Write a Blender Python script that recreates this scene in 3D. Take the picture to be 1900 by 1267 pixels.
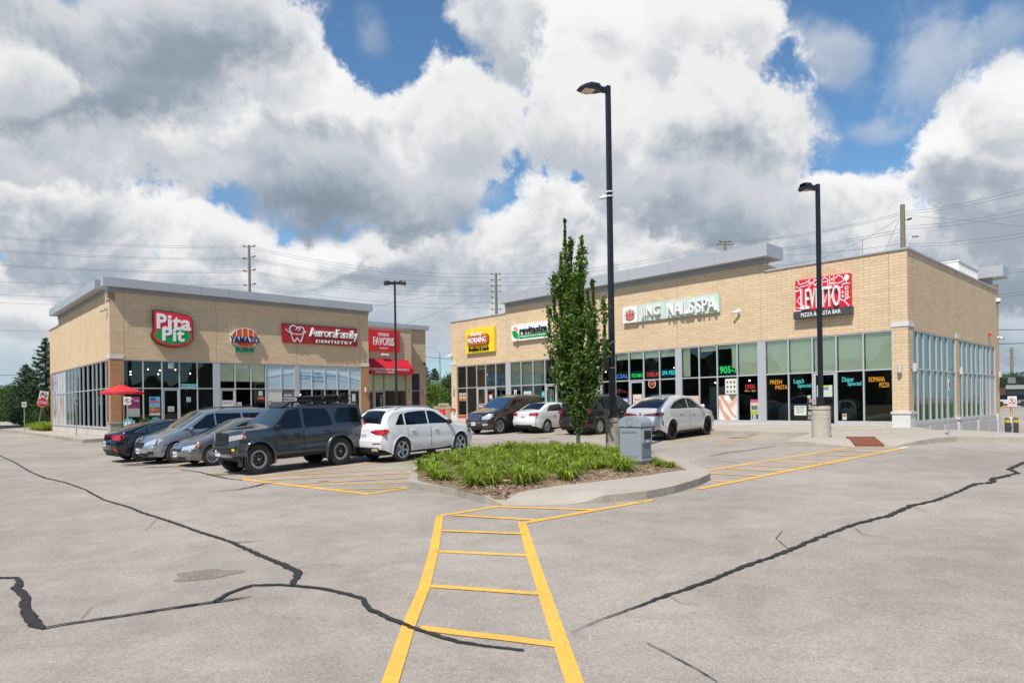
import bpy, math, random
import numpy as np
from mathutils import Vector, Matrix
random.seed(7); rng = np.random.default_rng(7)
for o in list(bpy.data.objects): bpy.data.objects.remove(o)
scene = bpy.context.scene
COL = scene.collection
R = math.radians
# ------------------------------------------------------------------ camera
FPX, ROLL, HY, CZ = 1232.0, 0.0148, 750.2, 1.42          # focal length in photo pixels, roll, horizon row, eye height
cam_d = bpy.data.cameras.new('camera'); cam = bpy.data.objects.new('camera', cam_d); COL.objects.link(cam)
cam_d.sensor_width = 36; cam_d.lens = FPX*36/1900; cam_d.shift_y = (HY-633.5)/1900
cam_d.clip_start = .1; cam_d.clip_end = 6000
cr, sr = math.cos(ROLL), math.sin(ROLL)
cam.matrix_world = Matrix(((cr, sr, 0, 0), (0, 0, -1, 0), (-sr, cr, 0, CZ), (0, 0, 0, 1)))
scene.camera = cam
scene.render.resolution_x, scene.render.resolution_y = 1024, 682
scene.view_settings.view_transform = 'Standard'; scene.view_settings.look = 'None'
scene.view_settings.exposure = EXPO = 0.0; scene.view_settings.gamma = 1
# ------------------------------------------------------------------ sun
SUN_EL = R(55.0); SUN_AZ = math.atan2(-.479, -.878)        # azimuth measured from +Y towards +X
sd = bpy.data.lights.new('sun', 'SUN'); sun = bpy.data.objects.new('sun', sd); COL.objects.link(sun)
sd.energy = 5.0; sd.angle = R(.5); sd.color = (1, .935, .845)
to_sun = Vector((math.sin(SUN_AZ)*math.cos(SUN_EL), math.cos(SUN_AZ)*math.cos(SUN_EL), math.sin(SUN_EL)))
sun.rotation_euler = to_sun.to_track_quat('Z', 'Y').to_euler(); sun.location = to_sun*60
# ------------------------------------------------------------------ sky with broken cumulus, all in view-direction space
class NT:
    def __init__(s, tree): s.t = tree; s.n = tree.nodes; s.l = tree.links
    def node(s, typ, **kw):
        n = s.n.new(typ)
        for k, v in kw.items():
            if k.startswith('i_'):
                key = k[2:].replace('_', ' '); n.inputs[key].default_value = v
            else: setattr(n, k, v)
        return n
    def val(s, x, sock):
        if isinstance(x, (int, float)): sock.default_value = x
        elif isinstance(x, (tuple, list)): sock.default_value = x
        else: s.l.new(x, sock)
    def m(s, op, a, b=0, c=None, clamp=False):
        n = s.n.new('ShaderNodeMath'); n.operation = op; n.use_clamp = clamp
        s.val(a, n.inputs[0]); s.val(b, n.inputs[1])
        if c is not None: s.val(c, n.inputs[2])
        return n.outputs[0]
    def vm(s, op, a, b=(0, 0, 0)):
        n = s.n.new('ShaderNodeVectorMath'); n.operation = op
        s.val(a, n.inputs[0]); s.val(b, n.inputs[1]); return n.outputs[0]
    def mr(s, x, a, b, c=0., d=1., smooth=True):
        n = s.n.new('ShaderNodeMapRange'); n.interpolation_type = 'SMOOTHSTEP' if smooth else 'LINEAR'; n.clamp = True
        s.val(x, n.inputs[0]); 
        for i, q in enumerate((a, b, c, d)): n.inputs[i+1].default_value = q
        return n.outputs[0]
    def noise(s, vec, scale, detail=4, rough=.5, dist=0., dims='3D'):
        n = s.n.new('ShaderNodeTexNoise'); n.noise_dimensions = dims
        if vec is not None: s.l.new(vec, n.inputs['Vector'])
        n.inputs['Scale'].default_value = scale; n.inputs['Detail'].default_value = detail
        n.inputs['Roughness'].default_value = rough; n.inputs['Distortion'].default_value = dist
        return n.outputs['Fac']
    def mix(s, f, a, b, mode='MIX'):
        n = s.n.new('ShaderNodeMix'); n.data_type = 'RGBA'; n.blend_type = mode
        s.val(f, n.inputs[0])
        for q, k in ((a, 6), (b, 7)):
            if isinstance(q, (tuple, list)): n.inputs[k].default_value = (*q[:3], 1)
            else: s.l.new(q, n.inputs[k])
        return n.outputs[2]
world = bpy.data.worlds.new('World'); scene.world = world; world.use_nodes = True
W = NT(world.node_tree); W.n.clear()
SKY_S = .10
sky = W.node('ShaderNodeTexSky'); sky.sky_type = 'NISHITA'; sky.sun_disc = False
sky.sun_elevation = SUN_EL; sky.sun_rotation = SUN_AZ % (2*math.pi); sky.air_density = 1.0; sky.dust_density = .35; sky.ozone_density = 2.2
tc = W.node('ShaderNodeTexCoord'); D = tc.outputs['Generated']
sep = W.node('ShaderNodeSeparateXYZ'); W.l.new(D, sep.inputs[0])
ay = W.m('MAXIMUM', W.m('ABSOLUTE', sep.outputs[1]), .12)
qa = W.m('DIVIDE', sep.outputs[0], ay); qb = W.m('DIVIDE', sep.outputs[2], ay)
cmb = W.node('ShaderNodeCombineXYZ'); W.l.new(qa, cmb.inputs[0]); W.l.new(qb, cmb.inputs[1])
warp = W.node('ShaderNodeTexNoise'); W.l.new(D, warp.inputs['Vector']); warp.inputs['Scale'].default_value = 5.5; warp.inputs['Detail'].default_value = 3
wv = W.vm('SCALE', W.vm('SUBTRACT', warp.outputs['Color'], (.5, .5, .5))); wv.node.inputs[3].default_value = .17
Q = W.vm('ADD', cmb.outputs[0], wv)
nA = W.noise(D, 5.0, 7, .62, .3); nB = W.noise(D, 17., 5, .66, .25); nC = W.noise(D, 48., 3, .68, .2)
bil = W.m('ABSOLUTE', W.m('SUBTRACT', W.noise(D, 12., 4, .55, .4), .5))
rag = W.m('ADD', W.m('MULTIPLY', W.m('SUBTRACT', nA, .5), 1.5), W.m('ADD', W.m('MULTIPLY', W.m('SUBTRACT', nB, .5), .95), W.m('MULTIPLY', W.m('SUBTRACT', nC, .5), .45)))
relief = W.m('ADD', W.m('MULTIPLY', W.m('SUBTRACT', W.noise(W.vm('ADD', D, (-.010, -.015, .03)), 5.0, 7, .62, .3), nA), -4.2), W.m('ADD', W.m('MULTIPLY', W.m('SUBTRACT', nB, .5), .9), W.m('SUBTRACT', .10, bil)))
state = {'col': None}
blue = W.vm('MULTIPLY', sky.outputs[0], (.98, 1.32, 1.45))
hz = W.mr(sep.outputs[2], -.02, .34, .62, 0.)
blue = W.mix(hz, blue, (4.3, 5.8, 7.3)); state['col'] = blue
def cloud(px, py, rx, ry, lo=.45, hi=.9, rot=0, soft=.16, k=1., bend=1., alpha=1., tint=(1, 1.01, 1.035)):
    """one cumulus mass: ragged outline, bright top, shaded base; centre given as a direction"""
    mp = W.node('ShaderNodeMapping'); mp.vector_type = 'TEXTURE'
    ma = W.node('ShaderNodeVectorMath'); ma.operation = 'MULTIPLY_ADD'; W.l.new(state['col'], ma.inputs[0]); ma.inputs[1].default_value = (1e-7,)*3; W.l.new(Q, ma.inputs[2]); W.l.new(ma.outputs[0], mp.inputs[0])   # evaluated strictly one after another
    mp.inputs['Location'].default_value = ((px-950)/FPX, (HY-py)/FPX, 0); mp.inputs['Rotation'].default_value = (0, 0, rot); mp.inputs['Scale'].default_value = (rx/FPX, ry/FPX, 1)
    v = W.vm('MULTIPLY', mp.outputs[0], (1, 1, 0)); ln = W.node('ShaderNodeVectorMath'); ln.operation = 'LENGTH'; W.l.new(v, ln.inputs[0])
    d = W.m('SUBTRACT', ln.outputs['Value'], W.m('MULTIPLY', rag, k)); cov = W.mr(d, 1-soft, 1+soft, alpha, 0.)
    sp = W.node('ShaderNodeSeparateXYZ'); W.l.new(v, sp.inputs[0])
    h = W.m('ADD', W.m('ADD', sp.outputs[1], W.m('MULTIPLY', sp.outputs[0], .12)), W.m('MULTIPLY', relief, .95*bend))
    h = W.m('ADD', h, W.mr(d, .55, 1.0, 0., .45))
    br = W.mr(h, -.75, .75, lo/SKY_S, hi/SKY_S)
    c = W.node('ShaderNodeCombineXYZ'); g = W.mr(br, .28/SKY_S, .86/SKY_S, 1., .0)
    for i_, tt in enumerate((-.20, -.08, .07)): W.l.new(W.m('MULTIPLY', br, W.m('ADD', W.m('MULTIPLY', g, tt*1.3), 1.0 if i_ < 2 else 1.01)), c.inputs[i_])
    state['col'] = W.mix(cov, state['col'], c.outputs[0])
for q in (
    (150, 650, 420, 55, .55, .78, 0, .5, .9, .5, .6), (620, 600, 560, 80, .50, .78, 0, .45, .9, .6, .85), (1000, 560, 360, 90, .50, .80, 0, .4, 1, .6, .9), (1350, 560, 420, 110, .52, .82, 0, .4, 1, .6, .9), (1800, 600, 330, 90, .42, .74, 0, .45, 1, .6, .85), (1890, 690, 160, 40, .3, .5, 0, .5, 1, .6, .6),
    (330, 500, 330, 62, .50, .84, 0, .25), (690, 500, 300, 62, .46, .86, 0, .22), (40, 560, 130, 40, .6, .86, 0, .25), (60, 478, 110, 40, .62, .9, 0, .2),
    (910, 470, 160, 75, .50, .92, 0, .16), (1120, 430, 170, 120, .50, .93, 0, .14), (1400, 470, 240, 90, .5, .86, 0, .2), (1640, 460, 260, 95, .46, .92, -.1, .16), (1860, 470, 220, 100, .40, .84, 0, .18),
    (170, 400, 270, 125, .44, .92, -.25, .14), (45, 262, 120, 62, .62, .95, 0, .14), (560, 500, 110, 50, .6, .95, 0, .15), (420, 440, 110, 60, .5, .9, 0, .18),
    (1835, 310, 140, 160, .46, .96, .1, .13), (1880, 200, 90, 90, .6, .95, 0, .2),
    (1560, 380, 120, 60, .62, .95, 0, .15),
    (300, 230, 290, 130, .60, .90, -.15, .16), (460, 200, 230, 170, .62, .93, -.2, .15), (640, 290, 270, 140, .40, .90, -.15, .15), (650, 350, 260, 85, .32, .66, -.1, .3, .7, .7), (515, 100, 95, 120, .72, .95, 0, .14),
    (150, 90, 340, 140, .37, .70, -.1, .25, .9, .8), (330, 40, 240, 90, .38, .70, 0, .3, .8, .8), (30, 140, 120, 60, .6, .85, 0, .3),
    (815, 205, 85, 80, .62, .90, .3, .18), (880, 240, 100, 90, .6, .86, 0, .2), (975, 50, 110, 100, .55, .85, 0, .22), (1060, 20, 110, 70, .6, .86, 0, .2),
    (1240, 130, 195, 205, .62, .93, .1, .15), (1350, 60, 140, 120, .66, .90, 0, .18), (1180, 260, 200, 120, .58, .88, -.1, .18), (1350, 280, 170, 160, .42, .86, .1, .15), (1320, 365, 170, 70, .38, .68, -.1, .3, .8, .8),
    (1545, 105, 46, 60, .6, .8, .4, .6, 1.3, .6, .55), (1730, 130, 95, 70, .62, .84, .9, .6, 1.5, .6, .5), (1620, 245, 50, 22, .6, .76, 0, .7, 1.2, .5, .4), (680, 60, 30, 36, .6, .7, .4, .7, 1.2, .5, .35), (1500, 240, 40, 60, .62, .8, .3, .5, 1.2, .6, .35), (1860, 70, 60, 50, .6, .8, 0, .6, 1.5, .6, .4)):
    cloud(*q)
final = state['col']
bg = W.node('ShaderNodeBackground'); W.l.new(final, bg.inputs[0]); bg.inputs[1].default_value = SKY_S
wo = W.node('ShaderNodeOutputWorld'); W.l.new(bg.outputs[0], wo.inputs[0])
# ------------------------------------------------------------------ materials
MATS = {}
def mat(name, col, rough=.6, metal=0., coat=0., spec=.5, noise=0., nscale=8., bump=0., bscale=40., emit=None, sheen=0):
    if name in MATS: return MATS[name]
    m = bpy.data.materials.new(name); m.use_nodes = True; T = NT(m.node_tree)
    b = T.n['Principled BSDF']; b.inputs['Base Color'].default_value = (*col, 1)
    b.inputs['Roughness'].default_value = rough; b.inputs['Metallic'].default_value = metal
    b.inputs['Coat Weight'].default_value = coat; b.inputs['Coat Roughness'].default_value = .04
    b.inputs['Specular IOR Level'].default_value = spec
    if noise:
        t = T.node('ShaderNodeTexCoord'); f = T.noise(t.outputs['Object'], nscale, 6, .6)
        v = T.mr(f, .25, .75, 1-noise, 1+noise, False)
        sc = T.vm('SCALE', (*col,)); T.l.new(v, sc.node.inputs[3]); T.l.new(sc, b.inputs['Base Color'])
    if bump:
        t = T.node('ShaderNodeTexCoord'); f = T.noise(t.outputs['Object'], bscale, 5, .6)
        bp = T.node('ShaderNodeBump'); bp.inputs['Strength'].default_value = bump; bp.inputs['Distance'].default_value = .01
        T.l.new(f, bp.inputs['Height']); T.l.new(bp.outputs[0], b.inputs['Normal'])
    if emit:
        b.inputs['Emission Color'].default_value = (*emit[0], 1); b.inputs['Emission Strength'].default_value = emit[1]
    MATS[name] = m; return m
def srgb(r, g, b): return tuple(((c/255)/12.92 if c/255 < .04045 else ((c/255+.055)/1.055)**2.4) for c in (r, g, b))
alu = mat('anodised aluminium', (.52, .53, .55), .42, .25, noise=.04)
alu_panel = mat('grey metal panel', (.46, .47, .49), .45, .2, noise=.05, nscale=.8)
fascia_m = mat('fascia metal', (.44, .45, .47), .42, .15, noise=.04, nscale=.6)
band_m = mat('soffit metal', (.30, .31, .33), .5, .1)
black_m = mat('black powder coat', (.012, .013, .016), .35, 0, .2)
steel = mat('galvanised steel', (.42, .44, .45), .45, .6, noise=.1, nscale=30)
white_p = mat('white paint', (.78, .78, .76), .5)
red_p = mat('red sign face', (.70, .016, .025), .4, 0, .15)
darkred = mat('dark red sign face', (.36, .009, .014), .4, 0, .3)
rubber = mat('tyre rubber', (.045, .042, .038), .85, spec=.25, noise=.15, nscale=20)
chrome = mat('chrome', (.75, .76, .78), .12, 1.)
silver = mat('silver alloy', (.55, .56, .58), .28, .85)
black_pl = mat('black plastic', (.018, .018, .02), .5, spec=.4)
tint = mat('tinted car glass', (.004, .006, .009), .03, 0, 0., .62)
clearish = mat('car windscreen glass', (.03, .045, .048), .03, 0, .5, .7)
red_lens = mat('red lamp lens', (.42, .006, .012), .12, 0, 1.)
amber = mat('amber lamp lens', (.75, .18, .02), .15, 0, 1.)
clear_lens = mat('clear lamp lens', (.58, .60, .62), .1, .35, 1.)
plate_m = mat('white number plate', (.72, .75, .78), .4)
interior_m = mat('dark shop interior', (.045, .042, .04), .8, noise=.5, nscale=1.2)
blind_m = mat('pale green roller blind', (.90, .90, .70), .8, noise=.04, nscale=3)
ledoff = mat('sign cabinet black', (.012, .012, .014), .4)
def glass_mat():
    m = bpy.data.materials.new('shop window glass'); m.use_nodes = True; T = NT(m.node_tree); T.n.clear()
    fr = T.node('ShaderNodeFresnel'); fr.inputs[0].default_value = 1.55
    g = T.node('ShaderNodeBsdfGlossy'); g.inputs['Roughness'].default_value = .0; g.inputs['Color'].default_value = (.82, .9, .93, 1)
    t = T.node('ShaderNodeBsdfTransparent'); t.inputs[0].default_value = (.95, .985, .95, 1)
    geo = T.node('ShaderNodeNewGeometry'); tcn = T.node('ShaderNodeTexCoord')
    nz = T.noise(tcn.outputs['Object'], .9, 2, .5)
    bp = T.node('ShaderNodeBump'); bp.inputs['Strength'].default_value = .10; bp.inputs['Distance'].default_value = .03
    T.l.new(nz, bp.inputs['Height']); T.l.new(bp.outputs[0], g.inputs['Normal'])
    mx = T.node('ShaderNodeMixShader'); f = T.m('MULTIPLY', fr.outputs[0], .85, clamp=True)
    T.l.new(f, mx.inputs[0]); T.l.new(t.outputs[0], mx.inputs[1]); T.l.new(g.outputs[0], mx.inputs[2])
    o = T.node('ShaderNodeOutputMaterial'); T.l.new(mx.outputs[0], o.inputs[0]); return m
glass_m = glass_mat()
def brick_mat(name, c1, c2, mortar, bw, bh, axis_scale=1):
    """bricks mapped from object coordinates on whichever vertical face is seen"""
    m = bpy.data.materials.new(name); m.use_nodes = True; T = NT(m.node_tree); b = T.n['Principled BSDF']
    tc = T.node('ShaderNodeTexCoord'); sp = T.node('ShaderNodeSeparateXYZ'); T.l.new(tc.outputs['Object'], sp.inputs[0])
    nm = T.node('ShaderNodeSeparateXYZ'); T.l.new(tc.outputs['Normal'], nm.inputs[0])
    ax = T.m('GREATER_THAN', T.m('ABSOLUTE', nm.outputs[0]), .5)
    mxn = T.node('ShaderNodeMix'); mxn.data_type = 'FLOAT'; T.l.new(ax, mxn.inputs[0]); T.l.new(sp.outputs[0], mxn.inputs[2]); T.l.new(sp.outputs[1], mxn.inputs[3])
    cb = T.node('ShaderNodeCombineXYZ'); T.l.new(mxn.outputs[0], cb.inputs[0]); T.l.new(sp.outputs[2], cb.inputs[1])
    br = T.node('ShaderNodeTexBrick'); T.l.new(cb.outputs[0], br.inputs['Vector'])
    br.inputs['Scale'].default_value = 1; br.inputs['Brick Width'].default_value = bw; br.inputs['Row Height'].default_value = bh
    br.inputs['Mortar Size'].default_value = .010; br.inputs['Mortar Smooth'].default_value = .25; br.inputs['Bias'].default_value = 0
    br.inputs['Color1'].default_value = (*c1, 1); br.inputs['Color2'].default_value = (*c2, 1); br.inputs['Mortar'].default_value = (*mortar, 1)
    f = T.noise(tc.outputs['Object'], .35, 6, .65); f2 = T.noise(tc.outputs['Object'], 22, 4, .6)
    v = T.m('MULTIPLY', T.mr(f, .3, .7, .93, 1.06, False), T.mr(f2, .3, .7, .93, 1.06, False))
    sc = T.vm('SCALE', br.outputs['Color']); T.l.new(v, sc.node.inputs[3]); T.l.new(sc, b.inputs['Base Color'])
    b.inputs['Roughness'].default_value = .85; b.inputs['Specular IOR Level'].default_value = .25
    bp = T.node('ShaderNodeBump'); bp.inputs['Strength'].default_value = .9; bp.inputs['Distance'].default_value = .008
    h = T.m('SUBTRACT', T.m('MULTIPLY', f2, .35), br.outputs['Fac'])
    T.l.new(h, bp.inputs['Height']); T.l.new(bp.outputs[0], b.inputs['Normal']); return m
brick_m = brick_mat('buff brick', (.70, .535, .35), (.62, .465, .295), (.48, .37, .245), .46, .125)
brick_warm = brick_mat('orange buff brick', (.50, .27, .13), (.43, .235, .115), (.30, .19, .11), .40, .115)
brick_red = brick_mat('red brick', (.24, .07, .04), (.20, .06, .035), (.30, .24, .2), .25, .08)
stone_m = brick_mat('pale stone block', (.56, .53, .49), (.51, .49, .455), (.34, .32, .29), .78, .30)
stone_w = mat('white cast stone', (.62, .61, .60), .7, noise=.06, nscale=3)
# ------------------------------------------------------------------ mesh helpers
class MB:
    def __init__(s): s.v = []; s.f = []; s.m = []
    def add(s, vs, fs, mi=0):
        n = len(s.v); s.v += [tuple(v) for v in vs]; s.f += [tuple(i+n for i in f) for f in fs]; s.m += [mi]*len(fs); return s
    def hexa(s, p, mi=0):      # 8 points: bottom 4 ccw, top 4
        return s.add(p, [(3, 2, 1, 0), (4, 5, 6, 7), (0, 1, 5, 4), (1, 2, 6, 5), (2, 3, 7, 6), (3, 0, 4, 7)], mi)
    def box(s, x0, y0, z0, x1, y1, z1, mi=0, T=None):
        x0, x1 = sorted((x0, x1)); y0, y1 = sorted((y0, y1)); z0, z1 = sorted((z0, z1))
        p = [(x0, y0, z0), (x1, y0, z0), (x1, y1, z0), (x0, y1, z0), (x0, y0, z1), (x1, y0, z1), (x1, y1, z1), (x0, y1, z1)]
        if T: p = [T(*q) for q in p]
        return s.hexa(p, mi)
    def tube(s, pts, r, n=8, mi=0, cap=True):
        pts = [Vector(p) for p in pts]; rr = r if isinstance(r, (list, tuple)) else [r]*len(pts)
        rings = []; up = Vector((0, 0, 1))
        for i, p in enumerate(pts):
            d = (pts[min(i+1, len(pts)-1)]-pts[max(i-1, 0)]).normalized()
            a = d.cross(up); a = Vector((1, 0, 0)) if a.length < 1e-3 else a.normalized(); b = d.cross(a)
            rings.append([p+(a*math.cos(2*math.pi*k/n)+b*math.sin(2*math.pi*k/n))*rr[i] for k in range(n)])
        vs = [q for r_ in rings for q in r_]
        fs = [(i*n+k, i*n+(k+1) % n, (i+1)*n+(k+1) % n, (i+1)*n+k) for i in range(len(pts)-1) for k in range(n)]
        if cap: fs += [tuple(range(n))[::-1], tuple((len(pts)-1)*n+k for k in range(n))]
        return s.add(vs, fs, mi)
    def lathe(s, prof, n=24, mi=0, c=(0, 0, 0), axis='z', close=False):
        vs = []; fs = []
        for r, h in prof:
            for k in range(n):
                a = 2*math.pi*k/n; x, y = r*math.cos(a), r*math.sin(a)
                vs.append((c[0]+x, c[1]+y, c[2]+h) if axis == 'z' else (c[0]+x, c[1]+h, c[2]+y))
        for i in range(len(prof)-1):
            for k in range(n): fs.append((i*n+k, i*n+(k+1) % n, (i+1)*n+(k+1) % n, (i+1)*n+k))
        if close: fs += [tuple(range(n))[::-1], tuple((len(prof)-1)*n+k for k in range(n))]
        return s.add(vs, fs, mi)
    def prism(s, poly, F, d0, d1, mi=0, side=None):     # poly of (a,z) in face coordinates extruded d0..d1
        n = len(poly); vs = [F(a, d0, z) for a, z in poly]+[F(a, d1, z) for a, z in poly]
        s.add(vs, [tuple(range(n, 2*n))], mi)
        s.add(vs, [(i, (i+1) % n, n+(i+1) % n, n+i) for i in range(n)], mi if side is None else side)
        return s
    def build(s, name, mats, parent=None, smooth=False, bevel=0, fixn=True, segs=2):
        me = bpy.data.meshes.new(name); me.from_pydata(s.v, [], s.f)
        if not isinstance(mats, (list, tuple)): mats = [mats]
        for m in mats: me.materials.append(m)
        me.polygons.foreach_set('material_index', s.m)
        if fixn:
            import bmesh
            bm = bmesh.new(); bm.from_mesh(me); bmesh.ops.recalc_face_normals(bm, faces=bm.faces); bm.to_mesh(me); bm.free()
        if smooth: me.polygons.foreach_set('use_smooth', [True]*len(me.polygons)); me.set_sharp_from_angle(angle=R(smooth if smooth is not True else 35))
        me.update(); o = bpy.data.objects.new(name, me); COL.objects.link(o)
        if parent: o.parent = parent
        if bevel:
            b = o.modifiers.new('bevel', 'BEVEL'); b.width = bevel; b.segments = segs; b.limit_method = 'ANGLE'; b.angle_limit = R(40)
        return o
def build_each(m_, name, mats, par):
    for k in range(len(m_.v)//8):
        q = MB(); q.hexa(m_.v[8*k:8*k+8]); q.build(name, mats, par)
def tag(o, label, cat, group=None, kind=None):
    if label: o['label'] = label
    if cat: o['category'] = cat
    if group: o['group'] = group
    if kind: o['kind'] = kind
    return o
def thing(name, label, cat, loc=(0, 0, 0), rz=0, group=None):
    o = bpy.data.objects.new(name, None); COL.objects.link(o); o.location = loc; o.rotation_euler = (0, 0, rz); o.empty_display_size = .2
    return tag(o, label, cat, group)
def struct(o): o['kind'] = 'structure'; return o
def copy_tree(o, parent=None):
    c = o.copy(); COL.objects.link(c); c.parent = parent
    for ch in list(o.children): copy_tree(ch, c)
    return c
TXT = {}
def text_geo(s, off=.02, spacing=1.0):
    k = (s, off, spacing)
    if k in TXT: return TXT[k]
    cu = bpy.data.curves.new('t', 'FONT'); cu.body = s; cu.size = 1; cu.offset = off; cu.resolution_u = 3; cu.space_character = spacing
    cu.align_x = 'CENTER'; cu.extrude = 0; cu.fill_mode = 'FRONT'
    ob = bpy.data.objects.new('t', cu); COL.objects.link(ob)
    me = bpy.data.meshes.new_from_object(ob.evaluated_get(bpy.context.evaluated_depsgraph_get()))
    vs = [tuple(v.co) for v in me.vertices]; fs = [tuple(p.vertices) for p in me.polygons]
    bpy.data.objects.remove(ob); bpy.data.curves.remove(cu); bpy.data.meshes.remove(me)
    x0 = min(v[0] for v in vs); x1 = max(v[0] for v in vs); y0 = min(v[1] for v in vs); y1 = max(v[1] for v in vs)
    vs = [((v[0]-x0)/(x1-x0), (v[1]-y0)/(y1-y0)) for v in vs]
    TXT[k] = (vs, fs); return TXT[k]
def text(mb, s, F, a0, a1, z0, z1, d0, d1, mi=0, off=.02, slant=0., side=None, spacing=1.):
    off *= .55; spacing += off*1.6
    """lettering fitted to a rectangle of a face, standing from d0 to d1"""
    vs, fs = text_geo(s, off, spacing); n = len(vs)
    P = [(a0+(a1-a0)*x+slant*(z1-z0)*y, z0+(z1-z0)*y) for x, y in vs]
    front = [F(a, d1, z) for a, z in P]; back = [F(a, d0, z) for a, z in P]
    mb.add(front, fs, mi)
    cnt = {}
    for f in fs:
        for i in range(len(f)):
            e = (f[i], f[(i+1) % len(f)]); cnt[e] = 1
    edges = [e for e in cnt if (e[1], e[0]) not in cnt]
    mb.add(front+back, [(a, b, n+b, n+a) for a, b in edges], mi if side is None else side)
def ell(ca, cz, ra, rz, n=40, a0=0, a1=360): return [(ca+ra*math.cos(R(a0+(a1-a0)*k/(n if a1-a0 == 360 else n-1))), cz+rz*math.sin(R(a0+(a1-a0)*k/(n if a1-a0 == 360 else n-1)))) for k in range(n)]
def stroke(mb, pts, w, F, d, mi=0, closed=False):
    """flat line of width w following pts (a,z) on a face"""
    if closed: pts = list(pts)+[pts[0]]
    for (x0, y0), (x1, y1) in zip(pts[:-1], pts[1:]):
        L = math.hypot(x1-x0, y1-y0)
        if L < 1e-6: continue
        nx, ny = -(y1-y0)/L*w/2, (x1-x0)/L*w/2; ex, ey = (x1-x0)/L*w*.35, (y1-y0)/L*w*.35
        mb.prism([(x0+nx-ex, y0+ny-ey), (x0-nx-ex, y0-ny-ey), (x1-nx+ex, y1-ny+ey), (x1+nx+ex, y1+ny+ey)], F, d-.004, d, mi)
# ------------------------------------------------------------------ the lie of the land
TH = R(43.15)
U = Vector((-math.sin(TH), math.cos(TH))); V = Vector((math.cos(TH), math.sin(TH)))
CR2 = Vector((15.726, 26.3)); CL2 = Vector((-21.554, 35.66))
def sm(x, a, b):
    t = min(1., max(0., (x-a)/(b-a))); return t*t*(3-2*t)
def gh0(x, y):
    S = V.x*x+V.y*y; S = max(-15, min(S, 27)); return -.65+.022*S+.0065*min(max(y, -20), 38)+.95*sm(y, 62, 105)*sm(-x, 20, 45)
def gh(x, y):
    dx, dy = x-CR2.x, y-CR2.y; a = dx*V.x+dy*V.y; b = -(dx*U.x+dy*U.y)
    return gh0(x, y)-1.25*sm(a, -2.6, 15)*sm(b, -1.2, .6)
def ray(px, py):
    a = (px-950)/FPX; b = -(py-HY)/FPX; return a*cr+b*sr, -a*sr+b*cr
def G(px, py, dz=0.):
    """ground point seen in that direction of the photograph (a surveyor's sight line)"""
    rx, rz = ray(px, py); z = -.3+dz
    for _ in range(60):
        y = (z-CZ)/rz; y = min(max(y, 1), 400); z = .5*z+.5*(gh(rx*y, y)+dz)
    return Vector((rx*y, y, z))
def grid_axis(lim, fine, step):
    v = [0.]; d = step
    while v[-1] < lim:
        if v[-1] > fine: d *= 1.22
        v.append(v[-1]+d)
    return v
def ground_mat(name, c, var=.16, speck=.45, sscale=55, rough=.9, warm=None):
    m = bpy.data.materials.new(name); m.use_nodes = True; T = NT(m.node_tree); b = T.n['Principled BSDF']
    t = T.node('ShaderNodeTexCoord'); P = t.outputs['Object']
    f1 = T.noise(P, .22, 5, .6); f2 = T.noise(P, 1.6, 6, .65, .5); f3 = T.noise(P, sscale, 3, .75); f4 = T.noise(P, sscale*.38, 2, .6)
    mpn = T.node('ShaderNodeMapping'); T.l.new(P, mpn.inputs[0]); mpn.inputs['Rotation'].default_value = (0, 0, TH); mpn.inputs['Scale'].default_value = (.25, 2.2, 1)
    f5 = T.noise(mpn.outputs[0], .8, 4, .6)
    v = T.m('MULTIPLY', T.mr(f1, .3, .7, 1-var*.6, 1+var*.6, False), T.mr(f2, .3, .7, 1-var*.5, 1+var*.5, False))
    v = T.m('MULTIPLY', v, T.mr(f5, .3, .7, .95, 1.04, False))
    v = T.m('MULTIPLY', v, T.mr(f3, .34, .66, 1-speck, 1+speck, False)); v = T.m('MULTIPLY', v, T.mr(f4, .35, .65, 1-speck*.35, 1+speck*.35, False))
    sc = T.vm('SCALE', c); T.l.new(v, sc.node.inputs[3]); out = sc
    if warm:   # dry brownish stains
        st = T.mr(T.noise(P, .55, 4, .6), .60, .72); out = T.mix(T.m('MULTIPLY', st, .35), sc, warm)
    T.l.new(out, b.inputs['Base Color']); b.inputs['Roughness'].default_value = rough; b.inputs['Specular IOR Level'].default_value = .3
    bp = T.node('ShaderNodeBump'); bp.inputs['Strength'].default_value = .6; bp.inputs['Distance'].default_value = .006
    T.l.new(T.m('ADD', f3, f4), bp.inputs['Height']); T.l.new(bp.outputs[0], b.inputs['Normal']); return m
asphalt_m = ground_mat('weathered asphalt', (.35, .306, .26), var=.26, speck=.28, sscale=70, warm=(.235, .21, .175))
concrete_m = ground_mat('pale concrete', (.42, .37, .31), .14, .10, 40, .85)
kerb_m = ground_mat('kerb concrete', (.36, .325, .275), .25, .16, 30, .85)
grass_gm = ground_mat('mown grass', (.10, .16, .035), .3, .35, 30, .95)
mulch_gm = ground_mat('mulch bed', (.27, .19, .125), .3, .5, 45, .95)
tar_m = mat('crack sealant tar', (.040, .038, .036), .7, spec=.2, noise=.45, nscale=14, bump=.6)
def worn(name, c, amount=.66):
    m = ground_mat(name, c, .14, .14, 60, .75); T = NT(m.node_tree); b = T.n['Principled BSDF']; src = b.inputs['Base Color'].links[0].from_socket
    t = T.node('ShaderNodeTexCoord'); f = T.m('ADD', T.m('MULTIPLY', T.noise(t.outputs['Object'], 38, 6, .75), .7), T.m('MULTIPLY', T.noise(t.outputs['Object'], 2.2, 4, .6), .3))
    T.l.new(T.mix(T.mr(f, amount-.12, amount-.02), src, (.26, .235, .20)), b.inputs['Base Color']); return m
yellow_m = worn('yellow road paint', (.82, .45, .075))
white_rm = worn('white road paint', (.75, .74, .72))
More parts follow.
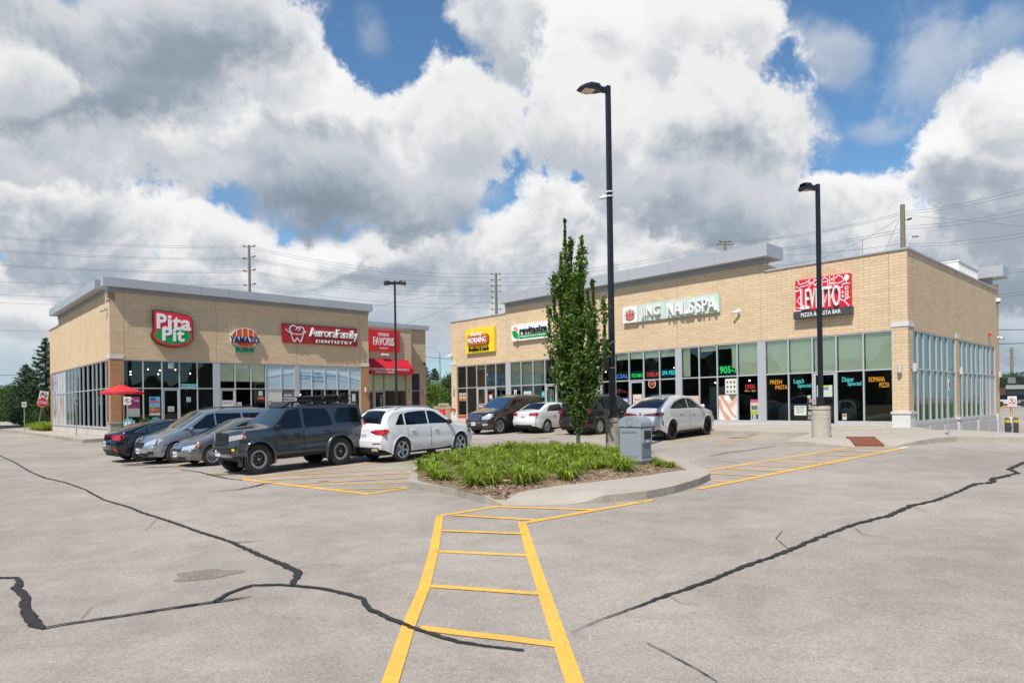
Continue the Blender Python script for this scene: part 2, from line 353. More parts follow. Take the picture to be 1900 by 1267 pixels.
stain_m = ground_mat('brown oil stain', (.25, .21, .165), .3, .4, 60, .9)
# ground: one sheet to the horizon
xs = grid_axis(3000, 34, 1.); xs = [-x for x in xs[:0:-1]]+xs
ys = [-y for y in grid_axis(1500, 14, 1.2)[:0:-1]]+grid_axis(3000, 52, 1.)
vs = [(x, y, gh(x, y)) for y in ys for x in xs]; nx = len(xs)
mb = MB(); mb.add(vs, [(j*nx+i, j*nx+i+1, (j+1)*nx+i+1, (j+1)*nx+i) for j in range(len(ys)-1) for i in range(nx-1)])
struct(mb.build('ground', asphalt_m, smooth=True, fixn=False))
bpy_ground_eps = .006
def grid_height(x, y):      # height of the ground mesh itself (bilinear on its grid)
    import bisect
    i = min(max(bisect.bisect_right(xs, x)-1, 0), nx-2); j = min(max(bisect.bisect_right(ys, y)-1, 0), len(ys)-2)
    tx = (x-xs[i])/(xs[i+1]-xs[i]); ty = (y-ys[j])/(ys[j+1]-ys[j])
    z = lambda a, b: vs[b*nx+a][2]
    return (z(i, j)*(1-tx)+z(i+1, j)*tx)*(1-ty)+(z(i, j+1)*(1-tx)+z(i+1, j+1)*tx)*ty
def strip(mb, pts, w, lift=.006, mi=0, jag=0.):
    """painted line or tar ribbon following ground points; w a number or list"""
    P = [Vector((p[0], p[1])) for p in pts]; out = [P[0]]; ww = w if isinstance(w, (list, tuple)) else [w]*len(P); wo = [ww[0]]
    for k in range(len(P)-1):
        L = (P[k+1]-P[k]).length; n = max(1, int(L/(.35 if jag == 0 else .06)))
        for i in range(1, n+1): out.append(P[k].lerp(P[k+1], i/n)); wo.append(ww[k]+(ww[k+1]-ww[k])*i/n)
    vs_ = []
    for i, p in enumerate(out):
        d = (out[min(i+1, len(out)-1)]-out[max(i-1, 0)]).normalized(); nrm = Vector((-d.y, d.x))
        j1 = 1+jag*random.uniform(-1, 1); j2 = 1+jag*random.uniform(-1, 1); sh = nrm*jag*wo[i]*random.uniform(-.5, .5)
        for q in (p+nrm*wo[i]/2*j1+sh, p-nrm*wo[i]/2*j2+sh): vs_.append((q.x, q.y, grid_height(q.x, q.y)+lift))
    mb.add(vs_, [(2*i, 2*i+1, 2*i+3, 2*i+2) for i in range(len(out)-1)], mi)
def slab(name, outline, h, m, m_side=None, base=-.3, topz=None, cell=1.5):
    """raised pavement: outline of (x,y), top follows the ground at +h"""
    import bmesh
    bm = bmesh.new(); hh = h if callable(h) else (lambda x, y: h)
    dens = []
    for k in range(len(outline)):
        a = Vector(outline[k][:2]); b = Vector(outline[(k+1) % len(outline)][:2]); n = max(1, int((b-a).length/cell))
        dens += [a.lerp(b, i/n) for i in range(n)]
    top = [bm.verts.new((p.x, p.y, 0)) for p in dens]
    from mathutils.geometry import tessellate_polygon
    for tri in tessellate_polygon([[Vector((p.x, p.y, 0)) for p in dens]]):
        if len(set(tri)) == 3: bm.faces.new([top[i] for i in tri])
    for _ in range(4):
        es = [e for e in bm.edges if not e.is_boundary and e.calc_length() > 1.3*cell]
        if es: bmesh.ops.subdivide_edges(bm, edges=es, cuts=1); bmesh.ops.triangulate(bm, faces=[f for f in bm.faces if len(f.verts) > 3])
    zt = topz or (lambda x, y: gh(x, y)+hh(x, y))
    for v in bm.verts: v.co.z = zt(v.co.x, v.co.y)
    bm.verts.ensure_lookup_table()
    mbk = MB(); idx = {v: i for i, v in enumerate(bm.verts)}
    mbk.add([tuple(v.co) for v in bm.verts], [tuple(idx[v] for v in f.verts) for f in bm.faces], 0)
    n = len(dens); ring = [(p.x, p.y, zt(p.x, p.y)) for p in dens]; low = [(x, y, gh(x, y)+base) for x, y, z in ring]
    mbk.add(ring+low, [(i, (i+1) % n, n+(i+1) % n, n+i) for i in range(n)], 1); bm.free()
    o = mbk.build(name, [m, m_side or m]); 
    return struct(o)
# ------------------------------------------------------------------ paint and cracks on the asphalt
def px2(pts): return [G(*p).xy for p in pts]
def seam(name, pts, w, jag=.26):
    m_ = MB(); strip(m_, px2(pts), w, .016, jag=jag); struct(m_.build(name, tar_m, fixn=False))
seam('tar_seam', [(-60, 826), (0, 845.5), (29, 859), (55, 875), (83, 887), (121, 895.5), (159, 909), (165, 913), (193, 928), (241, 942), (262, 951), (293, 961), (330, 973), (362, 985), (407, 999), (431, 1007.6), (472, 1026.5), (510, 1042), (545, 1057.6), (553, 1063), (543, 1088)], [.055, .055, .05, .05, .06, .05, .04, .05, .045, .05, .06, .05, .06, .055, .06, .06, .07, .08, .10, .09, .06])
seam('tar_seam', [(431, 1007.6), (460, 1006), (488, 1003)], [.05, .03, .01])
seam('tar_seam', [(-40, 1070), (0, 1073), (28, 1073), (37, 1080), (30, 1092), (45, 1106), (48, 1115), (45, 1128), (52, 1144), (66, 1160), (80, 1167), (130, 1158), (207, 1147), (293, 1133.5), (396.5, 1118), (424, 1102), (445, 1094), (469, 1087), (517, 1086), (552, 1088), (600, 1094), (640, 1102), (675, 1112), (683, 1130), (715, 1145), (755, 1162), (800, 1178), (850, 1192), (900, 1200), (972, 1208)],
     [.05, .05, .05, .06, .10, .09, .09, .09, .10, .11, .05, .04, .045, .045, .05, .055, .055, .06, .055, .055, .055, .06, .06, .06, .06, .055, .05, .045, .035, .03])
seam('tar_seam', [(396.5, 1118), (430, 1114), (469, 1107.6)], [.05, .045, .01])
seam('tar_seam', [(333, 871), (370, 876), (393, 882), (420, 888), (450, 891)], [.03, .05, .06, .06, .03])
seam('tar_seam', [(388, 913), (440, 909), (476, 902), (490, 898), (517, 894)], [.02, .05, .08, .06, .02])
seam('tar_seam', [(1060, 1175), (1110, 1153), (1165, 1133), (1240, 1105), (1300, 1085), (1380, 1052), (1430, 1035), (1465, 1022), (1500, 1006), (1580, 975), (1650, 957), (1692, 938), (1733, 930), (1775, 914), (1809, 898.5), (1830, 897), (1844, 895), (1842, 889), (1889, 878), (1872, 871), (1900, 858.5), (1960, 840)],
     [.008, .01, .025, .05, .055, .06, .06, .07, .06, .07, .07, .09, .07, .06, .09, .10, .10, .12, .07, .10, .08, .08], .42)
seam('tar_seam', [(1316, 847), (1350, 840), (1386, 836), (1438, 828)], [.02, .05, .05, .03], .1)
seam('tar_seam', [(1296, 852.6), (1372, 859)], [.02, .03], .1)
for pts, w in (([(1200, 1195), (1240, 1215), (1290, 1242), (1330, 1267)], .012), ([(1000, 960), (1070, 968)], .006), ([(150, 1150), (170, 1128), (215, 1112)], .006), ([(545, 1057), (590, 1048), (640, 1050)], .006), ([(1465, 1022), (1440, 1000), (1452, 985)], .008), ([(1240, 1105), (1262, 1120), (1300, 1124)], .006), ([(293, 961), (270, 985), (240, 992)], .007), ([(1580, 975), (1600, 992), (1650, 1000)], .007), ([(1692, 938), (1720, 952), (1760, 955)], .007), ([(1040, 1010), (1080, 1004)], .006)):
    seam('hairline_crack', pts, w, .5)
def paint(name, lines, m=None):
    m_ = MB()
    for i, (a, b, w) in enumerate(lines): strip(m_, px2([a, b]), w, .008+.0012*(i % 5), jag=.0)
    return struct(m_.build(name, m or yellow_m, fixn=False))
# the ladder walkway in the foreground
m_ = MB(); strip(m_, px2([(680, 1420), (724, 1266), (760, 1156), (787.6, 1090), (806, 1018), (816, 957.5)]), .125, .008); strip(m_, px2([(1110, 1420), (1066, 1266), (1035.5, 1178), (1008, 1095), (986, 1029), (968.5, 969)]), .13, .0085)
struct(m_.build('walkway_marking', yellow_m, fixn=False))
paint('walkway_marking', [((810, 958), (925, 939.5), .12), ((961, 972.5), (1210, 928), .13), ((925, 940.5), (1108, 946.5), .11), ((842, 956), (998, 965.5), .11), ((820, 985), (971, 991), .10), ((808, 1023), (981, 1031), .10), ((790, 1087), (1001, 1102), .10)])
m_ = MB(); strip(m_, px2([(778, 1165), (860, 1176), (950, 1186), (1034, 1197)]), .11, .0093); struct(m_.build('walkway_marking', yellow_m, fixn=False))
far = [((1294, 876), (1570, 831.5), .12), ((1297, 907), (1672, 832), .14), ((1572, 831.2), (1650, 833), .09)]
for y0, x0, y1, x1 in ((190, 870, 200, 1140), (213, 770, 222, 1060), (233, 660, 245, 960), (250, 560, 262, 880), (268, 430, 285, 790), (288, 310, 304, 640), (313, 200, 327, 500), (350, 235, 356, 330)):
    far.append(((1240+x0/2.88, 770+y0/2.88), (1240+x1/2.88, 770+y1/2.88), .09))
paint('walkway_marking', far); paint('road_marking', [((1670, 832), (1684, 829.5), .13), ((1182, 932), (1208, 927), .05)], white_rm)
# stall lines and the hatched bay next to the parked cars
AL, AR = R(46.8), R(45.5)
lines = []
def from_pt(px, py, ang, L):
    p = G(px, py).xy; return [p, p+Vector((math.cos(ang), math.sin(ang)))*L]
m_ = MB()
for px, py in ((448, 889), (376, 880), (318, 868), (266, 858), (218, 849), (176, 842)): strip(m_, from_pt(px, py, AL, 5.6), .10, .008)
struct(m_.build('stall_marking', yellow_m, fixn=False)); m_ = MB()
for px, py in ((1326, 823.8), (1240, 819), (1083, 809.5), (989, 810), (900, 806)): strip(m_, from_pt(px, py, AR, 5.2), .10, .008)
struct(m_.build('stall_marking', yellow_m, fixn=False))
paint('hatch_marking', [((447, 889), (684, 917), .16), ((684, 917), (757, 905), .13), ((505, 883), (783, 869), .09), ((478, 892), (783, 876.5), .09), ((535, 899), (783, 885), .09), ((560, 901.5), (757, 894.5), .09), ((612, 908.5), (753, 905), .09)])
m_ = MB(); c = G(382, 1066).xy       # brown stain
pts = []
for k in range(28):
    a = 2*math.pi*k/28; r = 1+.16*math.sin(3*a+1)+.1*math.sin(5*a); pts.append((c.x+.36*r*math.cos(a), c.y+.24*r*math.sin(a)+.03*math.cos(a)))
m_.add([(c.x, c.y, grid_height(c.x, c.y)+.004)]+[(x, y, grid_height(x, y)+.004) for x, y in pts], [(0, 1+i, 1+(i+1) % 28) for i in range(28)]); struct(m_.build('oil_stain', stain_m, fixn=False))
m_ = MB()
for px, py, rx, ry in ((1180, 815, .35, .2), (1150, 812, .2, .14), (1040, 806, .3, .2), (1370, 812, .4, .22), (1395, 808, .2, .12), (560, 880, .25, .12), (600, 893, .15, .08), (1010, 812, .3, .15), (275, 860, .8, .35), (255, 863, .5, .2), (300, 866, .6, .15), (420, 880, .5, .14)):
    c = G(px, py).xy; ring = [(c.x+rx*math.cos(2*math.pi*k/20)*(1+.2*math.sin(3*k)), c.y+ry*math.sin(2*math.pi*k/20)*(1+.2*math.sin(2*k))) for k in range(20)]
    m_.add([(c.x, c.y, grid_height(c.x, c.y)+.0045)]+[(x, y, grid_height(x, y)+.0045) for x, y in ring], [(0, 1+i, 1+(i+1) % 20) for i in range(20)])
struct(m_.build('oil_stain', mat('dark oil stain', (.13, .11, .095), .7, noise=.4, nscale=9), fixn=False))
# ------------------------------------------------------------------ pavements
def seg_d(x, y, a, b):
    a = Vector(a); b = Vector(b); p = Vector((x, y)); t = max(0, min(1, (p-a).dot(b-a)/(b-a).length_squared)); return (p-a-(b-a)*t).length
RA, RB = G(1575, 829.5).xy, G(1662, 828).xy
def rloc(p): d = Vector(p)-CR2; return d.dot(V), -d.dot(U)          # depth behind the front, distance right of the corner
out = [G(868, 799).xy, G(1309, 806).xy, G(1507, 810).xy, G(1457, 828).xy]+[RA, RB]+[G(1700, 825.5).xy, G(1735, 822).xy, G(1775, 819).xy, G(1840, 820.2).xy, G(1900, 821).xy, Vector((24, 13.9)), Vector((40, 2.5))]
out += [Vector((40.6, 3.3)), Vector((24.6, 14.7)), Vector((16.6, 20.9)), Vector((16.5, 22.5)), Vector((16.1, 24.3)), CR2-U*1.3-V*1.6, CR2-U*.6-V*.3, CR2+V*.2-U*.3, CR2+V*.2+U*30, CR2+V*6+U*30, CR2+V*6+U*36, Vector((-9, 44))]
sw_h = lambda x, y: .16*max(.05, sm(seg_d(x, y, RA, RB), .0, 1.15))
slab('sidewalk', [tuple(p) for p in out], sw_h, concrete_m, kerb_m, topz=lambda x, y: gh0(x, y)+sw_h(x, y), base=-.5, cell=.55)
C0 = Vector(G(153.5, 822).xy)
outL = [C0, C0+V*37, C0+V*37+U*12, C0+V*33+U*12, C0+V*33+U*5, C0+V*26+U*5, C0+V*3+U*1.8, C0+V*1.9+U*1.8, C0+V*1.9+U*20.5, C0+V*2.2+U*20.6, C0+V*.9+U*27, C0+V*5+U*34, C0+V*7+U*52, C0+U*56+V*1.5, C0+U*50-V*.6, C0+U*40-V*.6, C0+U*22-V*.1]
slab('sidewalk', [tuple(p) for p in outL], .19, concrete_m, kerb_m, base=-.5)
# dark strips for the scored joints across the pavement
m_ = MB()
def joint(a, b, h):
    a = Vector(a); b = Vector(b); n = max(1, int((b-a).length/.4)); d = (b-a).normalized(); q = Vector((-d.y, d.x))*.008
    P = [a.lerp(b, i/n) for i in range(n+1)]; vs_ = []
    for p in P:
        z = gh0(p.x, p.y)+h(p.x, p.y)+.006; vs_ += [(p.x+q.x, p.y+q.y, z), (p.x-q.x, p.y-q.y, z)]
    m_.add(vs_, [(2*i, 2*i+1, 2*i+3, 2*i+2) for i in range(n)])
for k in range(2, 28, 2):
    p = CR2-V*.1+U*k; joint(p, p-V*3.7, sw_h)
for k in range(1, 30, 2):
    p = CL2+V*k-U*.1; joint(p, p-U*1.7, lambda x, y: .19)
for k in range(1, 19, 2):
    p = CL2+U*k-V*.1; joint(p, p-V*1.7, lambda x, y: .19)
struct(m_.build('pavement_joint', mat('dark joint line', (.12, .105, .09), .9), fixn=False))
# dropped kerb plate
m_ = MB(); q = [G(*p, .05).xy for p in ((1570, 818.8), (1622, 818.8), (1641, 825.4), (1588, 825.6))]
m_.prism([(p.x, p.y) for p in q], lambda a, d, z: (a, z, gh0(a, z)+sw_h(a, z)+d), -.05, .055); o = m_.build('tactile_plate', mat('rusty cast iron', (.20, .065, .03), .8, noise=.3, nscale=20, bump=.8, bscale=30))
tag(o, 'rusty brown cast iron plate set into the dropped kerb by the far walkway', 'tactile plate')
# traffic island with kerb, ramped apron, mulch
ISL = [G(*p).xy for p in ((757, 906), (800, 913), (850, 921), (900, 934.5), (935, 940), (1020, 937.5), (1085, 934.5), (1120, 933), (1165, 929.5), (1200, 926), (1250, 916), (1300, 900), (1318, 890.5), (1312, 882))]
ISL += [G(1262, 862).xy, G(1180, 846).xy, G(1090, 838).xy, G(975, 838).xy, G(880, 846).xy, G(800, 860).xy, G(765, 880).xy]
def isl_h(x, y): return .15*max(.06, sm(seg_d(x, y, G(956, 940).xy, G(1062, 936).xy), .02, .70))
slab('island_kerb', [tuple(p) for p in ISL], isl_h, concrete_m, kerb_m, base=-.2, cell=.3)
bed = [G(a, b, c).xy for a, b, c in ((775, 892, .13), (800, 899, .13), (850, 909, .13), (893, 921, .12), (918, 929, .07), (936, 933.5, .02), (958, 926, .03), (990, 917, .05), (1040, 906, .08), (1110, 895, .12), (1180, 886, .13), (1245, 876, .13), (1274, 873, .13), (1250, 862, .13))]+[G(1175, 843, .13).xy, G(1085, 835, .13).xy, G(975, 835, .13).xy, G(885, 843, .13).xy, G(806, 856, .13).xy, G(775, 875, .13).xy]
m_ = MB(); bc = sum(bed, Vector((0, 0)))/len(bed)
hz_ = lambda p, e: gh(p.x, p.y)+isl_h(p.x, p.y)+e
lay = []
for f, e in ((1., .007), (.92, .03), (.6, .06), (.2, .07)): lay.append([(bc.lerp(p, f)).to_3d()+Vector((0, 0, hz_(bc.lerp(p, f), e))) for p in bed])
n = len(bed); m_.add([q for l in lay for q in l], [(i*n+k, i*n+(k+1) % n, (i+1)*n+(k+1) % n, (i+1)*n+k) for i in range(3) for k in range(n)]+[tuple(3*n+k for k in range(n))])
struct(m_.build('mulch_bed', mulch_gm, smooth=60))
def in_poly(p, poly):
    c = False; j = len(poly)-1
    for i in range(len(poly)):
        if (poly[i].y > p.y) != (poly[j].y > p.y) and p.x < (poly[j].x-poly[i].x)*(p.y-poly[i].y)/(poly[j].y-poly[i].y)+poly[i].x: c = not c
        j = i
    return c
def bed_z(p): return gh(p.x, p.y)+isl_h(p.x, p.y)+.05
m_ = MB()      # bark chips
bx0, bx1 = min(p.x for p in bed), max(p.x for p in bed); by0, by1 = min(p.y for p in bed), max(p.y for p in bed)
for _ in range(13000):
    p = Vector((random.uniform(bx0, bx1), by0+(by1-by0)*random.random()**1.7))
    if not in_poly(p, bed): continue
    if (p-bc).length > 0 and not in_poly(bc.lerp(p, 1.05), bed) and random.random() < .6: continue
    a = random.uniform(0, 6.3); L, w = random.uniform(.012, .04), random.uniform(.004, .014); z = hz_(p, .02+.035*min(1, (p-bc).length and 1)); z += random.uniform(-.005, .02)
    dx, dy = math.cos(a)*L, math.sin(a)*L; ex, ey = -math.sin(a)*w, math.cos(a)*w; t1, t2 = random.uniform(-.012, .012), random.uniform(-.01, .01)
    m_.add([(p.x-dx-ex, p.y-dy-ey, z-t1), (p.x+dx-ex, p.y+dy-ey, z+t2), (p.x+dx+ex, p.y+dy+ey, z+t1), (p.x-dx+ex, p.y-dy+ey, z-t2)], [(0, 1, 2, 3)], random.choice((0, 0, 1, 2)))
tag(m_.build('mulch_chips', [mat('brown bark', (.27, .17, .10), .9), mat('dry straw', (.52, .42, .29), .9), mat('dark bark', (.11, .07, .045), .9)], fixn=False), 'brown bark mulch and straw spread over the bed of the island', None, kind='stuff')
# grass beyond the left kerb, far road
def patch_ground(name, outline, m, lift): slab(name, outline, lift, m, cell=7., base=-.3)
patch_ground('grass', [(-140, 92), (-72, 86), (-61, 92), (-30, 110), (0, 90), (30, 74), (60, 100), (120, 260), (-500, 400), (-420, 95)], grass_gm, .07)
patch_ground('grass', [(37, 45), (60, 30), (90, 22), (300, 60), (300, 300), (90, 120), (60, 75)], grass_gm, .07)
patch_ground('grass', [tuple(C0+U*21+V*2.), tuple(C0+U*27+V*1.1), tuple(C0+U*34+V*4.6), tuple(C0+U*34+V*14), tuple(C0+U*21+V*14)], grass_gm, .21)
# ------------------------------------------------------------------ shop buildings
ZB, ZT, ZW, ZP, ZC = .457, 2.62, 4.18, 7.34, 7.41       # sill, transom, window head, brick top, parapet top
def win_col(par, F, a0, a1, up='g', lo='g', door=False, dv=0., zb=ZB, floor=None, hinge='r', fr=.055, glass_only=False):
    """one column of a storefront: aluminium frame, glass above and below, optional door leaf"""
    B = lambda m, *q, mi=0: m.box(*q, mi=mi)
    f = MB(); d0, d1 = -.12+dv, -.02+dv; T = lambda a, z, d: F(a, d, z)
    def bar(p0, p1, z0, z1, da=d0, db=d1, mb_=f, mi=0): mb_.box(p0, z0, da, p1, z1, db, mi, T=T)
    h = fr/2; zb_ = floor if door else zb
    bar(a0, a0+h, zb_, ZW); bar(a1-h, a1, zb_, ZW)
    bar(a0+h, a1-h, ZW-fr, ZW, d0, d1-.004); bar(a0+h, a1-h, ZT-h, ZT+h, d0, d1-.004)
    if not door: bar(a0+h, a1-h, zb, zb+fr, d0, d1-.004); bar(a0, a1, zb-.05, zb, d0, d1+.04)
    w = f.build('window', alu, par)
    def pane(z0, z1, kind, p0=a0+h, p1=a1-h, parent=w):
        g = MB(); g.box(p0+.002, z0+.002, -.075+dv, p1-.002, z1-.002, -.069+dv, T=T)
        if kind in ('g', 'b', 'hb', 'qb'): g.build('pane', glass_m, parent)
        if kind in ('b', 'hb', 'qb'):
            zz = z0+{'b': .02, 'hb': .30*(z1-z0), 'qb': .80*(z1-z0)}[kind]
            b = MB(); b.box(p0+.03, zz, -.14+dv, p1-.02, z1-.01, -.135+dv, T=T); b.box(p0+.03, zz-.03, -.15+dv, p1-.02, zz, -.13+dv, T=T); b.build('blind', blind_m, parent)
        if kind == 'f': g.build('pane', film_m, parent)
        if kind == 'w': g.build('pane', mat('white window film', (.55, .56, .53), .35, coat=.5, noise=.05, nscale=2), parent)
        if kind == 's': g.build('pane', mat('grey service film', (.13, .12, .15), .35, coat=.6), parent)
        if kind == 'n': g.build('pane', mat('navy window film', (.006, .012, .05), .08, coat=1.), parent)
        if kind == 'm': g.build('pane', mural_m, parent)
        if kind == 'p': g.build('pane', alu_panel, parent)
    pane(ZT+h, ZW-fr, up)
    if not door: pane(zb+fr, ZT-h, lo)
    else:
        d = MB(); s = .085; q0, q1 = a0+h+.006, a1-h-.006; e0, e1 = -.10+dv, -.045+dv
        bar(q0, q0+s, floor+.01, ZT-h-.006, e0, e1, d); bar(q1-s, q1, floor+.01, ZT-h-.006, e0, e1, d)
        bar(q0+s, q1-s, floor+.01, floor+.20, e0, e1-.003, d); bar(q0+s, q1-s, ZT-h-.10, ZT-h-.006, e0, e1-.003, d)
        do = d.build('door', alu, par)
        g = MB(); g.box(q0+s+.002, floor+.202, -.078+dv, q1-s-.002, ZT-h-.102, -.072+dv, T=T); g.build('pane', glass_m, do)
        hh = MB(); ha = q1-.05 if hinge == 'l' else q0+.05
        hh.tube([F(ha, -.045+dv, floor+.95), F(ha, .03+dv, floor+.97), F(ha, .03+dv, floor+1.23), F(ha, -.045+dv, floor+1.25)], .014, 6); hh.build('handle', chrome, do)
    return w
def face_box(m, F, a0, a1, z0, z1, d0, d1, mi=0): m.box(a0, z0, d0, a1, z1, d1, mi, T=lambda a, z, d: F(a, d, z))
# printed films
def film_material():
    m = bpy.data.materials.new('blue swoosh window film'); m.use_nodes = True; T = NT(m.node_tree); b = T.n['Principled BSDF']
    t = T.node('ShaderNodeTexCoord'); sp = T.node('ShaderNodeSeparateXYZ'); T.l.new(t.outputs['Object'], sp.inputs[0])
    x, z = sp.outputs[0], sp.outputs[2]; col = T.mix(T.mr(z, 2.6, 4.2, 0, 1, False), (.42, .52, .58), (.36, .52, .64))
    for i, (z0, amp, fr, ph, wd, c) in enumerate(((3.25, .42, .48, 2.3, .035, (.16, .34, .48)), (3.05, .5, .44, 2.0, .05, (.22, .42, .55)), (3.4, .5, .46, 2.5, .16, (.50, .66, .74)), (2.95, .36, .52, 1.6, .10, (.30, .55, .66)), (3.2, .3, .55, 1.9, .02, (.12, .28, .42)))):
        s = T.m('ADD', T.m('MULTIPLY', T.m('SINE', T.m('ADD', T.m('MULTIPLY', x, fr), ph)), amp), z0)
        dd = T.m('ABSOLUTE', T.m('SUBTRACT', z, s)); col = T.mix(T.mr(dd, wd*.4, wd, 1, 0), col, c)
    T.l.new(col, b.inputs['Base Color']); b.inputs['Roughness'].default_value = .25; b.inputs['Coat Weight'].default_value = .7; return m
film_m = film_material()
def mural_material():
    m = bpy.data.materials.new('printed food mural film'); m.use_nodes = True; T = NT(m.node_tree); b = T.n['Principled BSDF']
    t = T.node('ShaderNodeTexCoord'); sp = T.node('ShaderNodeSeparateXYZ'); T.l.new(t.outputs['Object'], sp.inputs[0]); y, z = sp.outputs[1], sp.outputs[2]
    def e(yc, zc, ry, rz, c, col, soft=.08):
        a = T.m('POWER', T.m('DIVIDE', T.m('SUBTRACT', y, yc), ry), 2); q = T.m('POWER', T.m('DIVIDE', T.m('SUBTRACT', z, zc), rz), 2)
        return T.mix(T.mr(T.m('ADD', a, q), 1-soft, 1+soft, 1, 0), col, c)
    col = (.62, .62, .62)
    for q in ((16.9, 3.4, .75, .9, (.10, .06, .14)), (16.9, 3.75, .5, .4, (.66, .5, .6)), (16.9, 3.05, .5, .42, (.5, .6, .66)), (13.9, 3.15, .22, .16, (.05, .05, .05)), (16.9, 1.7, .6, .85, (.10, .12, .16)), (16.9, 1.9, .38, .5, (.5, .55, .6)),
              (15.6, 1.35, .5, .85, (.55, .40, .22)), (15.6, 1.4, .3, .6, (.66, .6, .4)), (14.6, 1.95, .4, .5, (.5, .12, .06)), (14.6, 1.8, .25, .3, (.62, .42, .2)), (13.7, 1.8, .3, .8, (.55, .25, .22))): col = e(*q, col)
    T.l.new(col, b.inputs['Base Color']); b.inputs['Roughness'].default_value = .3; b.inputs['Coat Weight'].default_value = .6; return m
mural_m = mural_material()
def rooms(par, x0, x1, y0, y1, z0, z1, divs, front_x=True):
    m_ = MB(); t = .1
    m_.box(x0, y0, z0, x1, y1, z0+t); m_.box(x0, y0, z1, x1, y1, z1+t); m_.box(x0, y1, z0, x1, y1+t, z1)
    for d in divs: m_.box(d-.05, y0, z0+t, d+.05, y1, z1)
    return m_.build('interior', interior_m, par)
# ---- right-hand building: local x to the right along the front, y into the block
RB = thing('shop_building', 'long tan brick plaza building on the right with a row of signs above its shopfronts', 'building', (CR2.x, CR2.y, 0), TH-math.pi/2)
FR = lambda a, d, z: (a, -d, z)
FS = lambda a, d, z: (d, a, z)
m_ = MB(); LEN, DEP = 29.32, 15.56
X1, X2 = -23.5, -5.85            # raised stretch of parapet
m_.box(-LEN, 0, ZW+.004, 0, .3, ZP)                                  # band over the windows
m_.box(X1, 0, ZP, X2, .3, 7.72); m_.box(X1, .3, ZP, X2, 2.2, 7.70)
m_.box(-.6, .3, ZW+.004, 0, DEP, ZP)                                  # band on the side
m_.box(-LEN, .3, -1.4, -LEN+.3, DEP, ZP); m_.box(-LEN+.3, DEP-.3, -2.2, -.6, DEP, ZP)
m_.box(-1.6, DEP, -2.2, 0, DEP+.3, 7.72); m_.box(-20, DEP, -2.2, -1.6, DEP+.3, 7.72)
m_.box(-LEN+.3, .3, 6.9, -.6, DEP-.3, 7.0)
m_.build('wall', brick_m, RB)
m_ = MB()      # brick piers between the windows
m_.box(-.58, 0, .90, 0, .3, ZW); m_.box(-LEN, 0, -1, -LEN+.60, .3, ZW); m_.box(-.3, .3, .9, 0, .62, ZW)
m_.box(-.3, 6.93, .42, 0, 7.5, ZW); m_.box(-.3, 14.88, .42, 0, DEP, ZW); build_each(m_, 'pier', brick_m, RB)
m_ = MB()
m_.box(-.60, -.06, -.6, .06, .3, .82); m_.box(-.64, -.10, .82, .10, .62, .90); m_.box(-.3, .3, -.6, .06, .62, .82)
m_.box(-.60, -.03, 4.30, .03, .66, 4.50); m_.box(-.05, 6.91, 4.20, .03, 7.52, 4.42)
m_.box(-LEN-.03, -.03, 4.30, -LEN+.62, .3, 4.50); m_.box(-LEN-.05, -.05, -.3, -LEN+.62, .31, .90)
m_.box(-.24, 6.95, -1.4, .10, 7.48, .42); m_.box(-.2, 14.9, -1.6, .1, DEP+.02, .5); m_.box(-.2, 10.6, -1.6, .08, 11.0, .3)
m_.box(-.26, 6.88, .42, .14, 7.55, .50)
build_each(m_, 'stone_pier', stone_w, RB)
m_ = MB()
for a0, a1 in ((-LEN+.62, -10.0), (-9.3, -3.80), (-2.74, -.62)): m_.box(a0, -.02, -.8, a1, .28, ZB-.052)
for y0, y1, zz in ((.64, 6.93, ZB-.052), (7.5, 10.6, ZB-.052), (11.0, 14.88, ZB-.052)): m_.box(-.3, y0, -2.2, .03, y1, zz)
build_each(m_, 'foundation', stone_m, RB)
m_ = MB()      # raised panels on the sloping plinth
for k, (y0, y1, z0, z1) in enumerate(((2.6, 4.6, -.3, .28), (4.8, 6.85, -.42, .22), (7.55, 10.5, -.5, .24), (11.05, 12.9, -.62, .26), (13.0, 14.85, -.9, .2))): m_.box(.03, y0, z0, .06, y1, z1)
build_each(m_, 'plinth_panel', mat('pale plinth block', (.50, .48, .45), .75, noise=.08, nscale=2), RB)
m_ = MB()
m_.box(-LEN-.06, -.06, ZP+.002, X1-.002, .36, ZC); m_.box(X2+.002, -.06, ZP+.002, .06, .36, ZC); m_.box(-.36, .362, ZP+.002, .06, DEP-.002, ZC)
build_each(m_, 'parapet_cap', fascia_m, RB)
def fascia(par, x0, x1, y0, y1, z0, z1, n, name='roof_fascia', out=-1, axis='x'):
    m_ = MB(); m_.box(x0, y0, z0, x1, y1, z1)
    for k in range(1, n):
        if axis == 'x':
            x = x0+(x1-x0)*k/n; m_.box(x-.012, y0-.004, z0+.002, x+.012, y0-.001, z1-.002, 1)
        else:
            y = y0+(y1-y0)*k/n; m_.box(x0-.004, y-.012, z0+.002, x0-.001, y+.012, z1-.002, 1)
    return m_.build(name, [fascia_m, band_m], par)
fascia(RB, X1-.1, X2+.32, -.45, 1.2, 7.98, 8.56, 7)
m_ = MB(); m_.box(X1, -.04, 7.722, X2, .4, 7.978); m_.build('soffit_band', band_m, RB)
fascia(RB, -20, .36, DEP-.4, DEP+1.0, 8.08, 8.68, 8)
m_ = MB(); m_.box(-19.8, DEP+.02, 7.722, -.25, DEP+.28, 8.078); m_.build('soffit_band', band_m, RB)
rooms(RB, -LEN+.31, -.31, .45, 5.2, .14, 4.6, (-23.35, -19.0, -15.4, -10.5, -6.0))
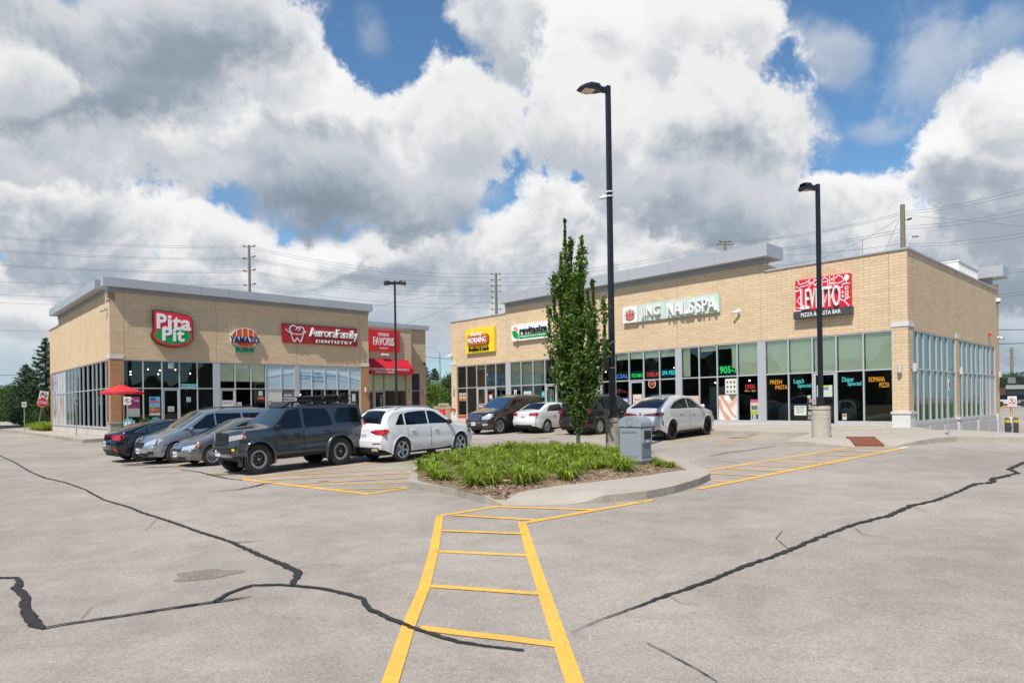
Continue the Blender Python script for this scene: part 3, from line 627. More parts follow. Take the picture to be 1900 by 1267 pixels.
m_ = MB(); m_.box(-4.5, 5.3, .14, -.35, 15.1, .24); m_.box(-4.6, 5.3, .14, -4.5, 15.1, 4.6); m_.box(-4.5, 5.3, 4.5, -.35, 15.1, 4.6); m_.build('interior', interior_m, RB)
FLR = .20
def cols(par, F, ts, sgn, specs, dv=0., floor=FLR):
    for k, sp in enumerate(specs):
        a0, a1 = sorted((sgn*ts[k], sgn*ts[k+1])); d = 'd' in sp[2:]
        win_col(par, F, a0, a1, sp[0] if sp[0] != 'h' else 'hb', sp[1], door=d, dv=dv, floor=floor)
def wide(par, F, a0, a1, z0=-.2):
    m_ = MB(); face_box(m_, F, a0+.002, a1-.002, z0, ZW, -.12, -.012); m_.build('panel_pilaster', alu_panel, par)
cols(RB, FR, [28.70, 27.65, 26.55, 25.60, 24.57, 23.57], -1, ['gg', 'gg', 'ggd', 'ggd', 'gg'], floor=.16)
wide(RB, FR, -23.57, -23.15)
cols(RB, FR, [23.15, 22.14, 21.06, 20.02, 19.07, 18.2], -1, ['bg', 'bg', 'bg', 'ggd', 'bg'], floor=.16); wide(RB, FR, -18.2, -17.8)
cols(RB, FR, [17.8, 16.9, 16.0], -1, ['gg', 'gg'], floor=.16); wide(RB, FR, -16.0, -15.57)
cols(RB, FR, [15.57, 14.6, 13.64, 12.68, 11.67, 10.68], -1, ['gg', 'gg', 'ggd', 'gg', 'gg'], floor=.16)
for k in (14.6, 13.64, 12.68, 11.67):        # shallow rolled blinds at the head
    b_ = MB(); face_box(b_, FR, -k+.05, -k+.92, 3.78, 4.1, -.145, -.14); b_.build('blind', blind_m, RB)
wide(RB, FR, -10.68, -10.36)
cols(RB, FR, [10.36, 9.34, 8.35, 7.30, 6.25], -1, ['gg', 'gg', 'gg', 'bg']); wide(RB, FR, -6.25, -5.91)
b_ = MB(); face_box(b_, FR, -9.28, -8.4, 3.9, 4.1, -.145, -.14); face_box(b_, FR, -8.3, -7.35, 3.95, 4.1, -.145, -.14); face_box(b_, FR, -7.62, -7.35, 3.0, 3.95, -.145, -.14); face_box(b_, FR, -10.3, -9.9, 2.7, 4.1, -.145, -.14); b_.build('blind', blind_m, RB)
cols(RB, FR, [5.91, 4.83, 3.76, 2.76, 1.68, .58], -1, ['bg', 'bg', 'bgd', 'bg', 'bg'])
RS = [.64, 1.32, 2.11, 3.04, 3.96, 4.78, 5.66, 6.93]
cols(RB, FS, RS, 1, ['gg']*7); cols(RB, FS, [7.50, 8.15, 9.01, 9.93, 10.82, 11.74, 12.16, 12.97, 13.82, 14.88], 1, ['gg']*6+['gg', 'gp', 'gp'])
# ---- left-hand building
LB = thing('shop_building', 'tan brick corner building on the left with grey metal fascia and red awning', 'building', (CL2.x, CL2.y, 0), TH)
FL = lambda a, d, z: (a, -d, z)
FV = lambda a, d, z: (a, 2.4-d, z)
FW = lambda a, d, z: (-d, -a, z)
m_ = MB(); LW, LD = 15.85, 18.2
m_.box(0, 0, ZW+.004, LW, .3, 7.80); m_.box(0, .3, ZW+.004, .3, LD, ZP); m_.box(.0, .66, ZP, .3, 14.7, 7.8)
m_.box(0, 0, ZP, .3, .3, 7.8); m_.box(.3, .3, 7.0, LW-.3, LD-.3, 7.1); m_.box(LW-.3, 3.6, 7.0, 22.7, LD-.3, 7.1)
m_.box(.3, LD-.3, -.5, 22.75, LD, ZP); m_.box(LW-.3, .3, -.5, LW, 2.4, 7.8)
m_.box(LW, 2.4, 3.95, 21.1, 2.7, 7.30); m_.box(21.1, 3.2, 4.0, 23.05, 3.5, 7.5); m_.box(22.75, 3.5, -.5, 23.05, LD, 7.3); m_.box(20.8, 2.7, -.5, 21.1, 3.2, 7.3)
m_.build('wall', brick_m, LB)
m_ = MB(); m_.box(0, 0, .78, .64, .3, ZW); m_.box(15.22, 0, -.5, LW, .3, ZW); m_.box(0, .3, .78, .3, .5, ZW); m_.box(0, 17.6, -.4, .3, LD, ZW)
build_each(m_, 'pier', brick_warm, LB)
m_ = MB(); m_.box(LW, 2.4, -.5, 17.1, 2.7, 3.95); m_.box(20.62, 2.4, -.5, 21.1, 2.7, 3.95); m_.box(21.1, 3.2, -.5, 21.62, 3.5, 4.0); m_.box(22.44, 3.2, -.5, 23.05, 3.5, 4.0); build_each(m_, 'pier', brick_m, LB)
m_ = MB(); m_.box(-.05, -.06, -.4, .68, .55, .70); m_.box(-.09, -.10, .70, .72, .58, .78); build_each(m_, 'stone_pier', mat('grey stone base', (.40, .36, .32), .8, noise=.1, nscale=3), LB)
m_ = MB(); m_.box(-.03, -.03, 4.22, .66, .52, 4.42); m_.box(15.2, -.03, 4.22, LW+.03, .3, 4.42); build_each(m_, 'stone_band', stone_w, LB)
m_ = MB(); m_.box(.70, -.02, -.5, 15.2, .28, ZB-.052); m_.box(.02, .56, -.5, .28, 17.6, ZB-.052); build_each(m_, 'foundation', stone_m, LB)
fascia(LB, -.36, LW+.12, -.45, .15, 8.03, 8.50, 10)
m_ = MB(); m_.box(-.03, -.05, 7.802, LW+.03, .3, 8.028); m_.box(-.05, .80, 7.802, .6, 14.6, 8.028); m_.build('soffit_band', band_m, LB)
fascia(LB, -.50, .4, .80, 14.9, 8.03, 8.50, 6, axis='y')
m_ = MB(); m_.box(-.06, -.04, ZP+.002, -.0, .60, ZC); m_.box(-.06, 14.7, ZP+.002, .36, LD+.06, ZC); m_.box(.36, 17.7, ZP, 22, LD+.06, ZC); m_.box(LW+.02, 2.34, 7.302, 21.14, 2.8, 7.36); build_each(m_, 'parapet_cap', fascia_m, LB)
fascia(LB, LW+.1, 23.22, 2.95, 3.6, 7.50, 7.84, 5)
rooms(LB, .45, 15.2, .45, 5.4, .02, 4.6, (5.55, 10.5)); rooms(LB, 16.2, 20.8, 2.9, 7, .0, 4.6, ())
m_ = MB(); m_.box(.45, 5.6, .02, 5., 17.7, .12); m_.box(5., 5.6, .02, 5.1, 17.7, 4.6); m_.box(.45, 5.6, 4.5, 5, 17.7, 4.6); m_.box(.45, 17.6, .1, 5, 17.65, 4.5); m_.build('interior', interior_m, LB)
FLL = .08
cols(LB, FL, [.64, 1.60, 2.56, 3.48, 4.45, 5.37], 1, ['gg', 'gg', 'ggd', 'gg', 'gg'], floor=FLL); wide(LB, FL, 5.37, 5.72)
cols(LB, FL, [5.72, 6.63, 7.59, 8.51], 1, ['hgd', 'hg', 'hg'], floor=FLL)
cols(LB, FL, [8.51, 9.52, 10.42], 1, ['fw', 'fs'], floor=FLL); wide(LB, FL, 10.42, 10.72)
cols(LB, FL, [10.72, 11.59, 12.51, 13.43, 14.31, 15.21], 1, ['fg', 'fg', 'fg', 'fg', 'fgd'], floor=FLL)
cols(LB, FW, [.5, 1.20, 2.45, 3.51, 4.5, 5.8, 7.08, 8.21, 9.3, 10.37, 11.38, 12.65], -1, ['gg']*11)
cols(LB, FW, [12.65, 13.73, 14.63, 15.62, 16.6, 17.6], -1, ['mm']*5)
cols(LB, FV, [17.1, 17.75, 18.65, 19.73, 20.62], 1, ['bgd', 'bgd', 'bg', 'bg'], floor=.05)
cols(LB, lambda a, d, z: (a, 3.2-d, z), [21.62, 22.44], 1, ['nn'], floor=.05)
# pendant lamps glowing inside the corner shop
# ------------------------------------------------------------------ signs
def on(par, F):          # face function of a building in world space
    Mx = Matrix.Translation(par.location) @ Matrix.Rotation(par.rotation_euler.z, 4, 'Z')
    return lambda a, d, z: tuple(Mx @ Vector(F(a, d, z)))
WR, WS, WL, WV, WW = on(RB, FR), on(RB, FS), on(LB, FL), on(LB, FV), on(LB, FW)
def sign_root(name, label, cat, Fw, a, z, group=None):
    """Empty on the wall; local frame: x along the wall, -y outward"""
    p = Vector(Fw(a, 0, z)); q = Vector(Fw(a+1, 0, z))-p
    r = thing(name, label, cat, p, math.atan2(q.y, q.x), group); return r, (lambda aa, d, zz: (aa-a, -d, zz-z))
cream = mat('white acrylic', (.80, .80, .79), .4); grn = mat('green sign face', (.0, .30, .055), .4, 0, .2)
# Pita Pit
r, f = sign_root('wall_sign', 'red and green Pita Pit sign, the leftmost sign on the left building', 'sign', WL, 3.05, 5.9)
up = [(2.12, 5.78), (2.12, 6.93), (2.9, 6.87), (2.98, 6.92), (3.2, 6.84), (3.5, 6.82), (3.52, 6.76), (3.8, 6.78), (4.02, 6.66), (4.10, 6.45), (4.10, 5.72)]
grow = lambda P, e: [(3.1+(a-3.1)*(1+e/1.05), 6.3+(z-6.3)*(1+e/.6)) for a, z in P]
m_ = MB(); m_.prism(grow(up, .05), f, .05, .33); m_.build('sign_box', black_m, r)
m_ = MB(); m_.prism(ell(3.07, 5.56, 1.10, .63, 48), f, .05, .335); m_.build('sign_box', black_m, r)
m_ = MB(); m_.prism(up, f, .30, .345); m_.prism(ell(3.07, 5.56, 1.05, .58, 48), f, .30, .35); m_.build('face', red_p, r)
m_ = MB(); m_.prism(ell(3.08, 5.57, .94, .47, 48), f, .35, .357); m_.build('face', grn, r)
m_ = MB(); text(m_, 'P', f, 2.23, 2.74, 5.93, 6.78, .345, .38, off=.06); text(m_, 'ita', f, 2.80, 4.02, 5.90, 6.72, .345, .38, off=.055); text(m_, 'Pit', f, 2.50, 3.66, 5.26, 6.02, .357, .385, off=.055)
face_box(m_, f, 2.60, 2.74, 5.98, 6.08, .345, .375); m_.build('lettering', cream, r)
# Yamato
r, f = sign_root('wall_sign', 'orange and white Yamato Sushi sign with navy letters, second sign on the left building', 'sign', WL, 7.15, 5.6)
m_ = MB(); m_.prism(ell(7.18, 5.72, .82, .60, 44), f, .03, .17); m_.prism([(6.35, 5.45), (8.02, 5.35), (8.02, 5.85), (6.3, 5.95)], f, .03, .165); m_.build('sign_box', cream, r)
m_ = MB(); m_.prism(ell(7.18, 5.50, .60, .37, 24, 180, 360), f, .17, .176)
for a0, a1 in ((6.42, 6.64), (6.70, 6.99), (7.05, 7.34), (7.40, 7.66), (7.72, 7.92)):
    zt = lambda a: 5.72+.56*math.sqrt(max(0, 1-((a-7.18)/.80)**2)); P = [(a0, 5.78), (a1, 5.78)]+[(a1+(a0-a1)*k/6, zt(a1+(a0-a1)*k/6)) for k in range(7)]
    m_.prism(P, f, .17, .178)
m_.build('face', mat('orange sign face', (.62, .09, .005), .4), r)
m_ = MB(); text(m_, 'YAMATO', f, 6.26, 8.04, 5.36, 5.80, .178, .215, off=.05); m_.build('lettering', mat('navy letters', (.008, .012, .10), .4), r)
m_ = MB(); text(m_, 'SUSHI', f, 6.60, 7.70, 4.86, 5.13, .10, .165, off=.05, side=0); m_.build('lettering', mat('dark green letters', (.01, .15, .06), .4), r)
m_ = MB(); face_box(m_, f, 6.56, 7.74, 4.82, 5.17, .03, .10); m_.build('backing', mat('mint backing', (.25, .50, .38), .5), r)
# Aurora Family Dentistry
r, f = sign_root('wall_sign', 'long dark red Aurora Family Dentistry sign with white letters and tooth emblem', 'sign', WL, 12.2, 6.2)
m_ = MB(); face_box(m_, f, 9.55, 14.89, 5.57, 6.79, .03, .15); m_.build('sign_box', darkred, r)
m_ = MB(); text(m_, 'AuroraFamily', f, 11.35, 14.83, 5.88, 6.62, .17, .32, off=.012); text(m_, 'DENTISTRY', f, 11.8, 14.42, 5.66, 5.86, .17, .30, off=.02, spacing=1.25); m_.build('lettering', cream, r)
m_ = MB()
stroke(m_, [(10.10, 6.22), (10.0, 6.45), (10.08, 6.62), (10.25, 6.70), (10.42, 6.64), (10.55, 6.56), (10.70, 6.62), (10.88, 6.60), (11.0, 6.45), (10.98, 6.25), (10.90, 6.05), (10.80, 5.72), (10.70, 5.66), (10.52, 5.90), (10.34, 5.66), (10.24, 5.72), (10.15, 6.0), (10.10, 6.22)], .07, f, .19)
stroke(m_, [(9.75, 6.42), (9.95, 6.25), (10.3, 6.14), (10.7, 6.14), (11.0, 6.24), (11.12, 6.34), (10.9, 6.32)], .05, f, .20)
stroke(m_, [(10.42, 6.42), (10.55, 6.56), (10.72, 6.48), (10.6, 6.36)], .05, f, .20); m_.build('emblem', cream, r)
# Favoris
r, f = sign_root('wall_sign', 'square red Chocolats Favoris sign on the recessed shop at the far end', 'sign', WV, 18.6, 6.3)
m_ = MB(); face_box(m_, f, 17.1, 19.95, 5.55, 7.13, .03, .17); m_.build('sign_box', red_p, r)
m_ = MB(); text(m_, 'CHOCOLATS', f, 18.05, 18.98, 6.68, 6.92, .17, .19, off=.03); text(m_, 'FAVORIS', f, 17.6, 19.42, 5.98, 6.60, .17, .19, off=.04); text(m_, 'CLASSIQUE 1979', f, 18.15, 18.9, 5.72, 5.84, .17, .18, off=.02); m_.build('lettering', cream, r)
r, f = sign_root('awning', 'red fabric awning with white lettering above the recessed shop entrance', 'awning', WV, 18.9, 4.4)
m_ = MB(); P0 = [(17.0, .02, 4.98), (20.75, .02, 4.98), (20.75, .75, 4.30), (17.0, .75, 4.30), (20.75, .75, 3.82), (17.0, .75, 3.82), (20.75, .02, 3.82), (17.0, .02, 3.82)]
m_.add([f(*p) for p in P0], [(0, 1, 2, 3), (3, 2, 4, 5), (1, 6, 4, 2), (0, 3, 5, 7), (5, 4, 6, 7)])
m_.build('canopy', mat('red awning fabric', (.52, .010, .022), .7, noise=.05), r)
sl = lambda a, d, z: f(a, .755+d-(max(0, z-4.30))*.73/.68, z)
m_ = MB(); text(m_, 'COVERED ICE CREAM DIPPED INTO REAL CHOCOLATE', f, 15.9, 20.35, 4.09, 4.25, .752, .762, off=.03); text(m_, 'ARTISAN CHOCOLATES', f, 17.35, 19.0, 3.88, 4.03, .752, .762, off=.03); m_.build('lettering', cream, r)
# Sunny Morning
r, f = sign_root('wall_sign', 'square yellow Sunny Morning breakfast sign on the right building', 'sign', WR, -25.9, 5.8)
m_ = MB(); face_box(m_, f, -27.42, -24.42, 4.97, 6.65, .03, .20); m_.build('sign_box', mat('yellow sign face', (.83, .62, .03), .4), r)
rr = lambda a0, a1, z0, z1, q: [(a0+q, z0), (a1-q, z0), (a1, z0+q), (a1, z1-q), (a1-q, z1), (a0+q, z1), (a0, z1-q), (a0, z0+q)]
m_ = MB(); m_.prism(rr(-27.12, -24.92, 5.50, 6.18, .14), f, .20, .32); m_.build('plate', mat('maroon plate', (.30, .01, .01), .4), r)
m_ = MB(); m_.prism(rr(-27.08, -24.96, 5.54, 6.14, .12), f, .32, .326); m_.build('plate', mat('orange border', (.80, .28, .03), .4), r)
m_ = MB(); m_.prism(rr(-27.02, -25.02, 5.60, 6.08, .10), f, .326, .332); m_.build('plate', mat('crimson plate', (.33, .008, .012), .4), r)
m_ = MB(); text(m_, 'MORNiNG', f, -26.98, -25.10, 5.64, 6.02, .332, .36, off=.05); text(m_, 'Sunny', f, -26.7, -25.5, 6.03, 6.42, .332, .35, off=.045, slant=.2); m_.build('lettering', cream, r)
m_ = MB(); text(m_, 'Breakfast & Lunch', f, -27.02, -24.95, 5.10, 5.36, .20, .27, off=.01); m_.build('lettering', black_m, r)
# juice bar
r, f = sign_root('wall_sign', 'white and green revitasize juice sign with leaf emblem, second sign on the right building', 'sign', WR, -21., 5.9)
m_ = MB(); face_box(m_, f, -22.73, -19.34, 5.46, 6.48, .03, .20); m_.build('sign_box', cream, r)
m_ = MB(); face_box(m_, f, -22.0, -19.5, 5.56, 5.84, .20, .206); m_.build('face', grn, r)
m_ = MB(); m_.prism(ell(-22.32, 5.95, .34, .52, 32), f, .20, .26); m_.build('emblem', cream, r)
m_ = MB(); m_.prism([(-22.62, 6.05), (-22.45, 6.16), (-22.2, 6.08), (-22.02, 5.85), (-22.05, 5.62), (-22.25, 5.58), (-22.5, 5.75)], f, .26, .268); m_.build('emblem', grn, r)
m_ = MB(); m_.prism([(-22.45, 6.22), (-22.3, 6.38), (-22.08, 6.15), (-22.05, 6.02), (-22.25, 6.18)], f, .26, .268); m_.build('emblem', mat('orange leaf', (.70, .10, .02), .4), r)
m_ = MB(); text(m_, 'revitasize', f, -21.92, -19.55, 5.86, 6.28, .20, .27, off=.03); m_.build('lettering', black_m, r)
m_ = MB(); text(m_, 'Natural juice kitchen', f, -21.85, -19.68, 5.62, 5.78, .206, .216, off=.01); m_.build('lettering', cream, r)
r, f = sign_root('wall_sign', 'plain white sign box mostly hidden behind the narrow tree', 'sign', WR, -17.6, 5.9)
m_ = MB(); face_box(m_, f, -18.42, -16.6, 5.68, 6.18, .03, .20); m_.build('sign_box', cream, r)
# Jing nails
r, f = sign_root('wall_sign', 'pale mint Jing Nails Spa sign with raised white letters', 'sign', WR, -11., 6.)
m_ = MB(); face_box(m_, f, -12.86, -8.1, 5.74, 6.64, .03, .12); m_.build('sign_box', mat('mint sign panel', (.52, .64, .56), .4), r)
m_ = MB(); face_box(m_, f, -13.82, -12.87, 5.74, 6.60, .03, .22); m_.build('sign_box', cream, r)
m_ = MB()
for k, a in enumerate((-1.1, -.7, -.35, 0, .35, .7, 1.1)):
    c0 = (-13.34+.05*a, 5.92); c1 = (-13.34+.36*math.sin(a), 5.98+.44*math.cos(a*.9)); stroke(m_, [c0, ((c0[0]+c1[0])/2+.05*a, (c0[1]+c1[1])/2), c1], .085, f, .226+.001*k, k % 2)
m_.prism(ell(-13.34, 6.02, .30, .20, 20), f, .222, .2245, 1); m_.build('picture', [mat('pink print', (.62, .26, .22), .5), mat('deep red print', (.36, .06, .06), .5)], r)
m_ = MB(); text(m_, 'JING', f, -12.62, -11.42, 5.83, 6.50, .12, .30, off=.02); text(m_, 'NAILS', f, -10.95, -9.42, 5.83, 6.50, .12, .30, off=.02); text(m_, 'SPA', f, -9.28, -8.2, 5.83, 6.50, .12, .30, off=.02); m_.build('lettering', cream, r)
# Levetto
r, f = sign_root('wall_sign', 'red Levetto pizza and pasta sign with white line drawing and grey bar', 'sign', WR, -3.2, 5.8)
m_ = MB(); face_box(m_, f, -4.34, -2.06, 5.30, 6.68, .03, .25); m_.build('sign_box', mat('bright red sign face', (.60, .012, .03), .4), r)
m_ = MB(); face_box(m_, f, -4.42, -2.0, 4.98, 5.298, .03, .30); m_.build('sign_box', mat('charcoal bar', (.055, .06, .06), .5), r)
m_ = MB(); L = lambda x: -4.34+2.28*x; Z = lambda y: 5.30+1.38*y; d = .256
def cv(pts, w=.035, closed=False): stroke(m_, [(L(x), Z(y)) for x, y in pts], w, f, d, closed=closed)
cv([(.05, .99), (.08, .86), (.22, .9), (.28, .97)]); cv([(.10, .78), (.22, .80), (.30, .88), (.22, .93)]); cv([(.02, .8), (.12, .7), (.10, .5), (.03, .35), (.10, .2), (.16, .18)], .03)
cv([(0, .66), (.08, .68), (.13, .6)], .06); cv([(.35, .97), (.42, .9), (.38, .75), (.33, .86), (.42, .97)]); cv([(.24, .70), (.34, .9)], .03)
cv([(.50, .72), (.50, .9), (.55, .98), (.61, .9), (.61, .72)], .035); cv([(.50, .84), (.61, .84)], .03); cv([(.64, .98), (.65, .72)], .03); cv([(.72, .98), (.72, .7)], .03)
cv([(.74, .9), (.80, .97), (.86, .93), (.90, .8), (.80, .74), (.74, .76)]); cv([(.93, .80), (.945, .70)], .03); cv([(.82, .60), (.87, .60), (.87, .70), (1., .70)], .035)
cv([(.03, .13), (.12, .10), (.16, .04)], .04); cv([(0, .04), (.12, .02)], .04); cv([(.82, .26), (.90, .18), (.98, .02)], .035); cv([(.9, .2), (.99, .28)], .035); cv([(.55, .2), (.6, .5), (.66, .3), (.7, .55)], .03); cv([(.35, .5), (.45, .55), (.42, .3), (.5, .15)], .03)
m_.prism([(L(.945+.045*math.cos(t)), Z(.88+.09*math.sin(t))) for t in [k*2*math.pi/20 for k in range(20)]], f, .25, d)
for x, y in ((.92, .60), (.92, .46), (.92, .34)): cv([(x, y), (x+.045, y+.01), (x+.045, y-.07), (x, y-.075)], .03, True)
for x, y in ((.67, .92), (.67, .80), (.86, .48), (.86, .36)): face_box(m_, f, L(x), L(x)+.06, Z(y)-.09, Z(y), .25, d)
m_.build('line_drawing', cream, r)
m_ = MB(); text(m_, 'LEVETTO', f, -4.06, -2.42, 5.36, 6.24, .25, .40, off=.0); m_.build('lettering', cream, r)
m_ = MB(); text(m_, 'PIZZA & PASTA BAR', f, -4.08, -2.42, 5.05, 5.22, .30, .32, off=.02); m_.build('lettering', cream, r)
# ---- window lettering, neon and posters
def neon(name, label, Fw, parts, group=None, strength=.95, board=None, cat='neon sign', d=-.16):
    a = sum(p[1]+p[2] for p in parts)/2/len(parts); z = parts[0][3]
    r, f = sign_root(name, label, cat, Fw, a, z, group)
    if board:
        m_ = MB(); face_box(m_, f, *board, d-.03, d-.006); m_.build('board', ledoff, r)
    for s, a0, a1, z0, z1, c, off in parts:
        m_ = MB(); text(m_, s, f, a0, a1, z0, z1, d-.005, d, off=off); m_.build('lettering', mat('lit %s' % (c,), tuple(x*.6 for x in c), .5, emit=(c, strength)), r)
    return r
OR, CY, GN, RD = (1., .42, .05), (.12, .75, .80), (.02, .75, .16), (.9, .06, .06)
neon('neon_sign', 'orange neon words Fresh Pasta in the restaurant window', WR, [('FRESH', -5.75, -5.2, 2.17, 2.36, OR, 0), ('PASTA', -5.5, -4.95, 1.93, 2.12, OR, 0)])
neon('neon_sign', 'blue neon words Lunch Special in the restaurant window', WR, [('Lunch', -4.65, -4.2, 2.17, 2.38, CY, 0), ('Special', -4.48, -3.88, 1.93, 2.16, CY, 0)])
neon('neon_sign', 'blue neon words Dinner Special in the restaurant window', WR, [('Dinner', -2.58, -2.1, 2.17, 2.38, CY, 0), ('Special', -2.36, -1.82, 1.95, 2.18, CY, 0)])
neon('neon_sign', 'orange neon words Romana Pizza in the restaurant window', WR, [('ROMANA', -1.52, -.92, 2.13, 2.34, OR, 0), ('PIZZA', -1.12, -.75, 1.9, 2.09, OR, 0)])
neon('led_sign', 'green illuminated number 905-7 above the spa entrance', WR, [('905-7', -8.28, -7.36, 2.78, 3.12, GN, .03)], board=(-8.32, -7.33, 2.68, 3.2), cat='led sign')
neon('led_sign', 'illuminated board reading FACIAL above the nail shop window', WR, [('FACIAL', -14.98, -13.8, 2.78, 3.0, (.1, .3, .9), .02)], board=(-14.5, -13.70, 2.68, 3.14), cat='led sign')
neon('led_sign', 'green illuminated board reading PEDI/MANI in the nail shop', WR, [('PEDI/MANI', -13.56, -12.74, 2.78, 3.0, GN, .01)], board=(-13.58, -12.73, 2.68, 3.16), cat='led sign')
neon('led_sign', 'red illuminated board reading SHELLAC in the nail shop', WR, [('SHELLAC', -12.55, -11.75, 2.80, 3.02, RD, .01)], board=(-12.62, -11.72, 2.68, 3.16), cat='led sign')
neon('led_sign', 'cyan illuminated board reading SPA PEDI in the nail shop', WR, [('SPA PEDI', -11.6, -10.76, 2.84, 3.06, (.05, .75, .9), .02)], board=(-11.62, -10.73, 2.68, 3.18), cat='led sign')
neon('neon_sign', 'red neon word OPEN with hours in the spa window', WR, [('OPEN', -6.98, -6.5, 1.98, 2.2, RD, -.01), ('10am - 8pm', -7.0, -6.45, 1.84, 1.93, (.9, .6, .3), 0)])
r = neon('neon_sign', 'round red neon open sign in the nail shop', WR, [('OPEN', -12.42, -12.08, 2.3, 2.5, (.9, .3, .3), 0)])
m_ = MB(); stroke(m_, ell(0, .10, .23, .20, 24), .03, lambda a, d, z: (a, -d, z), -.16, closed=True); m_.build('ring', mat('pink neon tube', (.6, .3, .3), .5, emit=((.9, .35, .32), 1.5)), r)
r = neon('neon_sign', 'red oval open sign in the sushi shop window', WL, [('OPEN', 8.05, 8.42, 1.95, 2.12, (.9, .2, .12), .02)])
m_ = MB(); stroke(m_, ell(0, .085, .25, .20, 24), .05, lambda a, d, z: (a, -d, z), -.17, closed=True); m_.build('ring', mat('blue grey ring', (.2, .22, .4), .5), r)
PRN = [0]
def poster(label, Fw, a0, a1, z0, z1, base, shapes=(), texts=(), d=-.055, name='poster', group=None):
    r, f = sign_root(name, label, 'poster', Fw, (a0+a1)/2, z0, group)
    m_ = MB(); face_box(m_, f, a0, a1, z0, z1, d-.008, d-.002); m_.build('sheet', mat('print %s' % (base,), base, .5), r)
    w, h = a1-a0, z1-z0
    for k, (P, c) in enumerate(shapes):
        m_ = MB(); m_.prism([(a0+w*x, z0+h*y) for x, y in P], f, d-.003, d+.0004*(k+1)); m_.build('print', mat('print %s' % (c,), c, .5), r)
    for k, (s, x0, x1, y0, y1, c) in enumerate(texts):
        m_ = MB(); text(m_, s, f, a0+w*x0, a0+w*x1, z0+h*y0, z0+h*y1, d, d+.006, off=.02); m_.build('lettering', mat('print %s' % (c,), c, .5), r)
    return r
Rc = lambda x0, y0, x1, y1: [(x0, y0), (x1, y0), (x1, y1), (x0, y1)]
skin, pk, wt = (.62, .32, .2), (.62, .42, .36), (.72, .72, .70)
poster('poster of legs and feet being massaged, filling the lower window right of the spa door', WR, -8.3, -7.35, .52, 1.72, (.70, .69, .66),
       [([(0, 1), (.25, 1), (.62, .55), (.75, .3), (.98, .12), (.95, .05), (.7, .2), (.45, .5)], skin), ([(0, .85), (.12, .8), (.25, .4), (.5, .2), (.68, .05), (.6, 0), (.35, .02), (.15, .3), (0, .55)], skin), ([(.55, 1), (.75, .72), (.95, .95), (1, 1)], (.2, .16, .1)), ([(.55, .62), (.7, .75), (1, .95), (1, .75), (.75, .5), (.6, .4)], (.66, .4, .3)), ([(.3, .85), (.45, .75), (.6, .9), (.45, 1)], (.75, .74, .72))])
poster('white sheet of nine small dark pictures above the massage poster', WR, -7.95, -7.35, 1.76, 2.5, (.66, .70, .62), [(Rc(.12+.3*i, .1+.3*j, .28+.3*i, .25+.3*j), (.15, .13, .1)) for i in range(3) for j in range(3)])
poster('pink skincare poster with one closed eye, lower window left of the spa door', WR, -10.3, -9.4, .52, 1.72, (.62, .44, .37), [([(.2, .9), (.5, .75), (.95, .5), (.6, .62), (.3, .8)], (.12, .06, .04)), ([(.3, .82), (.7, .72), (.9, .6), (.5, .72)], (.2, .1, .07)), ([(.55, .12), (.75, .16), (.9, .1), (.7, .05)], (.55, .2, .18))])
poster('pink poster on the glass of the nail shop door', WR, -13.42, -12.85, .55, 1.86, (.64, .54, .50), [([(.0, .0), (.2, .45), (.4, .5), (.2, 0)], (.6, .3, .25)), ([(.4, 0), (.55, .42), (.7, .45), (.65, 0)], (.6, .3, .25))], [('Manicure', .2, .75, .76, .84, (.5, .1, .15)), ('Pedicure', .15, .85, .62, .71, (.5, .1, .15))])
poster('nail gel poster with rainbow coloured nails', WR, -14.5, -13.72, .5, 1.7, (.66, .60, .62), [(Rc(0, .68, 1, 1), (.08, .08, .3)), (Rc(.05, .72, .9, .93), (.7, .68, .75)), ([(0, .3), (.1, .68), (.3, .6), (1, .05), (1, 0), (.6, 0)], (.66, .32, .25)), ([(.0, .68), (.2, .68), (.3, .45), (.1, .4)], (.8, .6, .02)), ([(.45, .68), (.6, .68), (1, .3), (1, .2)], (.66, .3, .25)), ([(.55, .1), (.75, .25), (.9, .05), (.7, 0)], (.6, .02, .12))], [('n Gel', .1, .85, .76, .9, (.5, .05, .3))])
poster('beige and pink poster along the bottom of the nail shop window', WR, -12.6, -11.72, .52, 1.68, (.55, .36, .26), [([(.5, .8), (.65, .92), (.85, .9), (1, .8), (.8, .76)], (.3, .08, .08)), ([(.1, .7), (.2, 1), (.3, .7)], (.5, .2, .14))])
poster('pink spa poster with a flower behind the white car', WR, -11.6, -10.76, .52, 1.70, (.55, .38, .33), [([(.3, .82), (.45, .95), (.6, .98), (.8, .9), (.7, .8), (.5, .76)], (.66, .3, .38))])
poster('menu poster offering size 10 with food pictures beside the neon open sign', WR, -6.67, -6.3, .52, 1.48, (.62, .60, .55), [(Rc(0, .84, 1, 1), (.55, .1, .2)), (Rc(0, .72, 1, .78), (.5, .5, .1)), (Rc(.1, .5, .95, .70), (.12, .12, .12)), (Rc(0, .30, 1, .46), (.35, .42, .02)), (Rc(0, .05, 1, .28), (.05, .06, .05))], [('10', .1, .7, .06, .27, (.75, .75, .7))])
poster('white handwritten notice in the restaurant window', WR, -4.6, -4.07, .75, 1.18, (.60, .66, .56), [], [('DAILY SPECIALS', .1, .9, .78, .9, (.1, .1, .1)), ('LUNCH 11-3', .15, .85, .6, .7, (.2, .2, .2)), ('TUE TO FRI', .15, .85, .42, .52, (.2, .2, .2)), ('TAKE OUT', .15, .75, .24, .34, (.2, .2, .2))])
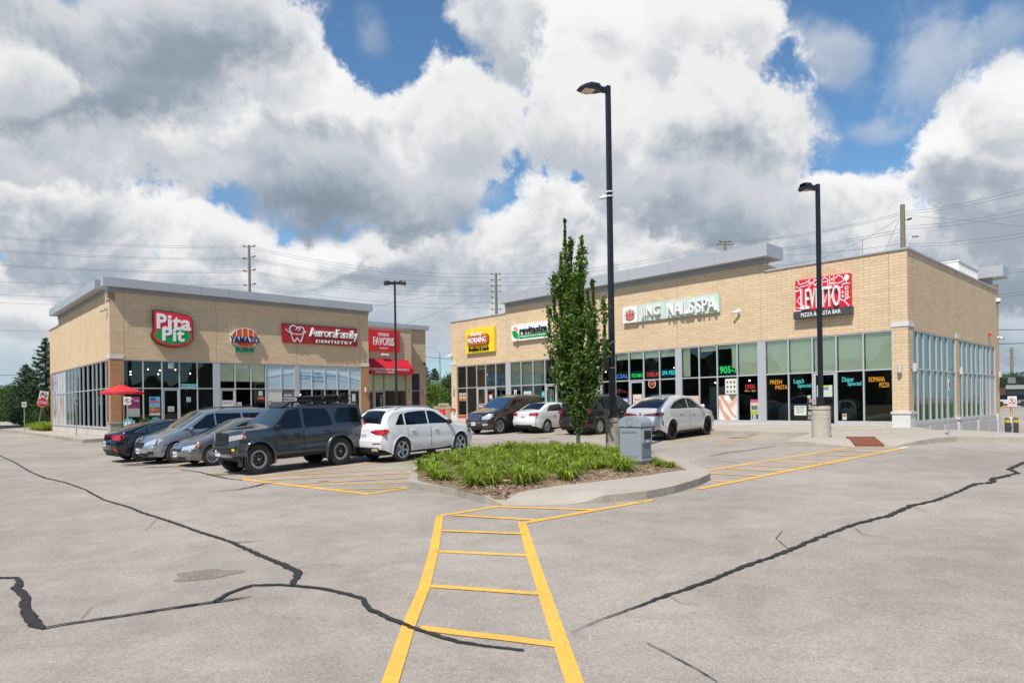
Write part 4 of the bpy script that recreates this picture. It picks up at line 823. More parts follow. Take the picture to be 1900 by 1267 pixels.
poster('small column of stickers beside the restaurant door', WR, -4.02, -3.82, .55, 1.62, (.03, .035, .035), [(ell(.4, .95, .38, .06, 14), (.5, .58, .52)), (Rc(.4, .72, .95, .86), (.55, .25, .12)), (Rc(.3, .55, .9, .60), (.6, .6, .58)), (Rc(.3, .44, .9, .50), (.6, .6, .58)), (Rc(.15, .2, .95, .34), (.35, .34, .3)), (Rc(.1, .02, .45, .16), (.6, .1, .14)), (Rc(.5, .02, .95, .16), (.02, .35, .42))])
poster('pale menu and yellow sticker on the restaurant door glass', WR, -3.6, -2.95, 1.55, 2.05, (.5, .58, .46), [(Rc(.35, .6, .75, 1.), (.06, .08, .07)), (Rc(.42, .62, .72, .80), (.1, .2, .6)), (Rc(.42, .82, .72, .98), (.6, .6, .02))])
poster('small sticker at the bottom left of the right-hand restaurant window', WR, -2.55, -2.38, .56, .82, (.5, .58, .48), [(Rc(.1, .5, .9, .9), (.4, .12, .08))])
poster('yellow green poster under party bunting in the middle shop', WR, -16.8, -16.2, 1.0, 2.05, (.55, .62, .22), [(Rc(0, .6, 1, 1), (.62, .45, .16)), (Rc(.2, .7, .8, .9), (.6, .2, .1)), (Rc(.1, .1, .9, .5), (.45, .6, .4))])
r, f = sign_root('bunting', 'string of cream pennants across the middle shop window', 'bunting', WR, -16.4, 2.4)
m_ = MB(); stroke(m_, [(-17.2+.2*k, 2.45-.12*math.sin(math.pi*k/8)) for k in range(9)], .015, f, -.15)
for k in range(8): a = -17.1+.2*k; z = 2.45-.12*math.sin(math.pi*(k+.5)/8); m_.prism([(a-.07, z), (a+.07, z), (a, z-.2)], f, -.155, -.15)
m_.build('pennants', mat('cream cloth', (.62, .5, .4), .8), r)
poster('pair of white and orange menus in the breakfast shop window', WR, -28.55, -27.75, 1.7, 2.3, (.16, .06, .03), [(Rc(.05, .05, .45, .95), (.62, .5, .4)), (Rc(.55, .05, .95, .95), (.62, .5, .4)), (Rc(.05, .05, .45, .35), (.5, .2, .06)), (Rc(.55, .05, .95, .35), (.5, .2, .06)), (Rc(.15, .5, .35, .8), (.1, .12, .1)), (Rc(.65, .5, .85, .8), (.1, .12, .1))])
poster('red strip across the foot of the two leftmost breakfast shop windows', WR, -28.65, -26.6, .52, .74, (.5, .05, .02), [(Rc(0, .75, 1, 1), (.66, .35, .1))], name='window_strip')
for k, (aa, s) in enumerate(((-26.35, 'left'), (-25.4, 'right'))):
    poster('white and red notice on the %s door of the breakfast shop' % s, WR, aa, aa+.62, 1.2, 1.5, (.66, .6, .58), [(Rc(.05, .55, .95, .9), (.5, .08, .08)), (Rc(.5, .15, .9, .4), (.1, .1, .1))])
poster('red logo sticker on the right breakfast shop door', WR, -25.3, -24.95, 1.75, 2.15, (.5, .1, .08), [(Rc(.1, .3, .9, .7), (.7, .68, .64))])
poster('white lettering sticker beside the breakfast shop door', WR, -24.35, -23.85, 1.75, 1.95, (.04, .04, .04), [], [('OPEN DAILY', .0, 1, .2, .8, (.7, .7, .7))])
poster('tall white sheet with a dark figure in the juice shop window', WR, -22.85, -22.6, 1.7, 2.35, (.6, .66, .62), [(Rc(.3, .15, .7, .85), (.08, .1, .25))])
poster('pale green sheet in the middle juice shop window', WR, -21.95, -21.25, 1.6, 2.25, (.45, .56, .46), [(Rc(.08, .5, .92, .56), (.3, .4, .32)), (Rc(.08, .3, .92, .36), (.3, .4, .32))])
poster('teal square notice in the juice shop window', WR, -20.35, -20.1, 1.85, 2.2, (.03, .42, .42), [(Rc(.2, .4, .8, .6), (.6, .7, .7))])
poster('round leaf emblem on the juice shop door', WR, -19.8, -19.3, 1.2, 2.3, (.04, .05, .05), [(ell(.5, .5, .48, .46, 24), (.03, .16, .14)), (ell(.5, .5, .40, .40, 24), (.035, .05, .05)), ([(.3, .6), (.55, .9), (.7, .7)], (.5, .06, .05)), ([(.3, .5), (.5, .1), (.7, .4), (.5, .62)], (.05, .25, .16))])
# left building
poster('magenta and white poster nearest the corner pier', WL, .85, 1.42, 1.05, 2.15, (.42, .42, .38), [(Rc(0, .42, 1, 1), (.32, .03, .16)), ([(.1, .45), (.5, .55), (.9, .42), (1, .62), (.6, .8), (.1, .6)], (.2, .03, .1))], [('CHILL', .1, .5, .85, .93, (.75, .7, .7)), ('GOOD', .55, .95, .76, .84, (.75, .7, .7))])
poster('blue poster with red meal pictures in the corner shop window', WL, 1.90, 2.45, 1.1, 2.15, (.60, .55, .50), [(Rc(0, .45, 1, 1), (.12, .42, .60)), (Rc(.08, .8, .6, .95), (.03, .08, .2)), (Rc(.05, .66, .95, .78), (.55, .08, .06)), (Rc(.03, .14, .97, .45), (.3, .07, .04)), (ell(.3, .32, .2, .1, 12), (.55, .25, .05)), (ell(.72, .3, .18, .09, 12), (.5, .12, .1)), (ell(.35, .42, .15, .05, 12), (.2, .35, .05))])
poster('teal yogen fruz strip below the upper window', WL, 3.54, 4.40, 2.66, 2.88, (.12, .48, .50), [(Rc(.04, .1, .96, .9), (.2, .55, .55))], [('yogen.fruz', .04, .96, .2, .85, (.02, .16, .2))], name='window_strip')
poster('small blue and white square sticker in the corner shop', WL, 3.85, 4.08, 1.85, 2.12, (.55, .62, .68), [(Rc(.15, .15, .85, .85), (.03, .15, .3)), (Rc(.3, .3, .7, .7), (.6, .65, .7))])
poster('pale notice on the corner shop door', WL, 2.85, 3.18, 1.3, 1.6, (.5, .58, .5), [(Rc(.1, .1, .9, .8), (.32, .42, .36))])
poster('white notice hanging in the upper window', WL, 2.9, 3.2, 3.75, 4.08, (.6, .62, .58), [(Rc(.1, .1, .9, .9), (.5, .56, .50))])
poster('white and red take out notice on the sushi shop door', WL, 5.84, 6.5, 1.35, 1.92, (.68, .66, .66), [], [('TAKE OUT', .08, .92, .62, .9, (.45, .16, .2)), ('ALL PRICE INCLUDED TAX', .02, .98, .12, .35, (.45, .1, .12))])
poster('small white notice in the sushi shop window', WL, 6.7, 7.0, 1.4, 1.8, (.55, .6, .52), [(Rc(.2, .2, .8, .8), (.3, .36, .32))])
poster('white square sticker above the oval open sign', WL, 8.05, 8.3, 2.2, 2.5, (.55, .62, .55), [(Rc(.2, .4, .8, .6), (.3, .35, .3))])
poster('portrait of a grey haired head printed on the pale dental window', WL, 8.58, 9.1, .9, 1.98, (.55, .56, .53), [(ell(.42, .62, .40, .33, 20), (.30, .29, .24)), (ell(.42, .50, .34, .32, 20), (.56, .34, .25)), (ell(.7, .42, .2, .14, 14), (.55, .25, .2)), (Rc(.1, 0, .6, .25), (.35, .28, .18))], name='portrait_poster')
r, f = sign_root('window_lettering', 'white service list lettering on the dark grey dental window', 'lettering', WL, 9.97, 1.9)
m_ = MB(); [text(m_, s, f, a0, a1, z0, z0+.12, -.069, -.064, off=.02) for s, a0, a1, z0 in (('IMPLANTS', 9.72, 10.22, 2.16), ('Root Treatments', 9.60, 10.34, 1.98), ('Tooth whitening', 9.60, 10.34, 1.80), ('Crowns', 9.66, 10.3, 1.62))]; m_.build('letters', cream, r)
r, f = sign_root('window_lettering', 'blue New Patients Welcome lettering on the pale dental window film', 'lettering', WL, 12.2, 3.)
m_ = MB(); [text(m_, s, f, a0, a1, z0, z1, -.069, -.064, off=.0) for s, a0, a1, z0, z1 in (('NEW', 11.85, 12.25, 3.55, 3.70), ('PATIENTS', 11.66, 12.42, 3.30, 3.46), ('WELCOME', 11.66, 12.42, 3.06, 3.22), ('EMERGENCIES', 10.78, 11.54, 3.42, 3.52), ('SEEN SAME DAY', 10.78, 11.54, 3.25, 3.34), ('(905) 751-8828', 12.6, 13.38, 3.42, 3.53))]; m_.build('letters', mat('slate blue letters', (.05, .13, .22), .5), r)
poster('white sheet on the dental clinic door', WL, 14.55, 14.8, 1.8, 2.3, (.6, .62, .62), [(Rc(.1, .1, .9, .9), (.5, .54, .56))])
poster('green cup picture on the recessed shop door', WV, 18.2, 18.5, 1.2, 2.3, (.03, .03, .035), [([(.3, .1), (.7, .1), (.75, .6), (.25, .6)], (.2, .35, .03)), (ell(.5, .68, .25, .12, 14), (.5, .4, .2))], [('ICE CREAM', .05, .95, .88, .95, (.7, .7, .7))])
# lights and cameras on the walls
def wall_lamp(Fw, a, z, label, group=None):
    r, f = sign_root('wall_lamp', label, 'wall lamp', Fw, a, z, group)
    m_ = MB(); face_box(m_, f, a-.05, a+.05, z-.04, z+.04, 0, .08); m_.build('bracket', steel, r)
    m_ = MB(); m_.tube([f(a, .13, z-.16), f(a, .13, z+.16)], .08, 14); m_.build('lamp_shade', mat('brushed shade', (.60, .60, .58), .4, .2), r, smooth=40)
wall_lamp(WR, -.28, 2.62, 'short cylinder wall lamp on the front of the corner pier'); wall_lamp(WS, .30, 2.66, 'wall lamp round the corner on the side of the corner pier'); wall_lamp(WS, 7.22, 2.68, 'wall lamp on the middle pier of the side wall'); wall_lamp(WS, 15.2, 2.68, 'wall lamp on the last pier of the side wall')
wall_lamp(WL, 15.5, 2.60, 'wall lamp on the right end pier of the left building'); wall_lamp(WV, 20.88, 2.60, 'wall lamp beside the recessed shop window'); wall_lamp(lambda a, d, z: WV(a, d-.8, z), 22.75, 2.5, 'wall lamp right of the narrow navy window'); wall_lamp(WR, -29.0, 2.5, 'wall lamp on the far left pier of the right building')
def bullet(Fw, a, z, label, mm, dz=0):
    r, f = sign_root('security_camera', label, 'camera', Fw, a, z)
    m_ = MB(); m_.tube([f(a, .0, z), f(a, .16, z), f(a, .18, z-.05)], .03, 8); face_box(m_, f, a-.06, a+.06, z-.06, z+.06, 0, .03); m_.build('mount', mm, r)
    m_ = MB(); m_.tube([f(a+.10, .10, z-.06), f(a-.16, .30, z-.12)], .055, 12); m_.build('housing', mm, r, smooth=40)
    m_ = MB(); m_.tube([f(a-.158, .298, z-.119), f(a-.166, .306, z-.121)], .04, 12); m_.build('lens', black_pl, r)
bullet(WR, -7.15, 5.72, 'small white camera on the brick between the nail spa sign and the restaurant sign', white_p); bullet(WW, -.42, 6.9, 'grey camera high on the side of the left building', steel)
bullet(lambda a, d, z: WR(a, d, z), -29.25, 5.05, 'white camera on the far left corner of the right building', white_p); bullet(WS, 15.5, 4.75, 'white camera at the back corner of the right building', white_p); bullet(lambda a, d, z: WV(a, d-.8, z), 22.85, 4.85, 'dark camera at the end of the left building', black_pl)
r, f = sign_root('floodlight', 'white floodlight under the Favoris sign', 'floodlight', WV, 18.6, 5.28); m_ = MB(); face_box(m_, f, 18.3, 18.9, 5.22, 5.38, .1, .28); m_.build('housing', white_p, r, bevel=.02); m_ = MB(); face_box(m_, f, 18.5, 18.7, 5.24, 5.34, 0, .1); m_.build('bracket', steel, r)
r, f = sign_root('alarm_bell', 'small red alarm strobe on the side wall of the right building', 'alarm', WS, 13.4, 4.76); m_ = MB(); face_box(m_, f, 13.3, 13.52, 4.70, 4.84, 0, .12); m_.build('housing', red_p, r, bevel=.02); m_ = MB(); m_.tube([f(13.41, .03, 4.7), f(13.41, .03, 4.2)], .012, 6); m_.build('conduit', steel, r)
r, f = sign_root('wall_vent', 'white vent box high on the back corner of the side wall', 'vent', WS, 15.3, 6.75); m_ = MB(); face_box(m_, f, 15.2, 15.5, 6.68, 6.88, 0, .2); m_.build('housing', white_p, r, bevel=.02); m_ = MB(); face_box(m_, f, 15.27, 15.43, 6.62, 6.68, .02, .16); m_.build('outlet', black_pl, r)
r, f = sign_root('fire_connection', 'red pipe fitting on the end pier of the right building', 'pipe fitting', WR, -28.95, 1.1); m_ = MB(); m_.tube([f(-28.95, 0, 1.12), f(-28.95, .22, 1.12)], .09, 12); m_.tube([f(-29.05, .16, 1.12), f(-28.85, .16, 1.12)], .05, 10); m_.build('fitting', red_p, r, smooth=40); m_ = MB(); m_.tube([f(-28.95, .0, .80), f(-28.95, .08, .80)], .06, 10); m_.build('cap', steel, r)
# rooftop unit
RTU = thing('rooftop_unit', 'white ribbed rooftop unit at the back of the right building', 'rooftop unit', WS(12.2, -1.4, 7.0), TH-math.pi/2)
m_ = MB(); m_.box(-.8, -2.0, 0, .8, 2.0, 1.35)
for k in range(26): m_.box(.8, -1.95+.15*k, .1, .83, -1.88+.15*k, 1.3)
m_.build('cabinet', white_p, RTU); m_ = MB(); m_.box(-.83, -2.03, 1.35, .86, 2.03, 1.41); m_.build('lid', white_p, RTU)
r = thing('antenna', 'thin whip antenna on the roof of the right building', 'antenna', WR(-3.0, -4., 7.0)); m_ = MB(); m_.tube([(0, 0, 0), (0, 0, 2.1)], [.02, .012], 6); m_.build('mast', steel, r); m_ = MB(); m_.box(-.15, -.15, 0, .15, .15, .05); m_.build('base', steel, r)
r = thing('vent_pipe', 'thin hooked vent pipe on the roof of the left building behind the fascia', 'vent pipe', WL(15.9, -8.0, 7.0)); m_ = MB(); m_.tube([(0, 0, 0), (0, 0, 2.6), (-.15, 0, 2.8), (-.35, 0, 2.85)], .035, 6); m_.build('pipe', steel, r)
# lit lamps, counters and shelving inside the shops; control joints in the brickwork
glow = mat('lit lamp glass', (.8, .75, .6), .5, emit=((1., .86, .62), 6.))
def inside(par, F, items):
    for a, z, d in items: q = MB(); q.lathe([(.001, -.035), (.03, -.028), (.04, 0), (.03, .028), (.001, .035)], 10, c=F(a, -d, z)); o = q.build('ceiling_lamp', glow, par, smooth=60)
inside(LB, FL, [(.9, 3.85, 1.2), (1.35, 3.6, 1.6), (1.4, 3.45, 1.8), (2.2, 3.75, 1.4), (2.8, 3.7, 1.3), (2.82, 3.5, 1.7), (3.9, 3.8, 2.2), (4.8, 3.6, 2.4), (6.8, 3.3, 2.5), (12.0, 2.3, 2.6), (13.8, 2.35, 2.6)])
inside(RB, FR, [(-12.2, 3.3, 2.2), (-12.0, 3.35, 2.6), (-11.3, 3.4, 2.2), (-8.1, 2.45, 1.6), (-7.9, 2.45, 2.4), (-9.7, 2.4, 2.2), (-1.2, 1.75, 3.0), (-27.9, 3.6, 2.2), (-26., 3.5, 2.4), (-21.7, 2.4, 2.), (-17., 3.3, 2.2)])
wd = mat('shop counter wood', (.32, .20, .11), .5, noise=.15); gy = mat('shop shelf grey', (.35, .36, .36), .6); wl = mat('shop wall paint', (.42, .36, .28), .8)
for par, F, a0, a1, z0, z1, d, m in ((LB, FL, .8, 3.3, .95, 1.15, .9, wd), (LB, FL, 3.4, 5.3, .1, 1.2, 3.2, wd), (LB, FL, 6.2, 8.3, .1, 1.1, 2.6, wl), (LB, FL, 11., 14.2, .1, 1.2, 2.8, gy), (RB, FR, -28.4, -27.8, .2, 2.1, 1.6, wl), (RB, FR, -27.4, -26.7, .2, 1.6, 1.8, wd), (RB, FR, -24.5, -23.7, .2, 2.3, 1.9, wl), (RB, FR, -22.6, -20.8, .2, 1.2, 2.2, wd), (RB, FR, -12.5, -11., .2, 1.1, 2.4, gy), (RB, FR, -10.3, -9.4, .2, 2.2, 2.6, gy), (RB, FR, -5.7, -3.9, .2, 1.1, 2.4, wd), (RB, FR, -2.5, -.8, .2, 1.15, 2.6, wd), (RB, FR, -1.6, -1.2, .2, 2.2, 3.2, wl)):
    q = MB(); face_box(q, F, a0, a1, z0, z1, -d-.5, -d); q.build('counter', m, par, bevel=.01)
cj = mat('control joint sealant', (.25, .19, .13), .9)
for par, F, a, z0, z1 in ((RB, FR, -.66, 4.52, 7.33), (RB, FR, -6.08, 4.2, 7.7), (RB, FR, -10.52, 4.2, 7.7), (RB, FR, -15.8, 4.2, 7.7), (RB, FR, -23.36, 4.2, 7.33), (LB, FL, .7, 4.44, 7.78), (LB, FL, 5.55, 4.2, 7.78), (LB, FL, 10.57, 4.2, 7.78), (LB, FL, 15.15, 4.44, 7.78), (RB, FS, .68, 4.52, 7.33), (RB, FS, 7.2, 4.44, 7.33), (LB, FW, -6., 4.2, 7.33), (LB, FW, -12.6, 4.2, 7.33)):
    q = MB(); face_box(q, F, a-.007, a+.007, z0, z1, 0, .0025); q.build('control_joint', cj, par)
# ------------------------------------------------------------------ cars
def lerp_tab(tab, x):
    if x <= tab[0][0]: return tab[0][1]
    for (a, b), (c, d) in zip(tab[:-1], tab[1:]):
        if x <= c: return b+(d-b)*(x-a)/(c-a) if c > a else d
    return tab[-1][1]
def smooth_tab(tab, x, r=.05):
    return sum(lerp_tab(tab, x+r*k) for k in (-1, -.5, 0, .5, 1))/5
class Car:
    def __init__(s, **k):
        s.__dict__.update(k); s.hl = s.L/2; s.ra = s.wr*s.__dict__.get('arch', 1.15)
    def zt(s, x): return smooth_tab(s.top, x, s.__dict__.get('soft', .05))
    def belt(s, x): return lerp_tab(s.beltl, x)
    def zlow(s, x):
        z = lerp_tab(s.sill, x)
        for ax in (s.fx, s.rx):
            if abs(x-ax) < s.ra: z = max(z, s.wr+math.sqrt(max(0, s.ra**2-(x-ax)**2)))
        return z
    def yw(s, x, z):
        xn = abs(x)/s.hl; w = s.W/2*(1-s.__dict__.get('taper', .10)*max(0, (xn-.62)/.38)**2)
        b = s.belt(x); z0 = .25
        if z <= b:
            t = (z-z0)/(b-z0); w -= .055*max(0, .38-t)**1.5/.23*1.0+.030*max(0, (t-.62)/.38)**1.5
            w -= .012*math.exp(-((t-.55)/.10)**2)*s.__dict__.get('crease', 1)
        else: w -= .030+(z-b)*s.tum*(1+.25*(z-b))
        return w
    def warp(s, p):
        x, y, z = p; e = s.hl-.50
        if x > e:
            k = sm(x, e, s.hl); x -= k*(lerp_tab(s.nose, z)+s.__dict__.get('nc', .22)*(abs(y)/(s.W/2))**3)
        if x < -e:
            k = sm(-x, e, s.hl); x += k*(lerp_tab(s.tail, z)+s.__dict__.get('tcv', .16)*(abs(y)/(s.W/2))**3)
        return Vector((x, y, z))
    def side(s, x, z, sg=1): return s.warp((x, sg*s.yw(x, z), z))
    def edge(s, x):
        zt = s.zt(x); rc = s.__dict__.get('rc', .09); ze = zt-s.__dict__.get('crown', .04); return zt, ze, rc
    def topp(s, x, f):       # f -1..1 across
        zt, ze, rc = s.edge(x); ye = s.yw(x, ze-rc)-rc*.75; return s.warp((x, ye*f, zt-(zt-ze)*abs(f)**2.2))
    def front(s, y, z): return s.warp((s.hl, y, z))
    def rear(s, y, z): return s.warp((-s.hl, y, z))
def panel(surf, us, rng_, nv=5, off=.006, thick=.012):
    """curved patch following a body surface: us = samples along, rng_(u) -> (v0, v1)"""
    P = []; 
    for u in us:
        a, b = rng_(u); P.append([surf(u, a+(b-a)*j/(nv-1)) for j in range(nv)])
    n = len(us); N = [[None]*nv for _ in us]; c = Vector((0, 0, .7))
    for i in range(n):
        for j in range(nv):
            du = P[min(i+1, n-1)][j]-P[max(i-1, 0)][j]; q = P[i]; dv_ = q[min(j+1, nv-1)]-q[max(j-1, 0)]
            if dv_.length < 1e-5: dv_ = Vector((0, 0, 1)) if abs(du.z) < .9*du.length else Vector((0, 1, 0))
            nn = du.cross(dv_); nn = nn.normalized() if nn.length > 1e-9 else Vector((0, 0, 1))
            if nn.dot(P[i][j]-Vector((P[i][j].x*.8, 0, .5))) < 0: nn = -nn
            N[i][j] = nn
    m_ = MB(); vs_ = [tuple(P[i][j]+N[i][j]*off) for i in range(n) for j in range(nv)]; k = len(vs_)
    m_.add(vs_, [(i*nv+j, (i+1)*nv+j, (i+1)*nv+j+1, i*nv+j+1) for i in range(n-1) for j in range(nv-1)])
    bd = [(0, j) for j in range(nv)]+[(i, nv-1) for i in range(1, n)]+[(n-1, j) for j in range(nv-2, -1, -1)]+[(i, 0) for i in range(n-2, 0, -1)]
    top = [tuple(P[i][j]+N[i][j]*off) for i, j in bd]; low = [tuple(P[i][j]-N[i][j]*thick) for i, j in bd]; q = len(bd)
    m_.add(top+low, [(i, (i+1) % q, q+(i+1) % q, q+i) for i in range(q)])
    return m_
def lin(a, b, n): return [a+(b-a)*i/(n-1) for i in range(n)]
def poly_rng(lo, hi): return lambda u: (lerp_tab(lo, u), max(lerp_tab(lo, u)+.001, lerp_tab(hi, u)))
def wheel_geo(s, front):
    wr, ww = s.wr, s.ww; t = MB(); rr = s.rim_r
    t.lathe([(rr, -ww*.36), (rr+.012, -ww*.47), (wr*.86, -ww*.5), (wr*.955, -ww*.44), (wr, -ww*.33), (wr, -.02), (wr-.008, -.018), (wr-.008, .018), (wr, .02), (wr, ww*.33), (wr*.955, ww*.44), (wr*.86, ww*.5), (rr+.012, ww*.47), (rr, ww*.36), (rr, -ww*.36)], 36, axis='y')
    if s.__dict__.get('treads'):
        for k in range(40):
            a = 2*math.pi*k/40
            for sg in (-1, 1):
                c_, s_ = math.cos(a), math.sin(a); pts = [Vector((0, sg*ww*q, 0)) for q in (.2, .5)]
                T = lambda x, y, z: (c_*x-s_*z, y, s_*x+c_*z)
                t.box(wr*.94, sg*ww*.22, -.018, wr+.010, sg*ww*.49, .018, T=T)
    return t
def rim_geo(s):
    """outer face towards +y"""
    r = MB(); rr, ww = s.rim_r+.004, s.ww; o = ww*.42
    r.lathe([(rr, -ww*.36), (rr, o), (rr-.014, o+.006), (rr-.03, o-.004), (rr-.034, o-.07), (rr-.03, -ww*.3)], 36, axis='y', mi=0)
    r.lathe([(rr-.02, o-.10), (.001, o-.10)], 36, axis='y', mi=1)
    r.lathe([(rr*.55, o-.085), (rr*.55, o-.09), (.001, o-.085)], 24, axis='y', mi=2)
    st = s.spoke; n = s.spokes
    def spoke(a, w0, w1, r0, r1, y0=o-.045, y1=o-.012, mi=0, th=.03, skew=0):
        c_, s_ = math.cos(a), math.sin(a); T = lambda x, y, z: (c_*x-s_*z, y, s_*x+c_*z)
        p = [(r0, y0-th, -w0), (r1, y1-th, -w1+skew), (r1, y1-th, w1+skew), (r0, y0-th, w0), (r0, y0, -w0), (r1, y1, -w1+skew), (r1, y1, w1+skew), (r0, y0, w0)]
        r.hexa([T(*q) for q in p], mi)
    for k in range(n):
        a = 2*math.pi*k/n+.2
        if st == 'y': spoke(a, .035, .020, .045, rr-.02); spoke(a+.13, .012, .012, rr*.45, rr-.02, skew=.0); spoke(a-.13, .012, .012, rr*.45, rr-.02)
        elif st == 'mesh': spoke(a, .010, .007, .04, rr-.02, skew=.03); spoke(a, .010, .007, .04, rr-.02, skew=-.03)
        elif st == 'plain': spoke(a, .030, .022, .04, rr-.015)
        elif st == 'multi': spoke(a, .010, .009, .04, rr-.02)
        elif st == 'truck': spoke(a, .040, .026, .04, rr*.74, y0=o-.06, y1=o-.03, mi=1)
    if st == 'truck':
        r.lathe([(rr*.76, o-.03), (rr*.78, o+.002), (rr*.80, o+.002), (rr*.80, o-.03)], 36, axis='y', mi=0)
        for k in range(20):
            a = 2*math.pi*k/20; c_, s_ = math.cos(a), math.sin(a); T = lambda x, y, z: (c_*x-s_*z, y, s_*x+c_*z)
            r.box(rr*.79, o-.03, -.010, rr-.015, o+.003, .010, T=T)
    r.lathe([(.035, o-.03), (.032, o-.004), (.001, o-.002)], 16, axis='y', mi=3 if st == 'truck' else 0)
    return r
def build_car(name, label, cat, s, loc, ang, group='cars and SUVs parked in the lot'):
    pitch = 0
    root = thing(name, label, cat, loc, ang, group); P = s.paint; hl = s.hl
    xs_ = set(lin(-hl, hl, 57))
    for ax in (s.fx, s.rx):
        for k in range(17): xs_.add(ax+s.ra*math.cos(math.pi*k/16)*.9999)
    for t in s.top: xs_.add(min(hl, max(-hl, t[0])))
    xs_ = sorted(x for x in xs_ if -hl <= x <= hl); ns, nb, na, nt = 8, 5, 4, 6
    def section(x):
        zl = s.zlow(x); zt, ze, rc = s.edge(x); zs = ze-rc; bz = min(s.belt(x), zs-.02); zl = min(zl, bz-.02); pts = []
        for k in range(ns): z = zl+(bz-zl)*k/(ns-1); pts.append((x, s.yw(x, z), z))
        for k in range(1, nb+1): z = bz+(zs-bz)*k/nb; pts.append((x, s.yw(x, z), z))
        y0 = s.yw(x, zs); 
        for k in range(1, na+1):
            a = math.pi/2*k/na; pts.append((x, y0-rc*.75*(1-math.cos(a)), zs+rc*math.sin(a)))
        ye = y0-rc*.75
        for k in range(1, nt+1): f = 1-k/nt; pts.append((x, ye*f, zt-(zt-ze)*f**2.2))
        return pts
    rows = []
    for x in xs_:
        h = section(x); full = h+[(a, -b, c) for a, b, c in h[-2::-1]]; rows.append([s.warp(p) for p in full])
    m_ = MB(); n = len(rows[0])
    m_.add([tuple(p) for r_ in rows for p in r_], [(i*n+j, (i+1)*n+j, (i+1)*n+j+1, i*n+j+1) for i in range(len(rows)-1) for j in range(n-1)])
    for ri, sg in ((0, -1), (len(rows)-1, 1)):         # end faces, warped
        h = section(xs_[ri]); K = 10; g = [[s.warp((p[0], p[1]*(1-2*j/K), p[2])) for j in range(K+1)] for p in h[:-1]]+[[s.warp((h[-1][0], 0, h[-1][2]))]*(K+1)]
        vs_ = [tuple(q) for r_ in g for q in r_]; m_.add(vs_, [(i*(K+1)+j, i*(K+1)+j+1, (i+1)*(K+1)+j+1, (i+1)*(K+1)+j) for i in range(len(g)-1) for j in range(K)])
    import bmesh
    body = m_.build('body', [P], root, smooth=38)
    bm = bmesh.new(); bm.from_mesh(body.data); bmesh.ops.remove_doubles(bm, verts=bm.verts, dist=.0008); bmesh.ops.recalc_face_normals(bm, faces=bm.faces); bm.to_mesh(body.data); bm.free()
    body.data.polygons.foreach_set('use_smooth', [True]*len(body.data.polygons)); body.data.set_sharp_from_angle(angle=R(38))
    # wheel housings and floor
    u_ = MB()
    u_.box(-hl+.22, -s.W/2+.16, .22 if not s.__dict__.get('high') else .38, hl-.25, s.W/2-.16, .50)
    for ax in (s.fx, s.rx):
        for sg in (-1, 1):
            k = 14; arc = [(ax+s.ra*1.003*math.cos(math.pi*i/k), s.wr+s.ra*1.003*math.sin(math.pi*i/k)) for i in range(k+1)]
            arc = [(ax+s.ra*1.003, .24)]+arc+[(ax-s.ra*1.003, .24)]
            yo = lambda x, z: sg*(s.yw(x, min(z, s.belt(x)))-.012); yi = sg*(s.W/2-.40)
            vv = [(x, yo(x, z), z) for x, z in arc]+[(x, yi, z) for x, z in arc]; q = len(arc)
            u_.add(vv, [(i, i+1, q+i+1, q+i) for i in range(q-1)]+[tuple(range(q, 2*q))])
    u_.build('underbody', black_pl, root, fixn=False)
    # wheels
    wg, rg = wheel_geo(s, True), rim_geo(s); proto = {}
    for ax in (s.fx, s.rx):
        for sg in (1, -1):
            if not proto:
                w = wg.build('wheel', rubber, root, smooth=40); r_ = rg.build('rim', [s.rimc, black_pl, steel, silver], w, smooth=30); proto['w'] = (w, r_)
            else:
                w = proto['w'][0].copy(); COL.objects.link(w); w.parent = root; r_ = proto['w'][1].copy(); COL.objects.link(r_); r_.parent = w
            w.location = (ax, sg*(s.W/2-s.ww/2-.015), s.wr); w.rotation_euler = (0, random.uniform(0, 6), 0 if sg == 1 else math.pi)
            if sg == -1: w.rotation_euler = (0, random.uniform(0, 6), math.pi)
    # arch lips
    if s.__dict__.get('lip'):
        lw, lp, lm = s.lip
        for ax in (s.fx, s.rx):
            for sg in (1, -1):
                K = 20; a_ = lin(-.28, math.pi+.28, K+1)
                fn = lambda i, rr_, o_: (lambda x, z: tuple(s.warp((x, sg*(s.yw(x, min(z, s.belt(x)-.02))+o_), z))))(ax+(s.ra+rr_)*math.cos(a_[i]), s.wr+(s.ra+rr_)*math.sin(a_[i]))
                rows_ = [[fn(i, -.012, -.05), fn(i, -.012, lp), fn(i, lw*.6, lp*.9), fn(i, lw, .0), fn(i, lw, -.01)] for i in range(K+1)]
                q = MB(); q.add([v for r__ in rows_ for v in r__], [(i*5+j, (i+1)*5+j, (i+1)*5+j+1, i*5+j+1) for i in range(K) for j in range(4)]); q.build('wheel_arch', lm or P, root, smooth=50)
    # doors as shut-line panels, black sheet behind painting the shade of their gaps
    for sg in (1, -1):
        S = lambda x, z, sg=sg: s.side(x, z, sg)
        for d in s.doors:
            q = panel(S, lin(d[0]-.012, d[1]+.012, 24), lambda u: (max(s.zlow(u)+.03, d[2]-.01), s.belt(u)-.02), 8, .0015, .01)
            q.build('door_gap_shade', black_pl, root, smooth=50)
            q = panel(S, lin(d[0], d[1], 24), lambda u: (max(s.zlow(u)+.05, d[2]), s.belt(u)-.02), 10, .005, .012); dr = q.build('door', P, root, smooth=50)
            hx = d[0]+.12 if s.hr else d[0]+.12; hzz = s.belt(hx)-s.__dict__.get('hdz', .13); q = MB(); yy = s.yw(hx, hzz)
            q.box(hx-.0, sg*(yy+.004), hzz-.018, hx+.19, sg*(yy+.040), hzz+.018); q.build('handle', s.handle, dr, bevel=.012)
